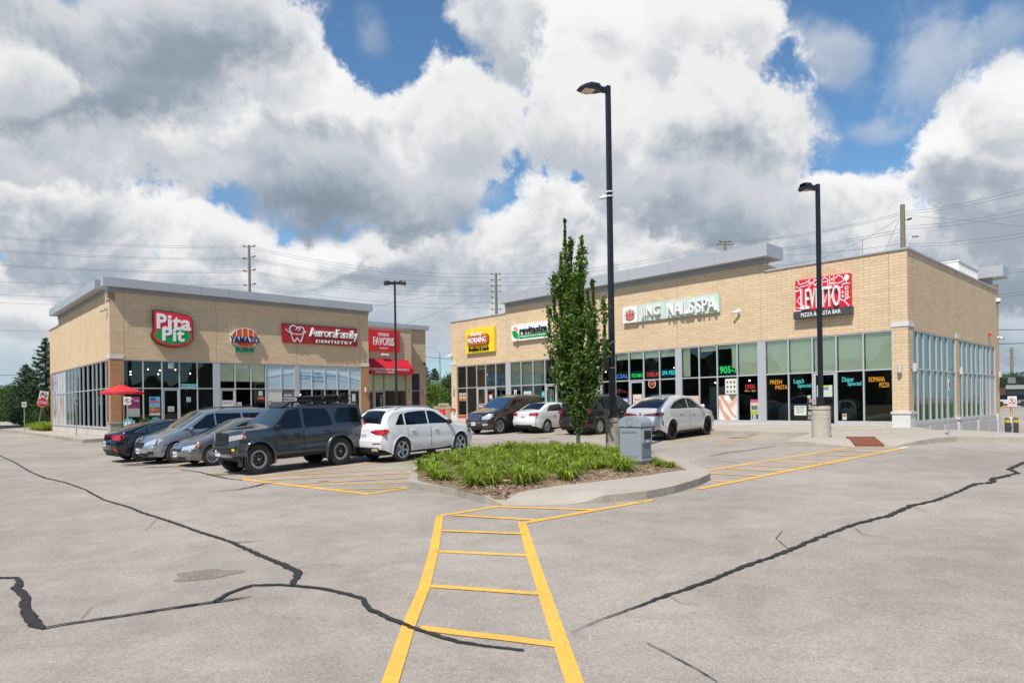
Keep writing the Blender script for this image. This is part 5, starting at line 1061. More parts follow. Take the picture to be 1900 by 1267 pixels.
        for w in s.wins:
            us = lin(w['lo'][0][0], w['lo'][-1][0], 22); q = panel(S, us, poly_rng(w['lo'], w['hi']), 5, .003, .012); o = q.build('side_window', w.get('m', s.glass), root, smooth=60)
        if s.__dict__.get('trimline'):
            for (lo, hi, mm) in s.trimline: q = panel(S, lin(lo[0][0], lo[-1][0], 40), poly_rng(lo, hi), 3, .012, .02); q.build('trim', mm, root, smooth=50)
        mx, mz = s.mirror; yy = s.yw(mx, mz)
        q = MB(); q.lathe([(0.001, -.10), (.055, -.095), (.085, -.05), (.09, .03), (.075, .09), (.001, .10)], 16, axis='y'); q.v = [(mx+.0+a*.75, sg*(yy+.13)+b*1., mz+.035+c*.85) for a, b, c in q.v]
        mo = q.build('mirror', s.__dict__.get('mirc', P), root, smooth=50); q = MB(); q.box(mx-.02, sg*(yy-.03), mz-.05, mx+.05, sg*(yy+.10), mz-.01); q.build('mirror_arm', black_pl, mo)
    # windscreen and rear window on the upper surface
    for nm, (x0, x1, f0, f1) in (('windscreen', s.wscr), ('rear_window', s.rwin)):
        if nm == 'rear_window' and s.__dict__.get('rwin_face'): continue
        q = panel(lambda x, f: s.topp(x, f), lin(x0, x1, 14), lambda u: (-(f0+(f1-f0)*(u-x0)/(x1-x0)), (f0+(f1-f0)*(u-x0)/(x1-x0))), 11, .006, .012); q.build(nm, s.wglass if nm == 'windscreen' else tint, root, smooth=60)
    # face patches: (name, surface 'f'/'r'/'s', lo, hi, material, offset)
    for nm, sf, lo, hi, mm, off in s.patches:
        if sf in 'fr':
            S = s.front if sf == 'f' else s.rear; q = panel(lambda y, z: S(y, z), lin(lo[0][0], lo[-1][0], 16), poly_rng(lo, hi), 5, off, .02); q.build(nm, mm, root, smooth=50)
        elif sf in 'FR':
            S = s.front if sf == 'F' else s.rear
            for sg in (1, -1): q = panel(lambda y, z, sg=sg: S(sg*y, z), lin(lo[0][0], lo[-1][0], 14), poly_rng(lo, hi), 5, off, .02); q.build(nm, mm, root, smooth=50)
        elif sf == 's':
            for sg in (1, -1): q = panel(lambda x, z, sg=sg: s.side(x, z, sg), lin(lo[0][0], lo[-1][0], 16), poly_rng(lo, hi), 5, off, .02); q.build(nm, mm, root, smooth=50)
        elif sf == 't':
            q = panel(lambda x, f: s.topp(x, f), lin(lo[0][0], lo[-1][0], 16), poly_rng(lo, hi), 9, off, .01); q.build(nm, mm, root, smooth=50)
    for (x0, x1, yf, h, rad, mm) in s.__dict__.get('rails', ()):
        for sg in (1, -1):
            pts = []
            for k in range(9): x = x0+(x1-x0)*k/8; p = s.topp(x, yf*sg); pts.append((p.x, p.y, p.z+(h if 0 < k < 8 else .0)))
            q = MB(); q.tube(pts, rad, 8); q.build('roof_rail', mm, root, smooth=50)
    if s.__dict__.get('plate'):
        for sf, z in s.plate:
            p = (s.front if sf == 'f' else s.rear)(0, z); q = MB(); sx = 1 if sf == 'f' else -1; dy = s.__dict__.get('pdy', 0)
            q.box(p.x-.01, dy-.155, z-.08, p.x+sx*.022, dy+.155, z+.08); q.build('number_plate', plate_m, root)
            q = MB(); Fp = lambda a, d, zz: (p.x+sx*(.022+d), dy+(a if sx > 0 else -a), zz); text(q, s.__dict__.get('ptext', 'CBKR 482'), Fp, -.125, .125, z-.04, z+.035, 0, .003, off=.01); q.build('plate_lettering', mat('plate blue', (.02, .05, .25), .5), root)
    return root
def paintm(name, c, metal=.4, rough=.28): return mat(name, c, rough, metal, 1., .5)
def place_axle(s, px, py, which, ang, sg):
    """car origin so that the tyre contact of one wheel stands on ground point px,py; sg = side of the car seen"""
    g = G(px, py).xy; ax = s.fx if which == 'f' else s.rx; off = Vector((ax, sg*(s.W/2-.10)))*.9; c_, s_ = math.cos(ang), math.sin(ang)
    o = g-Vector((c_*off.x-s_*off.y, s_*off.x+c_*off.y)); return o
def stand(root, s, o, ang):
    """level the car on the slope under its wheels"""
    f = Vector((math.cos(ang), math.sin(ang))); l = Vector((-f.y, f.x))
    zf = gh(*(o+f*s.fx)); zr = gh(*(o+f*s.rx)); zl = gh(*(o+l*s.W/2)); zrr = gh(*(o-l*s.W/2))
    root.scale = (.9, .9, root.scale.z); root.location = (o.x, o.y, (zf+zr)/2+.008); root.rotation_euler = (math.atan2(zl-zrr, s.W), -math.atan2(zf-zr, (s.fx-s.rx)*.95), ang)
def win(lo, hi, **k): return dict(lo=lo, hi=hi, **k)
# --- grey lifted SUV with roof rack; nose towards the camera-left (angle AL+pi)
grey_p = paintm('slate grey paint', (.062, .068, .080), .55, .25)
s = Car(L=4.80, W=1.90, wr=.415, ww=.27, rim_r=.245, fx=1.63, rx=-1.16, tum=.26, arch=1.17, high=True, treads=True, rc=.07, taper=.07,
        top=[(-2.41, 1.20), (-2.36, 1.62), (-2.18, 1.80), (-1.6, 1.845), (.2, 1.85), (.62, 1.80), (1.16, 1.32), (1.28, 1.28), (2.15, 1.23), (2.37, 1.17), (2.41, 1.08)],
        beltl=[(-2.41, 1.19), (0, 1.16), (1.2, 1.15), (2.41, 1.14)], sill=[(-2.41, .58), (-1.9, .52), (-1.8, .46), (1.9, .46), (2.0, .50), (2.41, .52)],
        nose=[(.5, .10), (.62, .0), (.78, .0), (.95, .04), (1.12, .06), (1.22, .12)], tail=[(.55, .0), (.78, .0), (.85, .10), (1.2, .14), (1.6, .24), (1.85, .36)], paint=grey_p, glass=tint, wglass=clearish, rimc=silver, spokes=6, spoke='truck', hr=0, handle=black_m, hdz=.12,
        doors=[(-.92, .14, .58), (.17, 1.04, .58)], lip=(.075, .045, None), mirror=(1.02, 1.22), mirc=black_m, crease=1.5,
        wins=[win([(-.90, 1.22), (-.66, 1.20), (.09, 1.19)], [(-.90, 1.30), (-.74, 1.70), (.09, 1.73)]), win([(.20, 1.19), (.98, 1.19), (1.04, 1.20)], [(.20, 1.73), (.62, 1.68), (1.04, 1.28)]),
              win([(-2.14, 1.32), (-1.95, 1.24), (-1.02, 1.28)], [(-2.10, 1.50), (-1.95, 1.68), (-1.20, 1.71), (-1.02, 1.50)])],
        wscr=(1.14, .66, .93, .90), rwin=(-2.38, -2.25, .8, .75), rwin_face=True,
        patches=[('grille', 'f', [(-.44, .84), (.44, .84)], [(-.44, 1.10), (-.36, 1.15), (.36, 1.15), (.44, 1.10)], black_pl, .012), ('grille_bar', 'f', [(-.40, .98), (.40, .98)], [(-.40, 1.02), (.40, 1.02)], grey_p, .03), ('grille_frame', 'f', [(-.80, .76), (.80, .76)], [(-.80, .82), (.80, .82)], grey_p, .03),
                 ('bumper_intake', 'f', [(-.62, .60), (.62, .60)], [(-.62, .75), (.62, .75)], black_pl, .01), ('skid_plate', 'f', [(-.55, .50), (.55, .50)], [(-.50, .585), (.50, .585)], silver, .02),
                 ('headlight', 'F', [(.50, .93), (.80, .97), (.955, 1.0)], [(.50, 1.07), (.80, 1.10), (.955, 1.11)], clear_lens, .015), ('indicator', 's', [(2.06, 1.0), (2.24, 1.0)], [(2.06, 1.07), (2.24, 1.10)], amber, .012), ('fog_lamp', 'F', [(.66, .68), (.76, .68)], [(.66, .74), (.76, .74)], mat('yellow fog lens', (.7, .55, .02), .2), .015),
                 ('tail_light', 's', [(-2.40, 1.04), (-2.20, 1.04)], [(-2.40, 1.32), (-2.27, 1.32), (-2.20, 1.14)], clear_lens, .02), ('tail_light', 'R', [(.72, 1.0), (.95, 1.0)], [(.72, 1.28), (.95, 1.32)], red_lens, .02), ('rear_glass', 'r', [(-.66, 1.34), (.66, 1.34)], [(-.6, 1.70), (.6, 1.70)], tint, .008), ('rear_bumper', 'r', [(-.9, .56), (.9, .56)], [(-.9, .76), (.9, .76)], black_pl, .03),
                 ('hood_scoop', 't', [(1.45, -.30), (2.0, -.30)], [(1.45, .30), (2.0, .30)], grey_p, .03)],
        trimline=[([(-.85, .43), (.98, .43)], [(-.85, .50), (.98, .50)], black_pl)], plate=[('f', .60)], ptext='CNTJ 615', pdy=-.2)
AF = AL+math.pi
A4 = AF-R(.8); o = place_axle(s, 480, 880, 'f', A4, 1); t = build_car('suv', 'grey lifted SUV with a black roof rack and beadlock style wheels, nearest the camera', 'SUV', s, (0, 0, 0), A4); stand(t, s, o, A4)
q = MB()        # roof rack tray, side rails, cross bars, wind fairing
for sg in (1, -1): q.box(-1.75, sg*.60-.02, 1.885, .42, sg*.60+.02, 1.935)
for k in range(9): x = -1.7+.25*k; q.box(x-.02, -.6, 1.895, x+.02, .6, 1.915)
for x in (-1.6, -.6, .35):
    for sg in (1, -1): q.box(x-.03, sg*.62-.02, 1.78, x+.03, sg*.62+.02, 1.90)
q.build('roof_rack', black_pl, t); q = MB(); q.hexa([(.40, -.56, 1.835), (.66, -.52, 1.79), (.66, .52, 1.79), (.40, .56, 1.835), (.36, -.58, 1.935), (.42, -.57, 1.93), (.42, .57, 1.93), (.36, .58, 1.935)]); q.build('wind_fairing', mat('satin grey deflector', (.03, .03, .034), .6), t, bevel=.008)
suv_root = t
r = thing('cargo_case', 'black hard case strapped on the roof rack of the grey SUV', 'case', t.location, 0); r.rotation_euler = t.rotation_euler
q = MB(); q.box(-1.62, -.44, 1.92, -.36, .46, 2.03); q.build('case', black_pl, r, bevel=.025); q = MB(); q.box(-1.66, -.47, 2.03, -.32, .49, 2.07); q.build('lid', black_pl, r, bevel=.02)
q = MB(); [q.box(x, -.48, 1.98, x+.07, .50, 2.085) for x in (-1.3, -.75)]; q.build('strap', mat('grey webbing', (.06, .06, .065), .8), r)
# --- white crossover, seen from behind right; points away
white_car = paintm('white pearl paint', (.72, .73, .74), .05, .25)
s = Car(L=4.48, W=1.85, wr=.355, ww=.24, rim_r=.245, fx=1.42, rx=-1.26, tum=.30, rc=.10, taper=.12, arch=1.12,
        top=[(-2.24, .98), (-2.17, 1.07), (-2.12, 1.12), (-1.62, 1.50), (-1.5, 1.545), (-.7, 1.60), (.1, 1.575), (.45, 1.50), (1.12, 1.09), (1.3, 1.04), (1.95, .93), (2.2, .80), (2.24, .72)],
        beltl=[(-2.24, 1.05), (-1.2, 1.03), (1.2, .98), (2.24, .78)], sill=[(-2.24, .40), (-1.8, .30), (-1.6, .24), (1.8, .24), (1.95, .26), (2.24, .30)], nose=[(.3, .06), (.45, 0), (.6, 0), (.8, .10), (1., .2)], tail=[(.3, .08), (.5, .0), (.66, .0), (.72, .06), (1.0, .10), (1.1, .14), (1.5, .2)],
        paint=white_car, glass=tint, wglass=tint, rimc=silver, spokes=5, spoke='y', hr=1, handle=white_car, doors=[(-1.02, -.02, .36), (.02, 1.04, .36)], lip=(.045, .012, None), mirror=(.80, 1.05), mirc=black_m, tcv=.2,
        wins=[win([(-1.52, 1.09), (-1.15, 1.08)], [(-1.52, 1.10), (-1.28, 1.38), (-1.15, 1.42)]), win([(-1.08, 1.07), (-.12, 1.06)], [(-1.08, 1.40), (-.9, 1.44), (-.12, 1.475)]), win([(-.06, 1.06), (.84, 1.04), (.90, 1.04)], [(-.06, 1.475), (.25, 1.43), (.90, 1.07)])],
        wscr=(1.08, .42, .90, .86), rwin=(-2.08, -1.60, .80, .72), plate=[('r', .80)], ptext='CPLF 207', rails=[(-1.35, .25, .93, .05, .016, silver)],
        patches=[('tail_light', 'R', [(.34, .90), (.55, .84), (.90, .80)], [(.34, .925), (.60, .97), (.90, .985)], red_lens, .012), ('tail_light', 's', [(-2.14, .82), (-1.82, .90)], [(-2.14, .98), (-1.82, .96)], red_lens, .012), ('rear_bumper', 'r', [(-.70, .30), (.70, .30)], [(-.78, .46), (.78, .46)], black_pl, .012), ('reflector', 'R', [(.5, .56), (.80, .57)], [(.5, .585), (.80, .595)], mat('maroon reflector', (.12, .01, .01), .3), .012), ('exhaust_trim', 'R', [(.42, .36), (.66, .36)], [(.42, .43), (.66, .45)], chrome, .02),
                 ('headlight', 'F', [(.52, .68), (.88, .70)], [(.52, .78), (.88, .80)], clear_lens, .012), ('headlight', 's', [(1.90, .70), (2.16, .68)], [(1.90, .78), (2.16, .80)], tint, .012), ('grille', 'f', [(-.45, .44), (.45, .44)], [(-.45, .76), (.45, .76)], black_pl, .012), ('spoiler', 't', [(-1.62, -.84), (-1.48, -.84)], [(-1.62, .84), (-1.48, .84)], white_car, .028)],
        trimline=[([(-.95, .235), (.98, .235)], [(-.95, .285), (-.5, .30), (.4, .29), (.98, .32)], black_pl)])
AQ = AL+R(1.); o = place_axle(s, 746, 856, 'r', AQ, -1); t = build_car('suv', 'white crossover parked beside the grey SUV with its tail towards the camera', 'SUV', s, (0, 0, 0), AQ); stand(t, s, o, AQ); t.scale = (.9, .9, 1.03); q3o = o
# --- silver minivan, nose to the camera-left
silver_p = paintm('silver paint', (.36, .385, .41), .6, .28)
s = Car(L=5.08, W=1.98, wr=.345, ww=.22, rim_r=.225, fx=1.55, rx=-1.48, tum=.26, rc=.10, taper=.12, nc=.30, arch=1.12,
        top=[(-2.54, 1.05), (-2.50, 1.40), (-2.3, 1.68), (-1.6, 1.745), (-.2, 1.75), (.35, 1.68), (1.35, 1.14), (1.5, 1.08), (2.2, .90), (2.48, .72), (2.54, .62)],
        beltl=[(-2.54, 1.08), (0, 1.05), (1.2, 1.0), (2.54, .74)], sill=[(-2.54, .36), (-1.9, .26), (1.9, .24), (2.54, .26)], nose=[(.25, .10), (.4, .0), (.55, .0), (.75, .08), (.9, .18)], tail=[(.3, .1), (.5, .0), (.8, .0), (1.1, .1), (1.6, .3)],
        paint=silver_p, glass=tint, wglass=clearish, rimc=silver, spokes=7, spoke='plain', hr=0, handle=silver_p, doors=[(-.98, .06, .34), (.10, 1.16, .34)], mirror=(1.02, 1.06),
        wins=[win([(-.95, 1.11), (.03, 1.10)], [(-.95, 1.55), (.03, 1.58)]), win([(.09, 1.10), (1.0, 1.07)], [(.09, 1.58), (.35, 1.53), (1.0, 1.12)]), win([(-2.2, 1.14), (-1.03, 1.11)], [(-2.2, 1.42), (-2.05, 1.52), (-1.03, 1.55)]), win([(1.08, 1.06), (1.30, 1.05)], [(1.08, 1.12), (1.30, 1.055)])],
        wscr=(1.36, .40, .90, .86), rwin=(-2.5, -2.36, .8, .75), rwin_face=True, plate=[('f', .44)], ptext='BKTX 391', rails=[(-1.9, -.2, .92, .05, .016, black_pl)],
        patches=[('grille', 'f', [(-.42, .56), (.42, .56)], [(-.42, .72), (.42, .72)], black_pl, .012), ('headlight', 'F', [(.50, .60), (.92, .66)], [(.50, .70), (.92, .84)], clear_lens, .012), ('headlight', 's', [(1.98, .76), (2.42, .66)], [(1.98, .88), (2.42, .80)], clear_lens, .012), ('indicator', 's', [(1.98, .85), (2.15, .83)], [(1.98, .89), (2.15, .87)], amber, .016),
                 ('bumper_intake', 'f', [(-.6, .28), (.6, .28)], [(-.6, .38), (.6, .38)], black_pl, .012), ('fog_lamp', 'F', [(.66, .34), (.88, .36)], [(.66, .43), (.88, .45)], black_pl, .014)])
o = place_axle(s, 327, 859, 'f', AF, 1); t = build_car('minivan', 'silver minivan parked nose out between the black saloon and the low grey silver saloon', 'minivan', s, (0, 0, 0), AF); stand(t, s, o, AF)
# --- small silver saloon
grey2 = paintm('warm grey silver paint', (.22, .225, .225), .6, .28)
s = Car(L=4.50, W=1.76, wr=.315, ww=.20, rim_r=.205, fx=1.33, rx=-1.37, tum=.33, rc=.10, taper=.12, nc=.30, arch=1.12,
        top=[(-2.25, .88), (-2.18, 1.0), (-1.75, 1.06), (-1.5, 1.10), (-.75, 1.40), (-.2, 1.43), (.2, 1.38), (1.2, .98), (1.35, .93), (2.0, .76), (2.2, .64), (2.25, .55)],
        beltl=[(-2.25, .98), (0, .92), (1.2, .88), (2.25, .62)], sill=[(-2.25, .34), (-1.8, .22), (1.8, .20), (2.25, .22)], nose=[(.2, .1), (.35, 0), (.5, 0), (.65, .1), (.8, .2)], tail=[(.3, .1), (.5, .0), (.8, .0), (1.0, .12)],
        paint=grey2, glass=tint, wglass=clearish, rimc=silver, spokes=10, spoke='plain', hr=0, handle=grey2, doors=[(-1.0, -.06, .30), (-.02, 1.0, .30)], mirror=(.90, .94),
        wins=[win([(-1.25, .99), (-.10, .97)], [(-1.25, 1.0), (-.8, 1.27), (-.10, 1.32)]), win([(-.04, .97), (.95, .93)], [(-.04, 1.32), (.25, 1.27), (.95, .96)])],
        wscr=(1.22, .26, .90, .84), rwin=(-1.45, -.8, .82, .8), plate=[('f', .40)], ptext='AWCE 774',
        patches=[('grille', 'f', [(-.40, .50), (.40, .50)], [(-.40, .60), (.40, .60)], black_pl, .012), ('grille_bar', 'f', [(-.36, .56), (.36, .56)], [(-.36, .60), (.36, .60)], chrome, .018), ('headlight', 'F', [(.42, .52), (.84, .56)], [(.42, .62), (.84, .70)], clear_lens, .012), ('headlight', 's', [(1.80, .62), (2.12, .56)], [(1.80, .70), (2.12, .68)], clear_lens, .012), ('indicator', 's', [(1.76, .62), (1.94, .60)], [(1.76, .71), (1.94, .70)], amber, .016), ('bumper_intake', 'f', [(-.55, .24), (.55, .24)], [(-.55, .33), (.55, .33)], black_pl, .012)])
o = place_axle(s, 394, 864, 'f', AF, 1); t = build_car('saloon_car', 'low grey silver saloon squeezed between the silver minivan and the grey SUV', 'car', s, (0, 0, 0), AF); stand(t, s, o, AF)
# --- black saloon at the end, tail to the camera-left
blackp = paintm('black paint', (.008, .010, .016), .2, .2)
s = Car(L=4.63, W=1.80, wr=.325, ww=.21, rim_r=.215, fx=1.37, rx=-1.33, tum=.33, rc=.10, taper=.12, arch=1.12,
        top=[(-2.31, .95), (-2.24, 1.02), (-2.0, 1.06), (-1.1, 1.30), (-.4, 1.41), (.1, 1.40), (.5, 1.30), (1.25, .98), (1.4, .93), (2.05, .78), (2.31, .6)],
        beltl=[(-2.31, 1.0), (0, .93), (1.2, .9), (2.31, .64)], sill=[(-2.31, .36), (-1.8, .22), (1.8, .2), (2.31, .24)], nose=[(.2, .1), (.4, 0), (.6, .05), (.8, .2)], tail=[(.3, .12), (.5, .0), (.7, .0), (.8, .08), (1.0, .12)],
        paint=blackp, glass=clearish, wglass=tint, rimc=black_pl, spokes=10, spoke='plain', hr=1, handle=blackp, doors=[(-1.05, -.08, .30), (-.04, 1.0, .30)], mirror=(.95, .96), tcv=.22,
        wins=[win([(-1.50, 1.0), (-1.12, .985)], [(-1.50, 1.01), (-1.12, 1.17)]), win([(-1.06, .985), (-.14, .97)], [(-1.06, 1.19), (-.6, 1.29), (-.14, 1.32)]), win([(-.08, .97), (.95, .94)], [(-.08, 1.32), (.3, 1.28), (.95, .96)])],
        wscr=(1.26, .55, .9, .84), rwin=(-1.95, -1.05, .80, .78), plate=[('r', .66)], ptext='CSRM 558',
        trimline=[([(-1.54, 1.0), (-1.1, 1.18), (-.6, 1.30), (-.1, 1.335)], [(-1.54, 1.018), (-1.1, 1.20), (-.6, 1.32), (-.1, 1.355)], chrome)],
        patches=[('tail_light', 'R', [(.36, .88), (.6, .78), (.88, .76)], [(.36, .92), (.6, .94), (.88, .97)], red_lens, .014), ('tail_light', 's', [(-2.26, .76), (-1.95, .90)], [(-2.26, .97), (-1.95, .97)], red_lens, .014), ('lamp_bar', 'r', [(-.36, .885), (.36, .885)], [(-.36, .92), (.36, .92)], red_lens, .012), ('rear_diffuser', 'r', [(-.6, .34), (.6, .34)], [(-.66, .46), (.66, .46)], black_pl, .012), ('reflector', 'R', [(.66, .42), (.80, .42)], [(.66, .52), (.80, .52)], red_lens, .012)])
g = G(250, 858).xy; o = place_axle(s, 262, 856, 'r', AL, -1); t = build_car('saloon_car', 'black saloon at the left end of the row with a large red tail light', 'car', s, (0, 0, 0), AL); stand(t, s, o, AL)
# --- dark saloon half hidden between grey SUV and white crossover
s2 = Car(**{k: v for k, v in s.__dict__.items() if k not in ('hl', 'ra')}); s2.patches = []; s2.trimline = []; s2.plate = [('f', .4)]; s2.ptext = 'CJXV 126'
f_ = Vector((math.cos(AL), math.sin(AL))); l_ = Vector((-f_.y, f_.x)); o = q3o+l_*2.5+f_*.9
s2.patches = [('headlight', 'F', [(.42, .52), (.84, .56)], [(.42, .62), (.84, .70)], clear_lens, .012)]
t = build_car('saloon_car', 'dark saloon almost hidden behind the white crossover', 'car', s2, (0, 0, 0), AF); stand(t, s2, o, AF)
# --- brown crossover by the breakfast shop, nose to the camera
brown = paintm('brown metallic paint', (.055, .045, .040), .5, .28); ARB = AR+math.pi
s = Car(L=5.12, W=2.00, wr=.375, ww=.24, rim_r=.245, fx=1.53, rx=-1.49, tum=.30, rc=.12, taper=.13, nc=.34, arch=1.12,
        top=[(-2.56, 1.15), (-2.5, 1.45), (-2.2, 1.72), (-1.4, 1.79), (-.2, 1.80), (.35, 1.72), (1.2, 1.24), (1.4, 1.19), (2.15, 1.02), (2.48, .84), (2.56, .72)],
        beltl=[(-2.56, 1.16), (0, 1.12), (1.2, 1.08), (2.56, .84)], sill=[(-2.56, .40), (-1.9, .28), (1.9, .26), (2.56, .28)], nose=[(.25, .10), (.4, .0), (.6, .0), (.85, .08), (1., .2)], tail=[(.3, .1), (.5, .0), (.8, .0), (1.1, .1), (1.6, .3)],
        paint=brown, glass=tint, wglass=mat('blue tinted windscreen', (.02, .05, .10), .03, 0, 1.), rimc=silver, spokes=14, spoke='multi', hr=0, handle=brown, doors=[(-.98, .04, .36), (.08, 1.10, .36)], mirror=(.98, 1.16), rails=[(-1.9, 0, .92, .05, .016, silver)],
        wins=[win([(-.95, 1.17), (.0, 1.16)], [(-.95, 1.58), (.0, 1.61)]), win([(.06, 1.16), (.95, 1.13)], [(.06, 1.61), (.35, 1.56), (.95, 1.17)]), win([(-2.0, 1.22), (-1.03, 1.17)], [(-2.0, 1.46), (-1.8, 1.54), (-1.03, 1.58)])],
        wscr=(1.22, .40, .90, .86), rwin=(-2.5, -2.36, .8, .75), rwin_face=True, plate=[('f', .52)], ptext='BWLK 930',
        patches=[('grille', 'f', [(-.46, .76), (-.3, .66), (.3, .66), (.46, .76)], [(-.46, .84), (-.4, .90), (.4, .90), (.46, .84)], mat('dark chrome grille', (.18, .18, .19), .3, .8), .014), ('grille_frame', 'f', [(-.50, .84), (-.4, .905), (.4, .905), (.50, .84)], [(-.50, .87), (-.4, .94), (.4, .94), (.50, .87)], chrome, .02),
                 ('headlight', 'F', [(.55, .72), (.95, .74)], [(.55, .84), (.95, .98)], clear_lens, .012), ('headlight', 's', [(2.0, .84), (2.42, .72)], [(2.0, .98), (2.42, .94)], clear_lens, .012), ('chrome_strip', 'f', [(-.85, .56), (.85, .56)], [(-.85, .585), (.85, .585)], chrome, .016), ('fog_lamp', 'F', [(.62, .44), (.86, .45)], [(.62, .52), (.86, .53)], clear_lens, .014), ('bumper_intake', 'f', [(-.6, .30), (.6, .30)], [(-.6, .42), (.6, .42)], black_pl, .012)])
o = place_axle(s, 927, 805, 'f', ARB, 1); t = build_car('suv', 'brown crossover parked nose out in front of the breakfast shop', 'SUV', s, (0, 0, 0), ARB); stand(t, s, o, ARB)
# --- white saloon, tail to the camera
s = Car(L=4.66, W=1.78, wr=.315, ww=.20, rim_r=.205, fx=1.32, rx=-1.33, tum=.33, rc=.09, taper=.12, arch=1.12,
        top=[(-2.33, .95), (-2.26, 1.04), (-1.75, 1.10), (-1.05, 1.40), (-.3, 1.45), (.2, 1.40), (1.05, 1.02), (1.2, .97), (2.1, .80), (2.33, .6)],
        beltl=[(-2.33, 1.0), (0, .97), (1.2, .93), (2.33, .66)], sill=[(-2.33, .36), (-1.8, .24), (1.8, .22), (2.33, .24)], nose=[(.2, .1), (.4, 0), (.6, .05), (.8, .2)], tail=[(.3, .08), (.5, .0), (.62, .0), (.7, .06), (1.0, .10)],
        paint=white_car, glass=tint, wglass=tint, rimc=silver, spokes=9, spoke='plain', hr=1, handle=white_car, doors=[(-1.0, -.04, .32), (0, 1.0, .32)], mirror=(.9, 1.0),
        wins=[win([(-1.3, 1.02), (-.1, 1.01)], [(-1.3, 1.06), (-1.0, 1.28), (-.1, 1.35)]), win([(-.04, 1.01), (.85, .98)], [(-.04, 1.35), (.25, 1.3), (.85, 1.0)])], wscr=(1.06, .26, .9, .84), rwin=(-1.70, -1.05, .82, .80), plate=[('r', .80)], ptext='ADHN 043',
        patches=[('tail_light', 'R', [(.42, .84), (.84, .84)], [(.42, .97), (.84, .99)], red_lens, .014), ('tail_light', 's', [(-2.26, .84), (-2.05, .88)], [(-2.26, .99), (-2.05, .98)], red_lens, .014), ('rear_diffuser', 'r', [(-.6, .32), (.6, .32)], [(-.6, .42), (.6, .42)], black_pl, .012)])
o = place_axle(s, 1014, 803, 'r', AR, -1); t = build_car('saloon_car', 'white saloon parked between the brown crossover and the black minivan', 'car', s, (0, 0, 0), AR); stand(t, s, o, AR)
# --- black minivan behind the narrow tree
darkb = paintm('dark brown black paint', (.016, .012, .012), .3, .22)
s = Car(L=5.11, W=1.98, wr=.35, ww=.23, rim_r=.23, fx=1.55, rx=-1.51, tum=.26, rc=.10, taper=.10, arch=1.12,
        top=[(-2.56, 1.08), (-2.50, 1.20), (-2.25, 1.62), (-2.1, 1.70), (-1.2, 1.755), (-.1, 1.74), (.45, 1.66), (1.3, 1.16), (1.5, 1.10), (2.25, .94), (2.56, .7)],
        beltl=[(-2.56, 1.10), (0, 1.06), (1.2, 1.02), (2.56, .78)], sill=[(-2.56, .38), (-1.9, .26), (1.9, .24), (2.56, .26)], nose=[(.2, .1), (.4, 0), (.7, .05), (.9, .2)], tail=[(.3, .08), (.5, .0), (.66, .0), (.74, .07), (1.1, .10), (1.6, .12)],
        paint=darkb, glass=tint, wglass=tint, rimc=silver, spokes=10, spoke='plain', hr=1, handle=chrome, doors=[(-.98, .06, .34), (.10, 1.12, .34)], mirror=(1.0, 1.1), rails=[(-1.9, 0, .92, .05, .016, black_pl)],
        wins=[win([(-2.05, 1.14), (-1.03, 1.12)], [(-2.05, 1.5), (-1.03, 1.56)]), win([(-.97, 1.12), (.03, 1.11)], [(-.97, 1.56), (.03, 1.58)]), win([(.09, 1.11), (1.02, 1.07)], [(.09, 1.58), (.4, 1.52), (1.02, 1.12)], m=clearish)],
        wscr=(1.3, .5, .9, .86), rwin=(-2.46, -2.22, .86, .80), plate=[('r', .86)], ptext='CAWP 861',
        patches=[('tail_light', 'R', [(.70, .94), (.98, .94)], [(.70, 1.08), (.98, 1.10)], red_lens, .014), ('tail_light', 's', [(-2.5, .94), (-2.3, .98)], [(-2.5, 1.12), (-2.3, 1.10)], red_lens, .014), ('chrome_strip', 'r', [(-.68, 1.0), (.68, 1.0)], [(-.68, 1.03), (.68, 1.03)], chrome, .016), ('rear_bumper', 'r', [(-.8, .40), (.8, .40)], [(-.8, .56), (.8, .56)], black_pl, .014), ('reflector', 'R', [(.6, .58), (.9, .58)], [(.6, .62), (.9, .62)], red_lens, .014)])
o = place_axle(s, 1112, 806, 'r', AR, -1); t = build_car('minivan', 'black minivan partly hidden behind the narrow tree and lamp post', 'minivan', s, (0, 0, 0), AR); stand(t, s, o, AR)
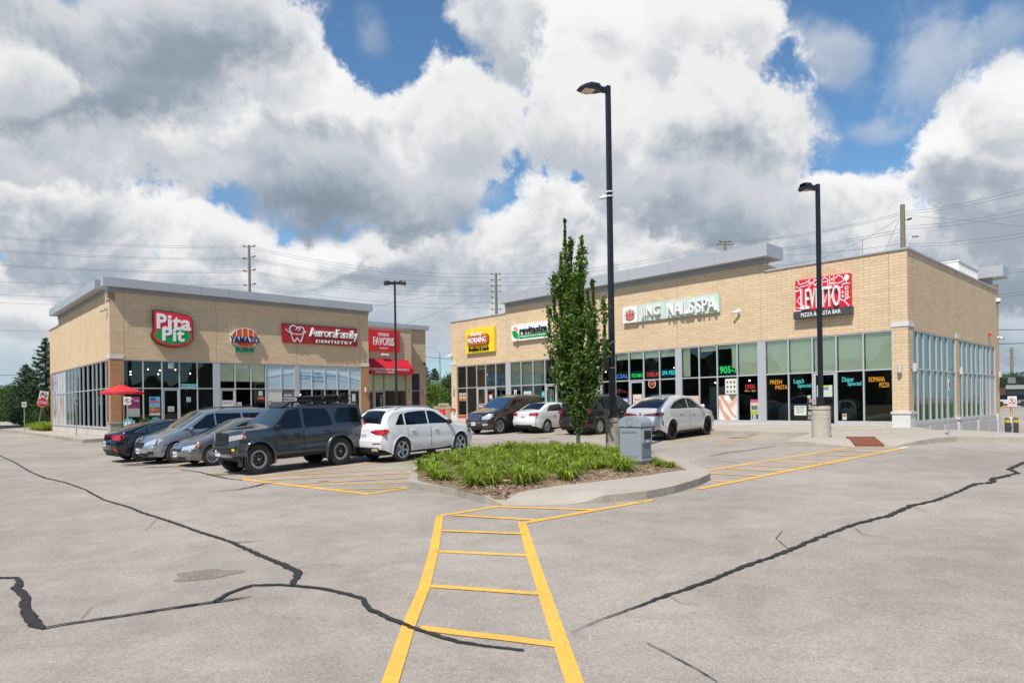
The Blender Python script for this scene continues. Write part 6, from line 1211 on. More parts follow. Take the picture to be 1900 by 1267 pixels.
# --- white coupe-like SUV outside the nail shop
pearl = paintm('mineral white paint', (.62, .615, .60), .25, .25)
s = Car(L=4.94, W=2.0, wr=.385, ww=.27, rim_r=.285, fx=1.52, rx=-1.46, tum=.34, rc=.11, taper=.12, arch=1.10,
        top=[(-2.47, 1.08), (-2.40, 1.15), (-2.22, 1.19), (-1.5, 1.46), (-.9, 1.62), (-.2, 1.69), (.2, 1.66), (.6, 1.56), (1.3, 1.17), (1.5, 1.12), (2.2, .98), (2.47, .8)],
        beltl=[(-2.47, 1.14), (-1.2, 1.12), (0, 1.09), (1.2, 1.06), (2.47, .84)], sill=[(-2.47, .42), (-1.95, .30), (1.9, .27), (2.47, .30)], nose=[(.2, .1), (.45, 0), (.7, .0), (.9, .16)], tail=[(.3, .10), (.5, .0), (.72, .0), (.8, .06), (1.1, .10), (1.2, .14)],
        paint=pearl, glass=tint, wglass=tint, rimc=mat('black alloy', (.03, .03, .032), .25, .8), spokes=10, spoke='mesh', hr=1, handle=pearl, doors=[(-1.02, -.02, .40), (.02, 1.10, .40)], lip=(.05, .016, None), mirror=(.92, 1.16), tcv=.22,
        wins=[win([(-1.60, 1.20), (-1.3, 1.17), (-.14, 1.16)], [(-1.60, 1.21), (-1.1, 1.42), (-.5, 1.53), (-.14, 1.555)]), win([(-.08, 1.16), (.95, 1.12)], [(-.08, 1.555), (.35, 1.50), (.95, 1.15)])],
        wscr=(1.28, .58, .9, .84), rwin=(-2.12, -1.25, .80, .74), 
        patches=[('tail_light', 'R', [(.16, .95), (.5, .94), (.94, .93)], [(.16, 1.0), (.5, 1.03), (.94, 1.06)], mat('dark red lens', (.16, .012, .018), .12, 0, 1.), .014), ('tail_light', 's', [(-2.38, .94), (-2.10, .99)], [(-2.38, 1.06), (-2.10, 1.04)], mat('dark red lens', (.16, .012, .018), .12, 0, 1.), .014), ('rear_bumper', 'r', [(-.72, .34), (.72, .34)], [(-.72, .56), (.72, .56)], black_pl, .014), ('exhaust_trim', 'R', [(.50, .42), (.74, .42)], [(.50, .52), (.74, .53)], chrome, .03), ('exhaust_opening', 'R', [(.54, .44), (.70, .44)], [(.54, .50), (.70, .51)], black_pl, .036), ('air_vent', 's', [(-2.28, .60), (-2.18, .56)], [(-2.28, .80), (-2.18, .74)], black_pl, .008), ('badge', 'r', [(-.04, .97), (.04, .97)], [(-.04, 1.04), (.04, 1.04)], black_pl, .016)],
        trimline=[([(-1.0, .27), (1.05, .27)], [(-1.0, .33), (1.05, .33)], black_pl)])
o = place_axle(s, 1246, 816, 'r', AR, -1); t = build_car('suv', 'white coupe-backed SUV parked nose in outside the nail shop', 'SUV', s, (0, 0, 0), AR); stand(t, s, o, AR)
# ------------------------------------------------------------------ lamp posts, bin, signs, street things
conc = mat('lamp base concrete', (.47, .42, .34), .85, noise=.14, nscale=6, bump=.5, bscale=60)
conc_g = mat('weathered grey green concrete', (.27, .26, .20), .85, noise=.14, nscale=6, bump=.5, bscale=60)
pole_m = mat('dark bronze pole paint', (.022, .024, .030), .4, .3)
lens_m = mat('lamp lens', (.62, .55, .42), .35, coat=.5)
def at(px, py, Y): rx, rz = ray(px, py); return Vector((rx*Y, Y, CZ+rz*Y))
def head(par, z, ang, L=.80, w=.34, nm='luminaire'):
    c_, s_ = math.cos(ang), math.sin(ang); T = lambda x, y, zz: (c_*x-s_*y, s_*x+c_*y, z+zz)
    m_ = MB(); m_.box(.06, -.05, -.10, .26, .05, .06, T=T); m_.build('arm', pole_m, par)
    st = [(.22, .07, -.09, .05), (.34, .15, -.10, .12), (.62, w/2, -.13, .10), (L, w/2*.98, -.12, .03), (L+.17, w/2*.72, -.105, -.05), (L+.20, w/2*.66, -.10, -.09)]
    m_ = MB(); vs_ = []
    for x, h, z0, z1 in st: vs_ += [T(x, -h, z0), T(x, -h*.96, (z0+z1)/2+.01), T(x, -h*.6, z1), T(x, h*.6, z1), T(x, h*.96, (z0+z1)/2+.01), T(x, h, z0)]
    n = 6; m_.add(vs_, [(i*n+j, i*n+(j+1) % n, (i+1)*n+(j+1) % n, (i+1)*n+j) for i in range(len(st)-1) for j in range(n)]+[tuple(range(n)), tuple((len(st)-1)*n+j for j in range(n))])
    h_ = m_.build(nm, pole_m, par, smooth=30); m_ = MB(); m_.box(.52, -w/2*.74, -.142, L+.06, w/2*.74, -.128, T=T); m_.build('lens', lens_m, h_)
def lamp_post(label, p, top, base_r, base_h, mat_b, heads, w=.095, z0=None, L=.80, wd=.34):
    z = gh(p.x, p.y) if z0 is None else z0; r = thing('lamp_post', label, 'lamp post', (p.x, p.y, z), 0, 'lamp posts in the car park')
    if base_h:
        m_ = MB(); b = base_r; m_.lathe([(b, -.3), (b, base_h*.60), (b-.008, base_h*.604), (b-.008, base_h*.612), (b, base_h*.616), (b, base_h*.73), (b-.008, base_h*.734), (b-.008, base_h*.742), (b, base_h*.746), (b, base_h*.86), (b-.022, base_h*.865), (b-.022, base_h*.885), (b+.008, base_h*.90), (b+.008, base_h*.985), (b-.01, base_h), (.001, base_h)], 32); m_.build('concrete_base', mat_b, r, smooth=30)
    m_ = MB(); m_.box(-base_r*.8, -base_r*.8, base_h, base_r*.8, base_r*.8, base_h+.05); m_.box(-w*1.5, -w*1.5, base_h+.05, w*1.5, w*1.5, base_h+.16); m_.build('base_cover', pole_m, r, bevel=.01)
    m_ = MB(); t0, t1 = w, w*.86; H = top-z; a = R(20); rot = lambda x, y: (x*math.cos(a)-y*math.sin(a), x*math.sin(a)+y*math.cos(a))
    m_.hexa([(*rot(-t0, -t0), base_h+.16), (*rot(t0, -t0), base_h+.16), (*rot(t0, t0), base_h+.16), (*rot(-t0, t0), base_h+.16), (*rot(-t1, -t1), H), (*rot(t1, -t1), H), (*rot(t1, t1), H), (*rot(-t1, t1), H)])
    m_.build('pole', pole_m, r, bevel=.012)
    for ang in heads: head(r, H-.12, ang, L, wd)
    return r, H
p1 = G(1138, 843).xy; y1 = p1.y
L1, H1 = lamp_post('tall black lamp post with a concrete base beside the grey litter bin', p1, at(1137.5, 160, y1).z, .225, 1.12, conc_g, [R(200)], w=.078, L=.80, wd=.46)
r = thing('security_camera', 'white camera strapped to the tall lamp post', 'camera', (p1.x, p1.y, at(1128, 365, y1).z)); m_ = MB(); m_.tube([(-.1, 0, .04), (-.2, -.04, .04), (-.22, -.05, -.02)], .025, 8); m_.build('mount', white_p, r); m_ = MB(); m_.tube([(-.12, -.05, -.03), (-.34, -.12, -.09)], .05, 12); m_.build('housing', white_p, r, smooth=40)
m_ = MB(); [m_.tube([(0, 0, h), (0, 0, h+.03)], .128, 20) for h in (-.02, .12)]; m_.build('band', white_p, r)
r = thing('pole_sign', 'narrow black sign seen from its edge, strapped to the tall lamp post', 'sign', (p1.x, p1.y, at(1133, 658, y1).z)); m_ = MB(); m_.box(-.26, -.14, -.46, -.10, .30, .46); m_.build('panel', black_m, r, bevel=.03); m_ = MB(); [m_.tube([(0, 0, h), (0, 0, h+.025)], .125, 20) for h in (-.42, .38)]; m_.build('band', steel, r)
p2 = G(1524, 812, .14).xy
lamp_post('black lamp post on a pale concrete base outside the pizza restaurant', p2, at(1519, 342, p2.y).z, .30, 1.08, conc, [R(196)], w=.066, z0=gh0(p2.x, p2.y)+.13, L=.52, wd=.36)
p3 = at(735, 700, 39.).xy
lamp_post('black double-headed lamp post rising behind the white crossover', p3, at(733, 521, 39.).z, .25, .8, conc, [R(182), R(-2)], w=.062, L=.42, wd=.40)
# litter bin
pb = G(1190, 865, .17).xy; BIN = thing('litter_bin', 'grey plastic litter bin with arched lid on the planted island', 'litter bin', (pb.x, pb.y, gh(pb.x, pb.y)+.155), TH-math.pi/2); BIN.scale = (.90, .90, .93)
bin_m = mat('grey moulded plastic', (.27, .31, .35), .5, noise=.05, nscale=5); bl, bw, bh = .70, .46, 1.0      # local x towards -u ... body extends to -x and +y
m_ = MB(); m_.box(-bl, 0, .16, 0, bw, bh); m_.box(-bl+.04, .04, 0, -.04, bw-.04, .16); m_.box(-bl-.015, -.015, .13, .015, bw+.015, .19); m_.build('body', bin_m, BIN, bevel=.012)
m_ = MB(); n = 16; prof = [(-bl-.025, bh+.02), (-bl-.025, bh+.10)]+[(-bl/2-(bl/2+.025)*math.cos(math.pi*k/n), bh+.10+.20*math.sin(math.pi*k/n)) for k in range(1, n)]+[(.025, bh+.10), (.025, bh+.02)]
m_.prism(prof, lambda a, d, z: (a, -d, z), -bw-.025, .025); q = len(prof); m_.add([(a, bw+.025, z) for a, z in prof], [tuple(range(q))]); m_.build('lid', bin_m, BIN, smooth=30)
m_ = MB(); stroke(m_, ell(-bl/2, bh+.13, .10, .10, 24), .012, lambda a, d, z: (a, -.025-d, z), .006, closed=True); m_.build('emblem', mat('darker moulded grey', (.20, .23, .26), .5), BIN)
m_ = MB(); m_.box(-bl+.05, -.008, .26, -.10, -.001, .84); m_.box(-bl+.07, -.014, .86, -.14, -.001, .875); m_.box(-bl+.07, -.014, .90, -.14, -.001, .915); m_.build('side_panel', bin_m, BIN, bevel=.004)
m_ = MB(); m_.box(.0, .03, .60, .05, bw-.03, .96); m_.build('hatch', bin_m, BIN, bevel=.01); m_ = MB(); m_.box(.048, .08, .70, .054, bw-.08, .92); m_.build('opening', black_pl, BIN)
m_ = MB(); m_.box(.05, .18, .635, .056, .28, .665); m_.build('label_plate', plate_m, BIN); m_ = MB(); m_.box(.001, .05, .24, .012, bw-.05, .56); m_.build('front_panel', mat('dark moulded grey', (.19, .21, .235), .55, noise=.1), BIN, bevel=.006)
# traffic signs
def sign_post(label, px, base_py, top_py, Y, w, h, kind, tilt=0, yaw=0., wt=.0, name='traffic_sign'):
    b = at(px, base_py, Y); z0 = gh(b.x, b.y) if base_py is None else b.z; rx = math.atan2(b.x, b.y)
    r = thing(name, label, 'traffic sign', (b.x, b.y, z0), -rx+yaw); r.rotation_euler[1] = tilt
    H = at(px, top_py, Y).z-z0; m_ = MB(); m_.box(-.03, -.02, -.3, .03, .02, H); m_.build('post', steel, r)
    f = lambda a, d, z: (a, -.02-d, z); m_ = MB(); zc = H-h/2
    if kind == 'stop':
        zc2 = H-h/2-.60; o = [(.39*math.cos(math.pi/8+k*math.pi/4), zc2+.39*math.sin(math.pi/8+k*math.pi/4)) for k in range(8)]
        m_.prism(o, f, 0, .012); m_.build('panel', cream, r); m_ = MB(); m_.prism([(a*.93, zc2+(z-zc2)*.93) for a, z in o], f, .012, .016); m_.build('face', red_p, r)
        m_ = MB(); text(m_, 'STOP', f, -.28, .28, zc2-.12, zc2+.12, .016, .02, off=.02); m_.build('lettering', cream, r); m_ = MB()
    m_.box(-w/2, -.032, H-h, w/2, -.02, H); m_.build('panel', cream, r)
    ring = ell(0, zc+h*.06 if kind == 'tow' else zc, w*.36, w*.36, 28); m_ = MB(); stroke(m_, ring, w*.07, f, .018, closed=True); stroke(m_, [(-w*.25, (zc+h*.06 if kind == 'tow' else zc)+w*.25), (w*.25, (zc+h*.06 if kind == 'tow' else zc)-w*.25)], w*.06, f, .022)
    m_.build('prohibition_ring', mat('sign red ring', (.35, .02, .03), .5), r); m_ = MB(); cz = zc+h*.06 if kind == 'tow' else zc
    if kind == 'stop': stroke(m_, [(.12*w/.6, cz-.15), (.12*w/.6, cz+.06), (-.14, cz+.06)], .05, f, .020); stroke(m_, [(-.05, cz+.15), (-.16, cz+.06), (-.05, cz-.03)], .04, f, .0205); m_.build('arrow', black_m, r)
    else: text(m_, 'P', f, -w*.12, w*.12, cz-w*.2, cz+w*.2, .012, .019, off=.03); m_.build('letter', black_m, r)
    if kind == 'tow': m_ = MB(); text(m_, 'NO PARKING', f, -w*.44, w*.44, H-h+.10, H-h+.18, .012, .017, off=.02); text(m_, 'FIRE ROUTE', f, -w*.44, w*.44, H-h+.03, H-h+.08, .012, .017, off=.02); m_.build('lettering', red_p, r)
    return r
sign_post('no parking sign on a grey post by the red parasol', 237, 812, 736, 33.6, .33, .40, 'p')
sign_post('no parking sign on the pavement left of the corner building', 45.5, 797, 745.5, 52, .30, .40, 'p')
sign_post('no parking sign turned away beside the glazed side wall', 142, 811, 737, 39.5, .3, .45, 'p', yaw=R(62), tilt=R(0))
sign_post('no parking sign seen edge on in front of the restaurant side windows', 1760.5, 806.5, 704, 21.6, .3, .35, 'p', yaw=R(84))
sign_post('leaning red stop sign under a no left turn sign', 71, 790, 725, 54, .62, .66, 'stop', tilt=R(9))
sign_post('no parking fire route sign between two bollards at the right edge', 1879, 811, 735, 30., .33, .46, 'tow')
# bollards
for px, lab in ((1870, 'dark bollard with yellow band, left of the fire route sign'), (1885, 'dark bollard with yellow band, right of the fire route sign')):
    b = at(px, 811, 32.); r = thing('bollard', lab, 'bollard', b, 0, 'dark bollards with yellow bands')
    m_ = MB(); m_.lathe([(.115, -.4), (.115, .88), (.10, .92), (.05, .945), (.001, .95)], 20); m_.build('post', mat('bollard sleeve', (.04, .042, .045), .5), r, smooth=40); m_ = MB(); m_.lathe([(.118, .72), (.118, .80)], 20); m_.lathe([(.118, .83), (.118, .86)], 20); m_.build('reflective_band', mat('yellow band', (.75, .5, .02), .5), r, smooth=40)
# gas meter
g0 = RB.matrix_world @ Vector((0, 0, 0)); gm = Vector(WS(15.9, .5, -.72)); r = thing('gas_meter', 'yellow pipe and grey gas meters at the back corner of the right building', 'gas meter', gm, TH)
m_ = MB(); m_.tube([(-.45, 0, 1.62), (.45, 0, 1.62)], .05, 10); m_.tube([(0, 0, 1.62), (0, 0, .9)], .05, 10); m_.tube([(-.45, 0, 1.62), (-.45, .3, 1.62)], .04, 8); m_.build('yellow_pipe', mat('yellow gas pipe', (.65, .42, .03), .5), r, smooth=50)
m_ = MB(); m_.box(-.42, -.14, .70, .05, .14, 1.02); m_.build('meter', white_p, r, bevel=.04); m_ = MB(); m_.box(.16, -.12, .80, .42, .12, 1.1); m_.build('regulator', steel, r, bevel=.05)
m_ = MB(); m_.tube([(.2, 0, .8), (.2, 0, -.2)], .045, 10); m_.lathe([(.02, .35), (.14, .40), (.14, .44), (.02, .50)], 16, c=(.2, 0, 0)); m_.lathe([(.02, .05), (.12, .09), (.02, .14)], 16, c=(.2, 0, 0)); m_.tube([(-.3, 0, .7), (-.3, 0, -.2)], .025, 8); m_.build('riser', black_pl, r, smooth=40)
# parasol and garden chairs outside the corner shop
pu = at(227, 780, 34.4); zu = gh0(pu.x, pu.y)+.19; r = thing('parasol', 'red parasol open beside the corner pier of the left building', 'parasol', (pu.x, pu.y, zu), .3)
topz = at(227, 713, 34.4).z-zu; edz = at(227, 728.5, 34.4).z-zu; m_ = MB(); m_.tube([(0, 0, 0), (0, 0, topz+.06)], .024, 10); m_.build('pole', black_m, r, smooth=50)
m_ = MB(); m_.lathe([(.26, 0), (.26, .05), (.05, .09), (.001, .09)], 20); m_.build('base', black_m, r, smooth=30)
m_ = MB(); nn = 8; RR = 1.02; vv = [(0, 0, topz)]; ff = []
for j, (rr_, zz) in enumerate(((.25, topz-.07), (.26, topz-.10), (.65, topz-.24), (RR, edz+.02), (RR, edz-.09))):
    for k in range(nn*2):
        a = math.pi*k/nn; rad = rr_*(1 if k % 2 == 0 else .955); vv.append((rad*math.cos(a), rad*math.sin(a), zz-(0 if k % 2 == 0 else -.02*j/3)))
n2_ = nn*2; ff = [(0, 1+k, 1+(k+1) % n2_) for k in range(n2_)]+[(1+j*n2_+k, 1+j*n2_+(k+1) % n2_, 1+(j+1)*n2_+(k+1) % n2_, 1+(j+1)*n2_+k) for j in range(4) for k in range(n2_)]
m_.add(vv, ff, 0); cm = mat('red parasol fabric', (.60, .03, .035), .8); m_.build('canopy', cm, r)
m_ = MB(); [m_.tube([(0, 0, topz-.12), (RR*.95*math.cos(2*math.pi*k/8), RR*.95*math.sin(2*math.pi*k/8), edz+.01)], .008, 5) for k in range(8)]; m_.build('ribs', black_m, r)
teal = mat('teal painted wood', (.03, .30, .34), .6, noise=.06)
def adirondack(label, loc, rz):
    r = thing('garden_chair', label, 'garden chair', loc, rz, 'teal garden chairs'); m_ = MB()
    for k in range(5): x = -.24+.12*k; h = 1.0-.03*abs(k-2)**2; m_.hexa([(x-.05, .28, .22), (x+.05, .28, .22), (x+.05, .30, .22), (x-.05, .30, .22), (x-.055, .52, h), (x+.055, .52, h), (x+.055, .54, h), (x-.055, .54, h)])
    m_.build('backrest', teal, r); m_ = MB(); [m_.box(-.27, -.30+.1*k, .36-.025*k, .27, -.22+.1*k, .38-.025*k) for k in range(6)]; m_.build('seat', teal, r)
    for sg in (-1, 1):
        m_ = MB(); m_.box(sg*.30-.06, -.34, .55, sg*.30+.06, .42, .575); m_.build('armrest', teal, r); m_ = MB(); m_.box(sg*.29-.02, -.30, 0, sg*.29+.02, -.22, .55); m_.build('leg', teal, r); m_ = MB(); m_.hexa([(sg*.29-.02, .40, 0), (sg*.29+.02, .40, 0), (sg*.29+.02, .48, 0), (sg*.29-.02, .48, 0), (sg*.29-.02, -.22, .34), (sg*.29+.02, -.22, .34), (sg*.29+.02, -.22, .42), (sg*.29-.02, -.22, .42)]); m_.build('leg', teal, r)
    return r
a0 = Vector(WL(.62, .75, 0)); adirondack('teal garden chair beside the parasol pole, with a white cushion', (a0.x, a0.y, gh0(a0.x, a0.y)+.19), TH+R(-20))
a1 = Vector(WL(2.15, .7, 0)); adirondack('teal garden chair under the blue poster', (a1.x, a1.y, gh0(a1.x, a1.y)+.19), TH+math.pi*0)
r = thing('cushion', 'pale cushion resting on the teal garden chair by the parasol', 'cushion', (a0.x, a0.y, gh0(a0.x, a0.y)+.19), TH+R(-20)); m_ = MB(); m_.lathe([(.001, -.05), (.15, -.045), (.18, 0), (.15, .045), (.001, .05)], 16, axis='y', c=(0, .34, .66)); m_.build('pad', mat('pale pink cushion', (.6, .45, .48), .9), r, smooth=60)
# stone gate pillars, red standpipe, street lamp and street name sign in the gap
def pillar(label, px0, px1, py0, Y, mm, cap, grp=None, name='stone_pillar', base=None):
    b = at((px0+px1)/2, 760, Y); z0 = gh(b.x, b.y); z1 = at(px0, py0, Y).z; w = (px1-px0)/FPX*Y/2
    r = thing(name, label, 'pillar', (b.x, b.y, z0), R(12), grp); m_ = MB(); m_.box(-w*.9, -w*.9, -.3, w*.9, w*.9, z1-z0-.2); m_.build('shaft', mm, r, bevel=.02); m_ = MB(); m_.hexa([(-w, -w, z1-z0-.2), (w, -w, z1-z0-.2), (w, w, z1-z0-.2), (-w, w, z1-z0-.2), (-w*.86, -w*.86, z1-z0), (w*.86, -w*.86, z1-z0), (w*.86, w*.86, z1-z0), (-w*.86, w*.86, z1-z0)]); m_.build('capstone', cap, r, bevel=.02); return r
tan_st = mat('tan cast stone', (.36, .29, .22), .85, noise=.1, nscale=4)
pillar('middle and widest stone pillar in the gap between the buildings', 813.5, 833, 748, 53, mat('rough tan stone', (.40, .34, .27), .9, noise=.2, nscale=6, bump=1), tan_st); pillar('brown stone pillar left of the widest one in the gap', 804.5, 817, 753.5, 50, tan_st, tan_st); pillar('brown stone pillar against the corner of the right building', 826.5, 837, 753.5, 48, tan_st, tan_st)
b = at(823, 775, 49.); r = thing('standpipe', 'red standpipe in front of the stone pillars', 'standpipe', (b.x, b.y, gh(b.x, b.y)+.1)); m_ = MB(); m_.tube([(0, 0, -.1), (0, 0, .75)], .10, 12); m_.tube([(-.22, 0, .55), (.22, 0, .55)], .07, 10); m_.lathe([(.12, .72), (.11, .85), (.001, .9)], 12); [m_.tube([(x, 0, .5), (x, 0, .85)], .06, 8) for x in (-.2, .2)]; m_.build('body', red_p, r, smooth=40); m_ = MB(); m_.box(-.2, -.2, -.1, .2, .2, .02); m_.build('base', conc, r)
b = at(817.5, 760, 75); r = thing('street_lamp', 'thin grey street lamp with a long curved arm between the buildings', 'street lamp', (b.x, b.y, gh(b.x, b.y))); tz = at(817, 655, 75).z-r.location.z
m_ = MB(); m_.tube([(0, 0, 0), (0, 0, tz*.55), (0, 0, tz)], [.11, .09, .06], 8); m_.build('pole', steel, r, smooth=50); m_ = MB(); m_.tube([(0, 0, tz-.05), (-.35, 0, tz+.35), (-.8, 0, tz+.62), (-1.35, 0, tz+.78)], .035, 6); m_.build('arm', steel, r, smooth=50); m_ = MB(); m_.box(-1.75, -.12, tz+.72, -1.3, .12, tz+.84); m_.build('luminaire', steel, r, bevel=.03)
zz = at(805, 711, 75).z; r = thing('street_sign', 'green street name sign on the grey street lamp', 'street sign', (b.x, b.y, zz)); m_ = MB(); m_.box(-1.15, -.03, -.25, -.12, .03, .22); m_.build('panel', mat('green sign panel', (.0, .18, .11), .5), r); m_ = MB(); text(m_, 'Bayview Ave', lambda a, d, z: (a, -.03-d, z), -1.08, -.2, -.1, .08, 0, .008); m_.build('lettering', cream, r); m_ = MB(); m_.tube([(0, 0, .2), (-1.1, 0, .32)], .02, 6); m_.build('bracket', steel, r)
pillar('red brick gate pillar on the grass at the far left', 9.5, 26.5, 752, 88, brick_red, conc, name='brick_pillar')
# wooden utility poles and their wires
wood_m = mat('weathered pole wood', (.20, .19, .14), .9, noise=.2, nscale=6); ins_m = mat('dark insulator', (.05, .05, .055), .5)
def upole(label, px, py, Y, rad, arms=(), ins=(), px_b=None):
    t = at(px, py, Y); z0 = gh(t.x, t.y)-1.; r = thing('utility_pole', label, 'utility pole', (t.x, t.y, z0), 0, 'wooden utility poles behind the buildings'); H = t.z-z0
    m_ = MB(); m_.tube([(0, 0, 0), (0, 0, H)], [rad*1.4, rad], 10); m_.build('pole', wood_m, r, smooth=50)
    for (dz, w) in arms: m_ = MB(); m_.box(-w, -.07, H-dz-.06, w, .07, H-dz+.06); m_.build('crossarm', wood_m, r); 
    for (dz, sx) in ins:
        m_ = MB(); m_.tube([(0, 0, H-dz), (sx*.5, 0, H-dz+.12)], .03, 6); m_.tube([(sx*.38, 0, H-dz+.06), (sx*.66, 0, H-dz+.16)], .075, 8); m_.build('insulator', ins_m, r)
    return r
upole('tall wooden pole behind the left building', 462, 455, 70, .13, ins=[(.2, 1), (.2, -1), (1.3, 1), (1.5, -1), (2.7, 1), (2.8, -1), (4.2, 1), (4.3, -1)])
upole('wooden pole with many insulators behind the gap between the buildings', 920, 507, 85, .17, ins=[(.2+.75*k, s_) for k in range(8) for s_ in (-1, 1)])
upole('pole with crossarms showing just above the metal fascia of the right building', 1345, 447, 75, .16, arms=((.4, 1.0), (1.5, 1.5)), ins=((.2, 1), (.2, -1)))
P4 = upole('thick greenish wooden pole behind the corner of the right building', 1674.5, 380, 50, .16, ins=((1.2, 1),)); P5 = upole('distant wooden pole at the right edge beyond the plaza', 1877, 645, 170, .3, arms=((.8, 1.6), (2.6, 1.4), (4.2, 1.4)))
t = at(1676, 458, 50); r = thing('street_lamp', 'small street lamp arm beside the thick greenish pole', 'street lamp', (t.x, t.y, t.z-1)); m_ = MB(); m_.tube([(0, 0, .6), (.55, 0, 1.65), (.75, 0, 1.78)], .03, 6); m_.build('arm', steel, r); m_ = MB(); m_.box(.7, -.1, 1.70, 1.15, .1, 1.82); m_.build('luminaire', steel, r, bevel=.03)
wire_m = mat('overhead wire', (.16, .17, .19), .6, .2); blk_w = mat('black cable', (.03, .03, .035), .6); WN = [0]
def wire(a, b, sag, rad=.013, m=None, lab=None):
    A, B = at(*a), at(*b); n = 28; pts = [A.lerp(B, k/n)-Vector((0, 0, sag*4*(k/n)*(1-k/n))) for k in range(n+1)]
    m_ = MB(); m_.tube(pts, rad, 4, cap=False); o = m_.build('power_line', m or wire_m, None, smooth=60); tag(o, lab or 'thin overhead wire crossing the sky between the wooden poles', 'power line', 'overhead wires between the utility poles')
for y0, y1 in ((414, 457), (417.5, 460.5), (442, 478), (445, 481), (471, 502), (473.5, 505)): wire((-350, y0-14, 55), (462, y1, 70), .75)
for y0, y1, x1 in ((503, 528, 462), (524, 556, 462), (543, 566, 462), (598, 612, 462)): wire((-350, y0, 58), (x1, y1, 72), .5)
for y0, y1 in ((457, 508), (460.5, 515), (478, 523), (481, 530), (502, 540), (505, 548), (528, 560), (531, 570)): wire((462, y0, 70), (915, y1, 85), .9)
for y0, y1 in ((508, 448), (515, 452), (523, 466), (530, 470), (545, 488), (560, 500)): wire((925, y0, 85), (1345, y1, 75), 1.0)
for y0, y1 in ((448, 394), (450, 398), (463, 425), (466, 430), (470, 452)): wire((1345, y0, 75), (1675, y1, 50), .5)
for y0, y1 in ((394, 268), (398, 279), (420, 320), (425, 332), (452, 376), (457, 386), (520, 440), (523, 447), (556, 490), (560, 497)): wire((1675, y0, 50), (2150, y1, 34), .55, .010)
wire((1345, 470, 75), (1672, 402, 50), 2.4); wire((1680, 400, 50), (2150, 455, 44), -.2, .010); wire((1640, 470, 56), (1668, 408, 50), .0); wire((925, 520, 85), (560, 590, 60), .3); wire((925, 528, 85), (700, 620, 60), .3)
wire((790, 662, 80), (835, 666, 70), .02, .025, blk_w, 'black cable crossing the gap between the two buildings'); wire((-300, 697, 75), (140, 694, 85), .1, .03, blk_w, 'thick black cable crossing low behind the spruces at the left')
wire((1845, 612, 60), (2100, 603, 60), .1, .03, blk_w, 'upper black cable right of the right building'); wire((1845, 638, 60), (2100, 626, 60), .1, .03, blk_w, 'lower black cable right of the right building')
# plaza across the road, far right
def bx_thing(name, label, cat, px0, px1, py0, Y, depth, m, z0=-1.6):
    a, b = at(px0, py0, Y), at(px1, py0, Y); r = thing(name, label, cat, (a.x, Y, z0), 0); q = MB(); q.box(0, 0, -1, b.x-a.x, depth, a.z-z0); q.build('wall', m, r); return r, a, b
r, a, b = bx_thing('far_building', 'distant grey and black shop block beyond the road at the right edge', 'building', 1866, 2150, 722, 95, 15, mat('far black shopfront', (.03, .03, .033), .5))
q = MB(); q.box(-.05, -.12, at(0, 742, 95).z+1.6-.0, b.x-a.x, 0, a.z+1.6); q.build('sign_band', mat('far grey cladding', (.33, .34, .35), .6), r)
for x0, x1, c in ((.2, 1.3, (.2, .2, .22)), (1.7, 3.2, (.02, .02, .03)), (3.8, 5.5, (.3, .05, .1))): q = MB(); q.box(x0, -.2, at(0, 739, 95).z+1.6, x1, -.12, at(0, 728, 95).z+1.6); q.build('shop_sign', mat('far sign %s' % (c,), c, .5), r)
for k in range(10): q = MB(); q.box(.2+.62*k, -.05, .6, .25+.62*k, 0, 2.6); q.build('mullion', mat('far red grey frame', (.18, .10, .11), .5), r)
r, a, b = bx_thing('far_building', 'distant dark red brick block next to the grey shops', 'building', 1852, 1865.5, 713, 93, 10, mat('far brown brick', (.11, .045, .035), .8))
q = MB(); q.box(.1, -.1, a.z+1.6-.3, b.x-a.x, 0, a.z+1.62); q.build('parapet', black_m, r); q = MB(); q.box(.35, -.04, .9, .8, 0, 3.0); q.build('door', mat('far red door', (.25, .02, .02), .5), r)
for k, (px, c) in enumerate(((1868, (.5, .5, .52)), (1893, (.10, .10, .12)))):
    b = at(px, 776, 78); r = thing('parked_car', 'distant %s car parked by the far shops' % ('pale' if k == 0 else 'dark'), 'car', (b.x, 78, gh(b.x, 78)+.1)); q = MB(); q.hexa([(-2, -.85, .3), (2, -.85, .3), (2, .85, .3), (-2, .85, .3), (-1.95, -.8, .85), (1.95, -.8, .85), (1.95, .8, .85), (-1.95, .8, .85)]); q.build('body', mat('far car %d' % k, c, .3), r, bevel=.1); q = MB(); q.hexa([(-1.4, -.75, .85), (1.1, -.75, .85), (1.1, .75, .85), (-1.4, .75, .85), (-1., -.62, 1.4), (.5, -.62, 1.4), (.5, .62, 1.4), (-1., .62, 1.4)]); q.build('cabin', tint, r, bevel=.06)
    for x in (-1.3, 1.3): q = MB(); q.tube([(x, -.88, .33), (x, -.7, .33)], .33, 14); q.build('wheel', rubber, r)
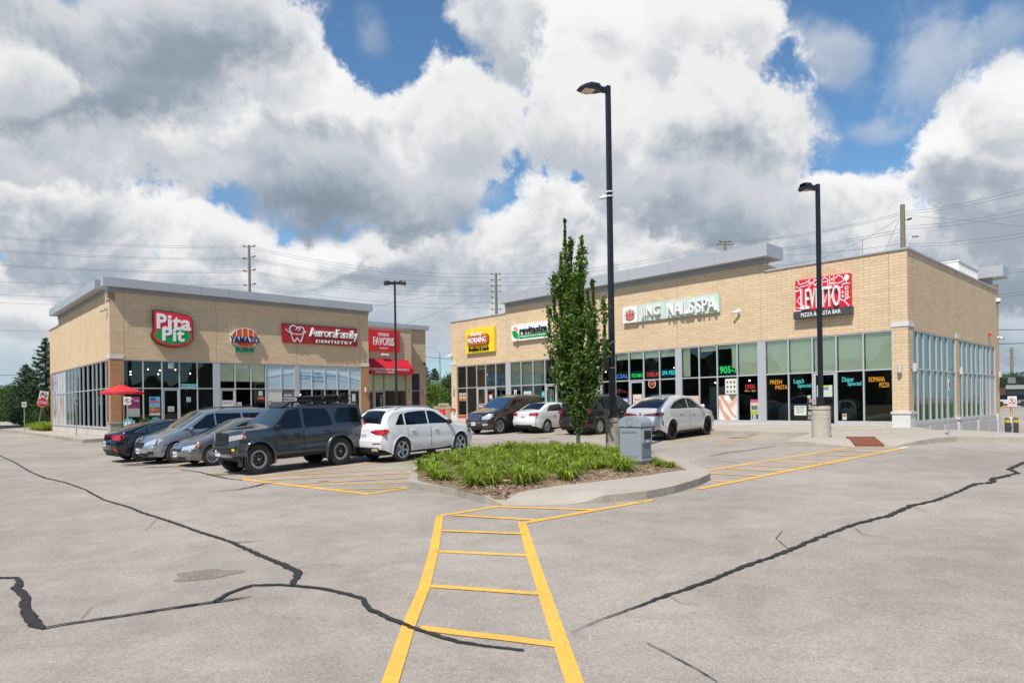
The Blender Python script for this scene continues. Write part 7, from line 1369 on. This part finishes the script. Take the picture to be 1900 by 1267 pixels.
# ------------------------------------------------------------------ foliage
def leaf_mat(name, c, var=.35, trans=.35):
    m = bpy.data.materials.new(name); m.use_nodes = True; T = NT(m.node_tree); b = T.n['Principled BSDF']; o = T.n['Material Output']
    g = T.node('ShaderNodeNewGeometry'); v = T.mr(g.outputs['Random Per Island'], 0, 1, 1-var, 1+var, False)
    sc = T.vm('SCALE', c); T.l.new(v, sc.node.inputs[3]); T.l.new(sc, b.inputs['Base Color']); b.inputs['Roughness'].default_value = .5; b.inputs['Specular IOR Level'].default_value = .4
    t = T.node('ShaderNodeBsdfTranslucent'); s2 = T.vm('MULTIPLY', sc, (1.3, 1.5, .5)); T.l.new(s2, t.inputs[0]); mx = T.node('ShaderNodeMixShader'); mx.inputs[0].default_value = trans
    T.l.new(b.outputs[0], mx.inputs[1]); T.l.new(t.outputs[0], mx.inputs[2]); T.l.new(mx.outputs[0], o.inputs[0]); return m
lf_col = leaf_mat('columnar tree leaf', (.10, .165, .030), .55); lf_dark = leaf_mat('spruce needle', (.045, .085, .032), .55, .15); lf_dec = leaf_mat('broad leaf', (.075, .14, .025), .5); lf_yel = leaf_mat('yellow green leaf', (.14, .20, .025), .45); lf_mid = leaf_mat('mid green leaf', (.055, .10, .028), .5)
lf_lily = leaf_mat('daylily blade', (.24, .30, .042), .65, .4); bark = mat('grey bark', (.10, .085, .07), .9, noise=.2, nscale=20)
def cards(P, size, N=None, aspect=.55, jit=.4, folded=False):
    """leaf-shaped quads at points P (n,3)"""
    n = len(P); a = rng.normal(size=(n, 3)); a /= np.linalg.norm(a, axis=1)[:, None]; b = rng.normal(size=(n, 3)); b -= (a*b).sum(1)[:, None]*a; b /= np.linalg.norm(b, axis=1)[:, None]
    s = (size*(1+jit*rng.uniform(-1, 1, n)))[:, None]; v = np.stack([P-a*s, P+b*s*aspect, P+a*s, P-b*s*aspect], 1).reshape(-1, 3); return v
def card_mesh(name, V_, m, par):
    n = len(V_)//4; me = bpy.data.meshes.new(name); me.vertices.add(len(V_)); me.vertices.foreach_set('co', V_.astype(np.float32).ravel()); me.loops.add(4*n); me.loops.foreach_set('vertex_index', np.arange(4*n, dtype=np.int32)); me.polygons.add(n); me.polygons.foreach_set('loop_start', np.arange(0, 4*n, 4, dtype=np.int32)); me.polygons.foreach_set('loop_total', np.full(n, 4, dtype=np.int32))
    me.update(calc_edges=True); me.materials.append(m); o = bpy.data.objects.new(name, me); COL.objects.link(o); o.parent = par; return o
def bez(a, b, c, t): return a*(1-t)**2+2*b*t*(1-t)+c*t*t
# narrow columnar tree on the island
pt = G(1073, 850).xy; TR = thing('columnar_tree', 'tall narrow green tree on the planted island', 'tree', (pt.x, pt.y, gh(pt.x, pt.y)+.15))
tips = [(-.29, .0, 7.15, 1), (-.12, .1, 6.6, 1), (.19, -.05, 6.65, 1), (-.42, .05, 6.05, 1), (.50, .05, 5.3, 1), (.80, 0, 4.75, 1), (-.62, -.1, 5.45, 1), (-.76, .1, 4.5, .8), (.05, .35, 5.6, 1), (-.1, -.42, 5.4, 1), (.30, -.4, 4.9, 1), (-.35, .5, 4.8, 1), (.60, -.25, 4.2, 1), (-.55, -.35, 3.9, 1), (.55, .4, 3.9, 1), (.70, .05, 3.4, 1), (-.62, .15, 3.2, 1), (.0, -.55, 3.7, 1), (-.05, .55, 3.5, 1), (.5, -.2, 2.8, .8), (-.5, .0, 2.5, .8), (.2, .35, 2.4, .8), (-.1, -.4, 2.5, .8), (.30, -.1, 2.1, .6), (-.25, .1, 1.9, .6), (.2, .0, 1.55, .9), (-.18, -.1, 1.4, .9), (.08, .12, 1.25, .9), (.38, .2, 3.1, 1), (-.4, -.2, 3.3, 1), (.1, .1, 4.2, 1), (-.2, .0, 6.0, 1), (.1, .0, 6.1, 1), (-.3, .1, 5.2, 1), (.45, .1, 4.6, 1)]
bm_ = MB(); bm_.tube([(0, 0, -.1), (.01, 0, .5), (0, .01, 1.2), (-.03, 0, 3), (-.1, 0, 5)], [.075, .06, .055, .035, .012], 8); pts = []
for tx, ty, tz, dn in tips:
    tz *= .957; sq = .82 if tz < 4.3 else 1.; tx *= sq; ty *= sq
    h0 = .42+.10*tz*rng.uniform(.6, 1.2); a = np.array([0, 0, h0]); c = np.array([tx, ty, tz]); b = np.array([tx*1.25, ty*1.25, h0+(tz-h0)*.42]); bm_.tube([tuple(bez(a, b, c, t)) for t in np.linspace(0, 1, 8)], [.022, .02, .017, .015, .012, .009, .006, .003], 5)
    n = int(980*dn*(tz-h0)/3.6); t = rng.uniform(.10, 1, n)**.9; C = np.array([bez(a, b, c, x) for x in t]); rad = (.19*np.sin(np.pi*np.clip(t, .0, 1)**.8*.92)+.045)[:, None]
    clump = .6+.55*np.sin(t*21+tx*9)[:, None]; pts.append(C+rng.normal(size=(n, 3))*rad*.55*clump+np.array([0, 0, .04]))
bm_.build('trunk', bark, TR, smooth=50); P = np.concatenate(pts); P = P[P[:, 2] > .50]; kk = np.clip(.42+.58*P[:, 2]/2.3, 0, 1); P[:, 0] *= kk; P[:, 1] *= kk; P = P[(rng.random(len(P)) < .84) | (P[:, 2] > 4.2)]; card_mesh('crown', cards(P, .056, aspect=.55), lf_col, TR)
# daylily clumps
def clump_mesh(seed, nb=130, hgt=.50):
    r_ = np.random.default_rng(seed); m_ = MB()
    for _ in range(nb):
        a = r_.uniform(0, 6.283); L = hgt*r_.uniform(.6, 1.15); out = L*r_.uniform(.35, 1.15); w = r_.uniform(.009, .018); x0, y0 = r_.normal(0, .05, 2); dx, dy = math.cos(a), math.sin(a); px_, py_ = -dy*w, dx*w
        V_ = []; K = 5
        for k in range(K):
            t = k/(K-1); r2 = out*t**1.3; z = L*(1.35*t-(.30+.85*(out/L))*t**2.6); ww = (1-t**2.2)+.05; V_ += [(x0+dx*r2-px_*ww, y0+dy*r2-py_*ww, z), (x0+dx*r2+px_*ww, y0+dy*r2+py_*ww, z+.002)]
        m_.add(V_, [(2*k, 2*k+1, 2*k+3, 2*k+2) for k in range(K-1)])
    return m_
protos = []
for k in range(4): o = clump_mesh(20+k).build('daylily', lf_lily, fixn=False); protos.append(o)
lily_poly = [G(*p, .13).xy for p in ((786, 893), (815, 898), (862, 908), (905, 912), (960, 908), (1010, 902), (1040, 903), (1075, 890), (1130, 886), (1185, 880), (1200, 872), (1192, 862))]+[G(1150, 852, .13).xy, G(1080, 840, .13).xy, G(985, 838, .13).xy, G(900, 846, .13).xy, G(815, 858, .13).xy, G(785, 876, .13).xy]
spots = []; tries = 0
while len(spots) < 98 and tries < 9000:
    tries += 1; p = Vector((random.uniform(bx0, bx1), random.uniform(by0, by1)))
    if not in_poly(p, lily_poly) or (p-pb).length < .25 or -.72 < (p-pb).dot(U)*-1 < -.0 and 0 < (p-pb).dot(V) < .46: continue
    if (p-pb).length < .95 and (p-pb).dot(Vector((.35, -.94))) > .05 and p.x > pb.x-.38: continue
    if (p-p1).length < .34 or (p-pt).length < .14: continue
    if all((p-q).length > .36 for q in spots): spots.append(p)
spots += [G(1222, 872, .1).xy, G(1243, 874, .1).xy, G(1214, 866, .1).xy]
for i, p in enumerate(spots):
    o = protos[i] if i < 4 else protos[i % 4].copy()
    if i >= 4: COL.objects.link(o)
    s_ = random.uniform(.85, 1.2) if i < len(spots)-3 else .6; o.location = (p.x, p.y, hz_(p, .02)); o.rotation_euler = (0, 0, random.uniform(0, 6.28)); o.scale = (s_, s_, s_*random.uniform(.72, .95)); tag(o, 'arching grass-like daylily clump among its like on the island', 'daylily', 'daylily clumps planted on the island')
fm = mat('orange yellow petal', (.85, .42, .02), .6); fl = []
for i, (px, py) in enumerate(((826, 866), (968, 878), (1243, 856), (1125, 849), (1150, 868), (1018, 838), (905, 854), (1240, 858), (1018, 832))):
    Y = G(px, py+16).y; q = at(px, py, Y); m_ = MB()
    m_.tube([(0, 0, -.42), (0, 0, 0)], .004, 4, 1)
    for k in range(6): a = k*math.pi/3; m_.add([(0, 0, 0), (.03*math.cos(a-.3), .03*math.sin(a-.3), .035), (.055*math.cos(a), .055*math.sin(a), .03), (.03*math.cos(a+.3), .03*math.sin(a+.3), .035)], [(0, 1, 2, 3)])
    o = m_.build('daylily_flower', [fm, lf_lily], fixn=False); o.location = q; tag(o, 'orange yellow daylily flower on a thin stalk above the leaves', 'flower', 'daylily flowers above the island planting')
# ornamental grass at the far end of the left building and small bush by the chairs
for i, (px, py) in enumerate(((66, 778), (70, 781), (74, 784), (79, 786), (84, 788), (76, 779), (82, 781), (88, 784), (89, 790), (72, 776), (86, 778))):
    o = protos[i % 4].copy(); COL.objects.link(o); g = at(px, py, 50-.05*i*0+ (787-py)*.35); o.location = (g.x, g.y, gh(g.x, g.y)+.18); o.scale = (2.1, 2.1, 1.7); o.rotation_euler = (0, 0, i); tag(o, 'tufted green plant in the bed beyond the glazed side wall', 'plant', 'tufted plants in the bed at the far left')
def blob_pts(c, r, n, shell=.55):
    d = rng.normal(size=(n, 3)); d /= np.linalg.norm(d, axis=1)[:, None]; rr_ = shell+(1-shell)*rng.random(n)**.5; return np.array(c)+d*np.array(r)*rr_[:, None]
def broad_tree(label, px, py_top, Y, w, leaf, m, n=9000, base=None, name='leafy_tree', grp=None, trunk=.2, low=.12):
    t = at(px, py_top, Y); z0 = gh(t.x, t.y) if base is None else base; H = t.z-z0; r = thing(name, label, 'tree', (t.x, t.y, z0), 0, grp); tk = MB(); tk.tube([(0, 0, -.3), (.1, 0, H*.4), (0, 0, H*.8)], [trunk, trunk*.7, trunk*.2], 8); P = []
    K = 16
    for k in range(K):
        f = k/K; a = k*2.4; hh = H*(low+.10+.74*((k*.618) % 1)); rr_ = w/2*(1-.45*abs(hh/H-.45)*1.6)*.62; cx, cy = rr_*math.cos(a), rr_*math.sin(a); tk.tube([(0, 0, hh*.55), (cx*.6, cy*.6, hh*.9)], [trunk*.35, trunk*.1], 5)
        br_ = w*rng.uniform(.17, .27); P.append(blob_pts((cx, cy, hh), (br_, br_, br_*.8), n//K, .45))
    P = np.concatenate(P); P = P[P[:, 2] < H*1.01]; P += rng.normal(size=P.shape)*leaf*.8
    tk.build('trunk', bark, r, smooth=50); card_mesh('crown', cards(P, leaf), m, r); return r
def spruce(label, px, py_top, Y, w, n=9000, m=None, leaf=.11):
    t = at(px, py_top, Y); z0 = gh(t.x, t.y); H = t.z-z0; r = thing('spruce_tree', label, 'tree', (t.x, t.y, z0)); tk = MB(); tk.tube([(0, 0, -.3), (0, 0, H)], [.2, .02], 8); P = []
    nb = 90
    for k in range(nb):
        f = (k+.5)/nb; h = H*(.06+.93*f); L = w/2*(1-f)**.85*rng.uniform(.7, 1.15)+.12; a = k*2.399; q = int(n/nb*(1.7*(1-f)+.35)); s = rng.random(q)**.6; dr = -.18*L
        C = np.stack([math.cos(a)*L*s, math.sin(a)*L*s, h+dr*s+.25*L*s**3], 1); P.append(C+rng.normal(size=(q, 3))*np.array([.16, .16, .10])*(.35+L*.28)); tk.tube([(0, 0, h), (math.cos(a)*L*.9, math.sin(a)*L*.9, h+dr*.8)], [.03, .008], 4)
    tk.build('trunk', bark, r, smooth=50); card_mesh('crown', cards(np.concatenate(P), leaf, aspect=.35), m or lf_dark, r)
spruce('tallest dark spruce at the corner of the left building', 84, 626, 72, 6.2, 15000); spruce('second spruce left of the tallest one', 48, 676, 78, 6.0, 12000); spruce('low dark spruce in front of the tall ones', 64, 715, 66, 4.2, 7000)
broad_tree('rounded leafy tree at the far left edge', 8, 716, 84, 7.5, .12, lf_dec, 9000); broad_tree('bushy green tree behind the brick gate pillar', 34, 722, 92, 6.0, .13, lf_dec, 7000, low=.0); broad_tree('green bush beside the stop sign', 80, 735, 62, 4.4, .09, lf_mid, 6000, low=0); broad_tree('leafy bush behind the left grass verge', -22, 720, 88, 9., .13, lf_mid, 6000, low=0); broad_tree('dark bush under the spruces', 58, 748, 80, 5., .12, lf_mid, 5000, low=0)
broad_tree('yellow green bush at the edge of the left building in the gap', 789, 708, 66, 4.4, .10, lf_yel, 6000, low=0); spruce('dark conifer in the gap between the buildings', 806, 683, 92, 6.5, 9000); broad_tree('dense green tree behind the street lamp', 822, 692, 98, 8.5, .14, lf_mid, 10000, low=0); broad_tree('broad green tree against the right building corner in the gap', 838, 688, 90, 8., .13, lf_mid, 9000, low=0); broad_tree('green undergrowth behind the stone pillars', 808, 722, 74, 6.5, .11, lf_dec, 8000, low=0); spruce('dark conifer at the end of the left building', 788, 676, 96, 5., 7000)
broad_tree('tree rising behind the far right shops', 1880, 691, 130, 11, .18, lf_mid, 9000, low=0); broad_tree('smaller tree behind the dark red block', 1905, 700, 140, 9, .18, lf_dec, 6000, low=0); broad_tree('tree behind the back corner of the right building', 1860, 694, 120, 7, .16, lf_mid, 5000, low=0)
pbsh = Vector(WL(1.55, .5, 0)); r = thing('potted_plant', 'green bushy plant in a pot under the corner shop window', 'plant', (pbsh.x, pbsh.y, gh0(pbsh.x, pbsh.y)+.19)); m_ = MB(); m_.lathe([(.14, 0), (.19, .32), (.16, .32), (.001, .28)], 16); m_.build('pot', mat('dark pot', (.06, .05, .045), .7), r, smooth=40); card_mesh('leaves', cards(blob_pts((0, 0, .62), (.38, .38, .36), 900, .2), .05), lf_dec, r)
# woods round the car park outside the picture (they show in the shop windows)
wm = ground_mat('woodland mass', (.030, .048, .018), .4, .6, 3., .95)
m_ = MB(); rws = []
for k in range(153):
    a = R(97+k*1.42); rad = 74+6*math.sin(k*.9)+4*math.sin(k*2.3); H = 8+1.8*math.sin(k*.37)+1.6*math.sin(k*1.7+1)+1.2*math.sin(k*3.1)+(4 if k > 130 else 0); x, y = rad*math.sin(a), rad*math.cos(a)+10
    rws.append([(x, y, gh(x, y)-.5), (x*.985, y*.985, H*.45), (x*1.0, y*1.0, H*.8), (x*1.02, y*1.02, H), (x*1.12, y*1.12, H*.85), (x*1.2, y*1.2, -.5)])
m_.add([p for r_ in rws for p in r_], [(i*6+j, i*6+j+1, (i+1)*6+j+1, (i+1)*6+j) for i in range(152) for j in range(5)]); tag(m_.build('distant_woods', wm, smooth=60), 'dark wooded edge around the car park', None, kind='stuff')
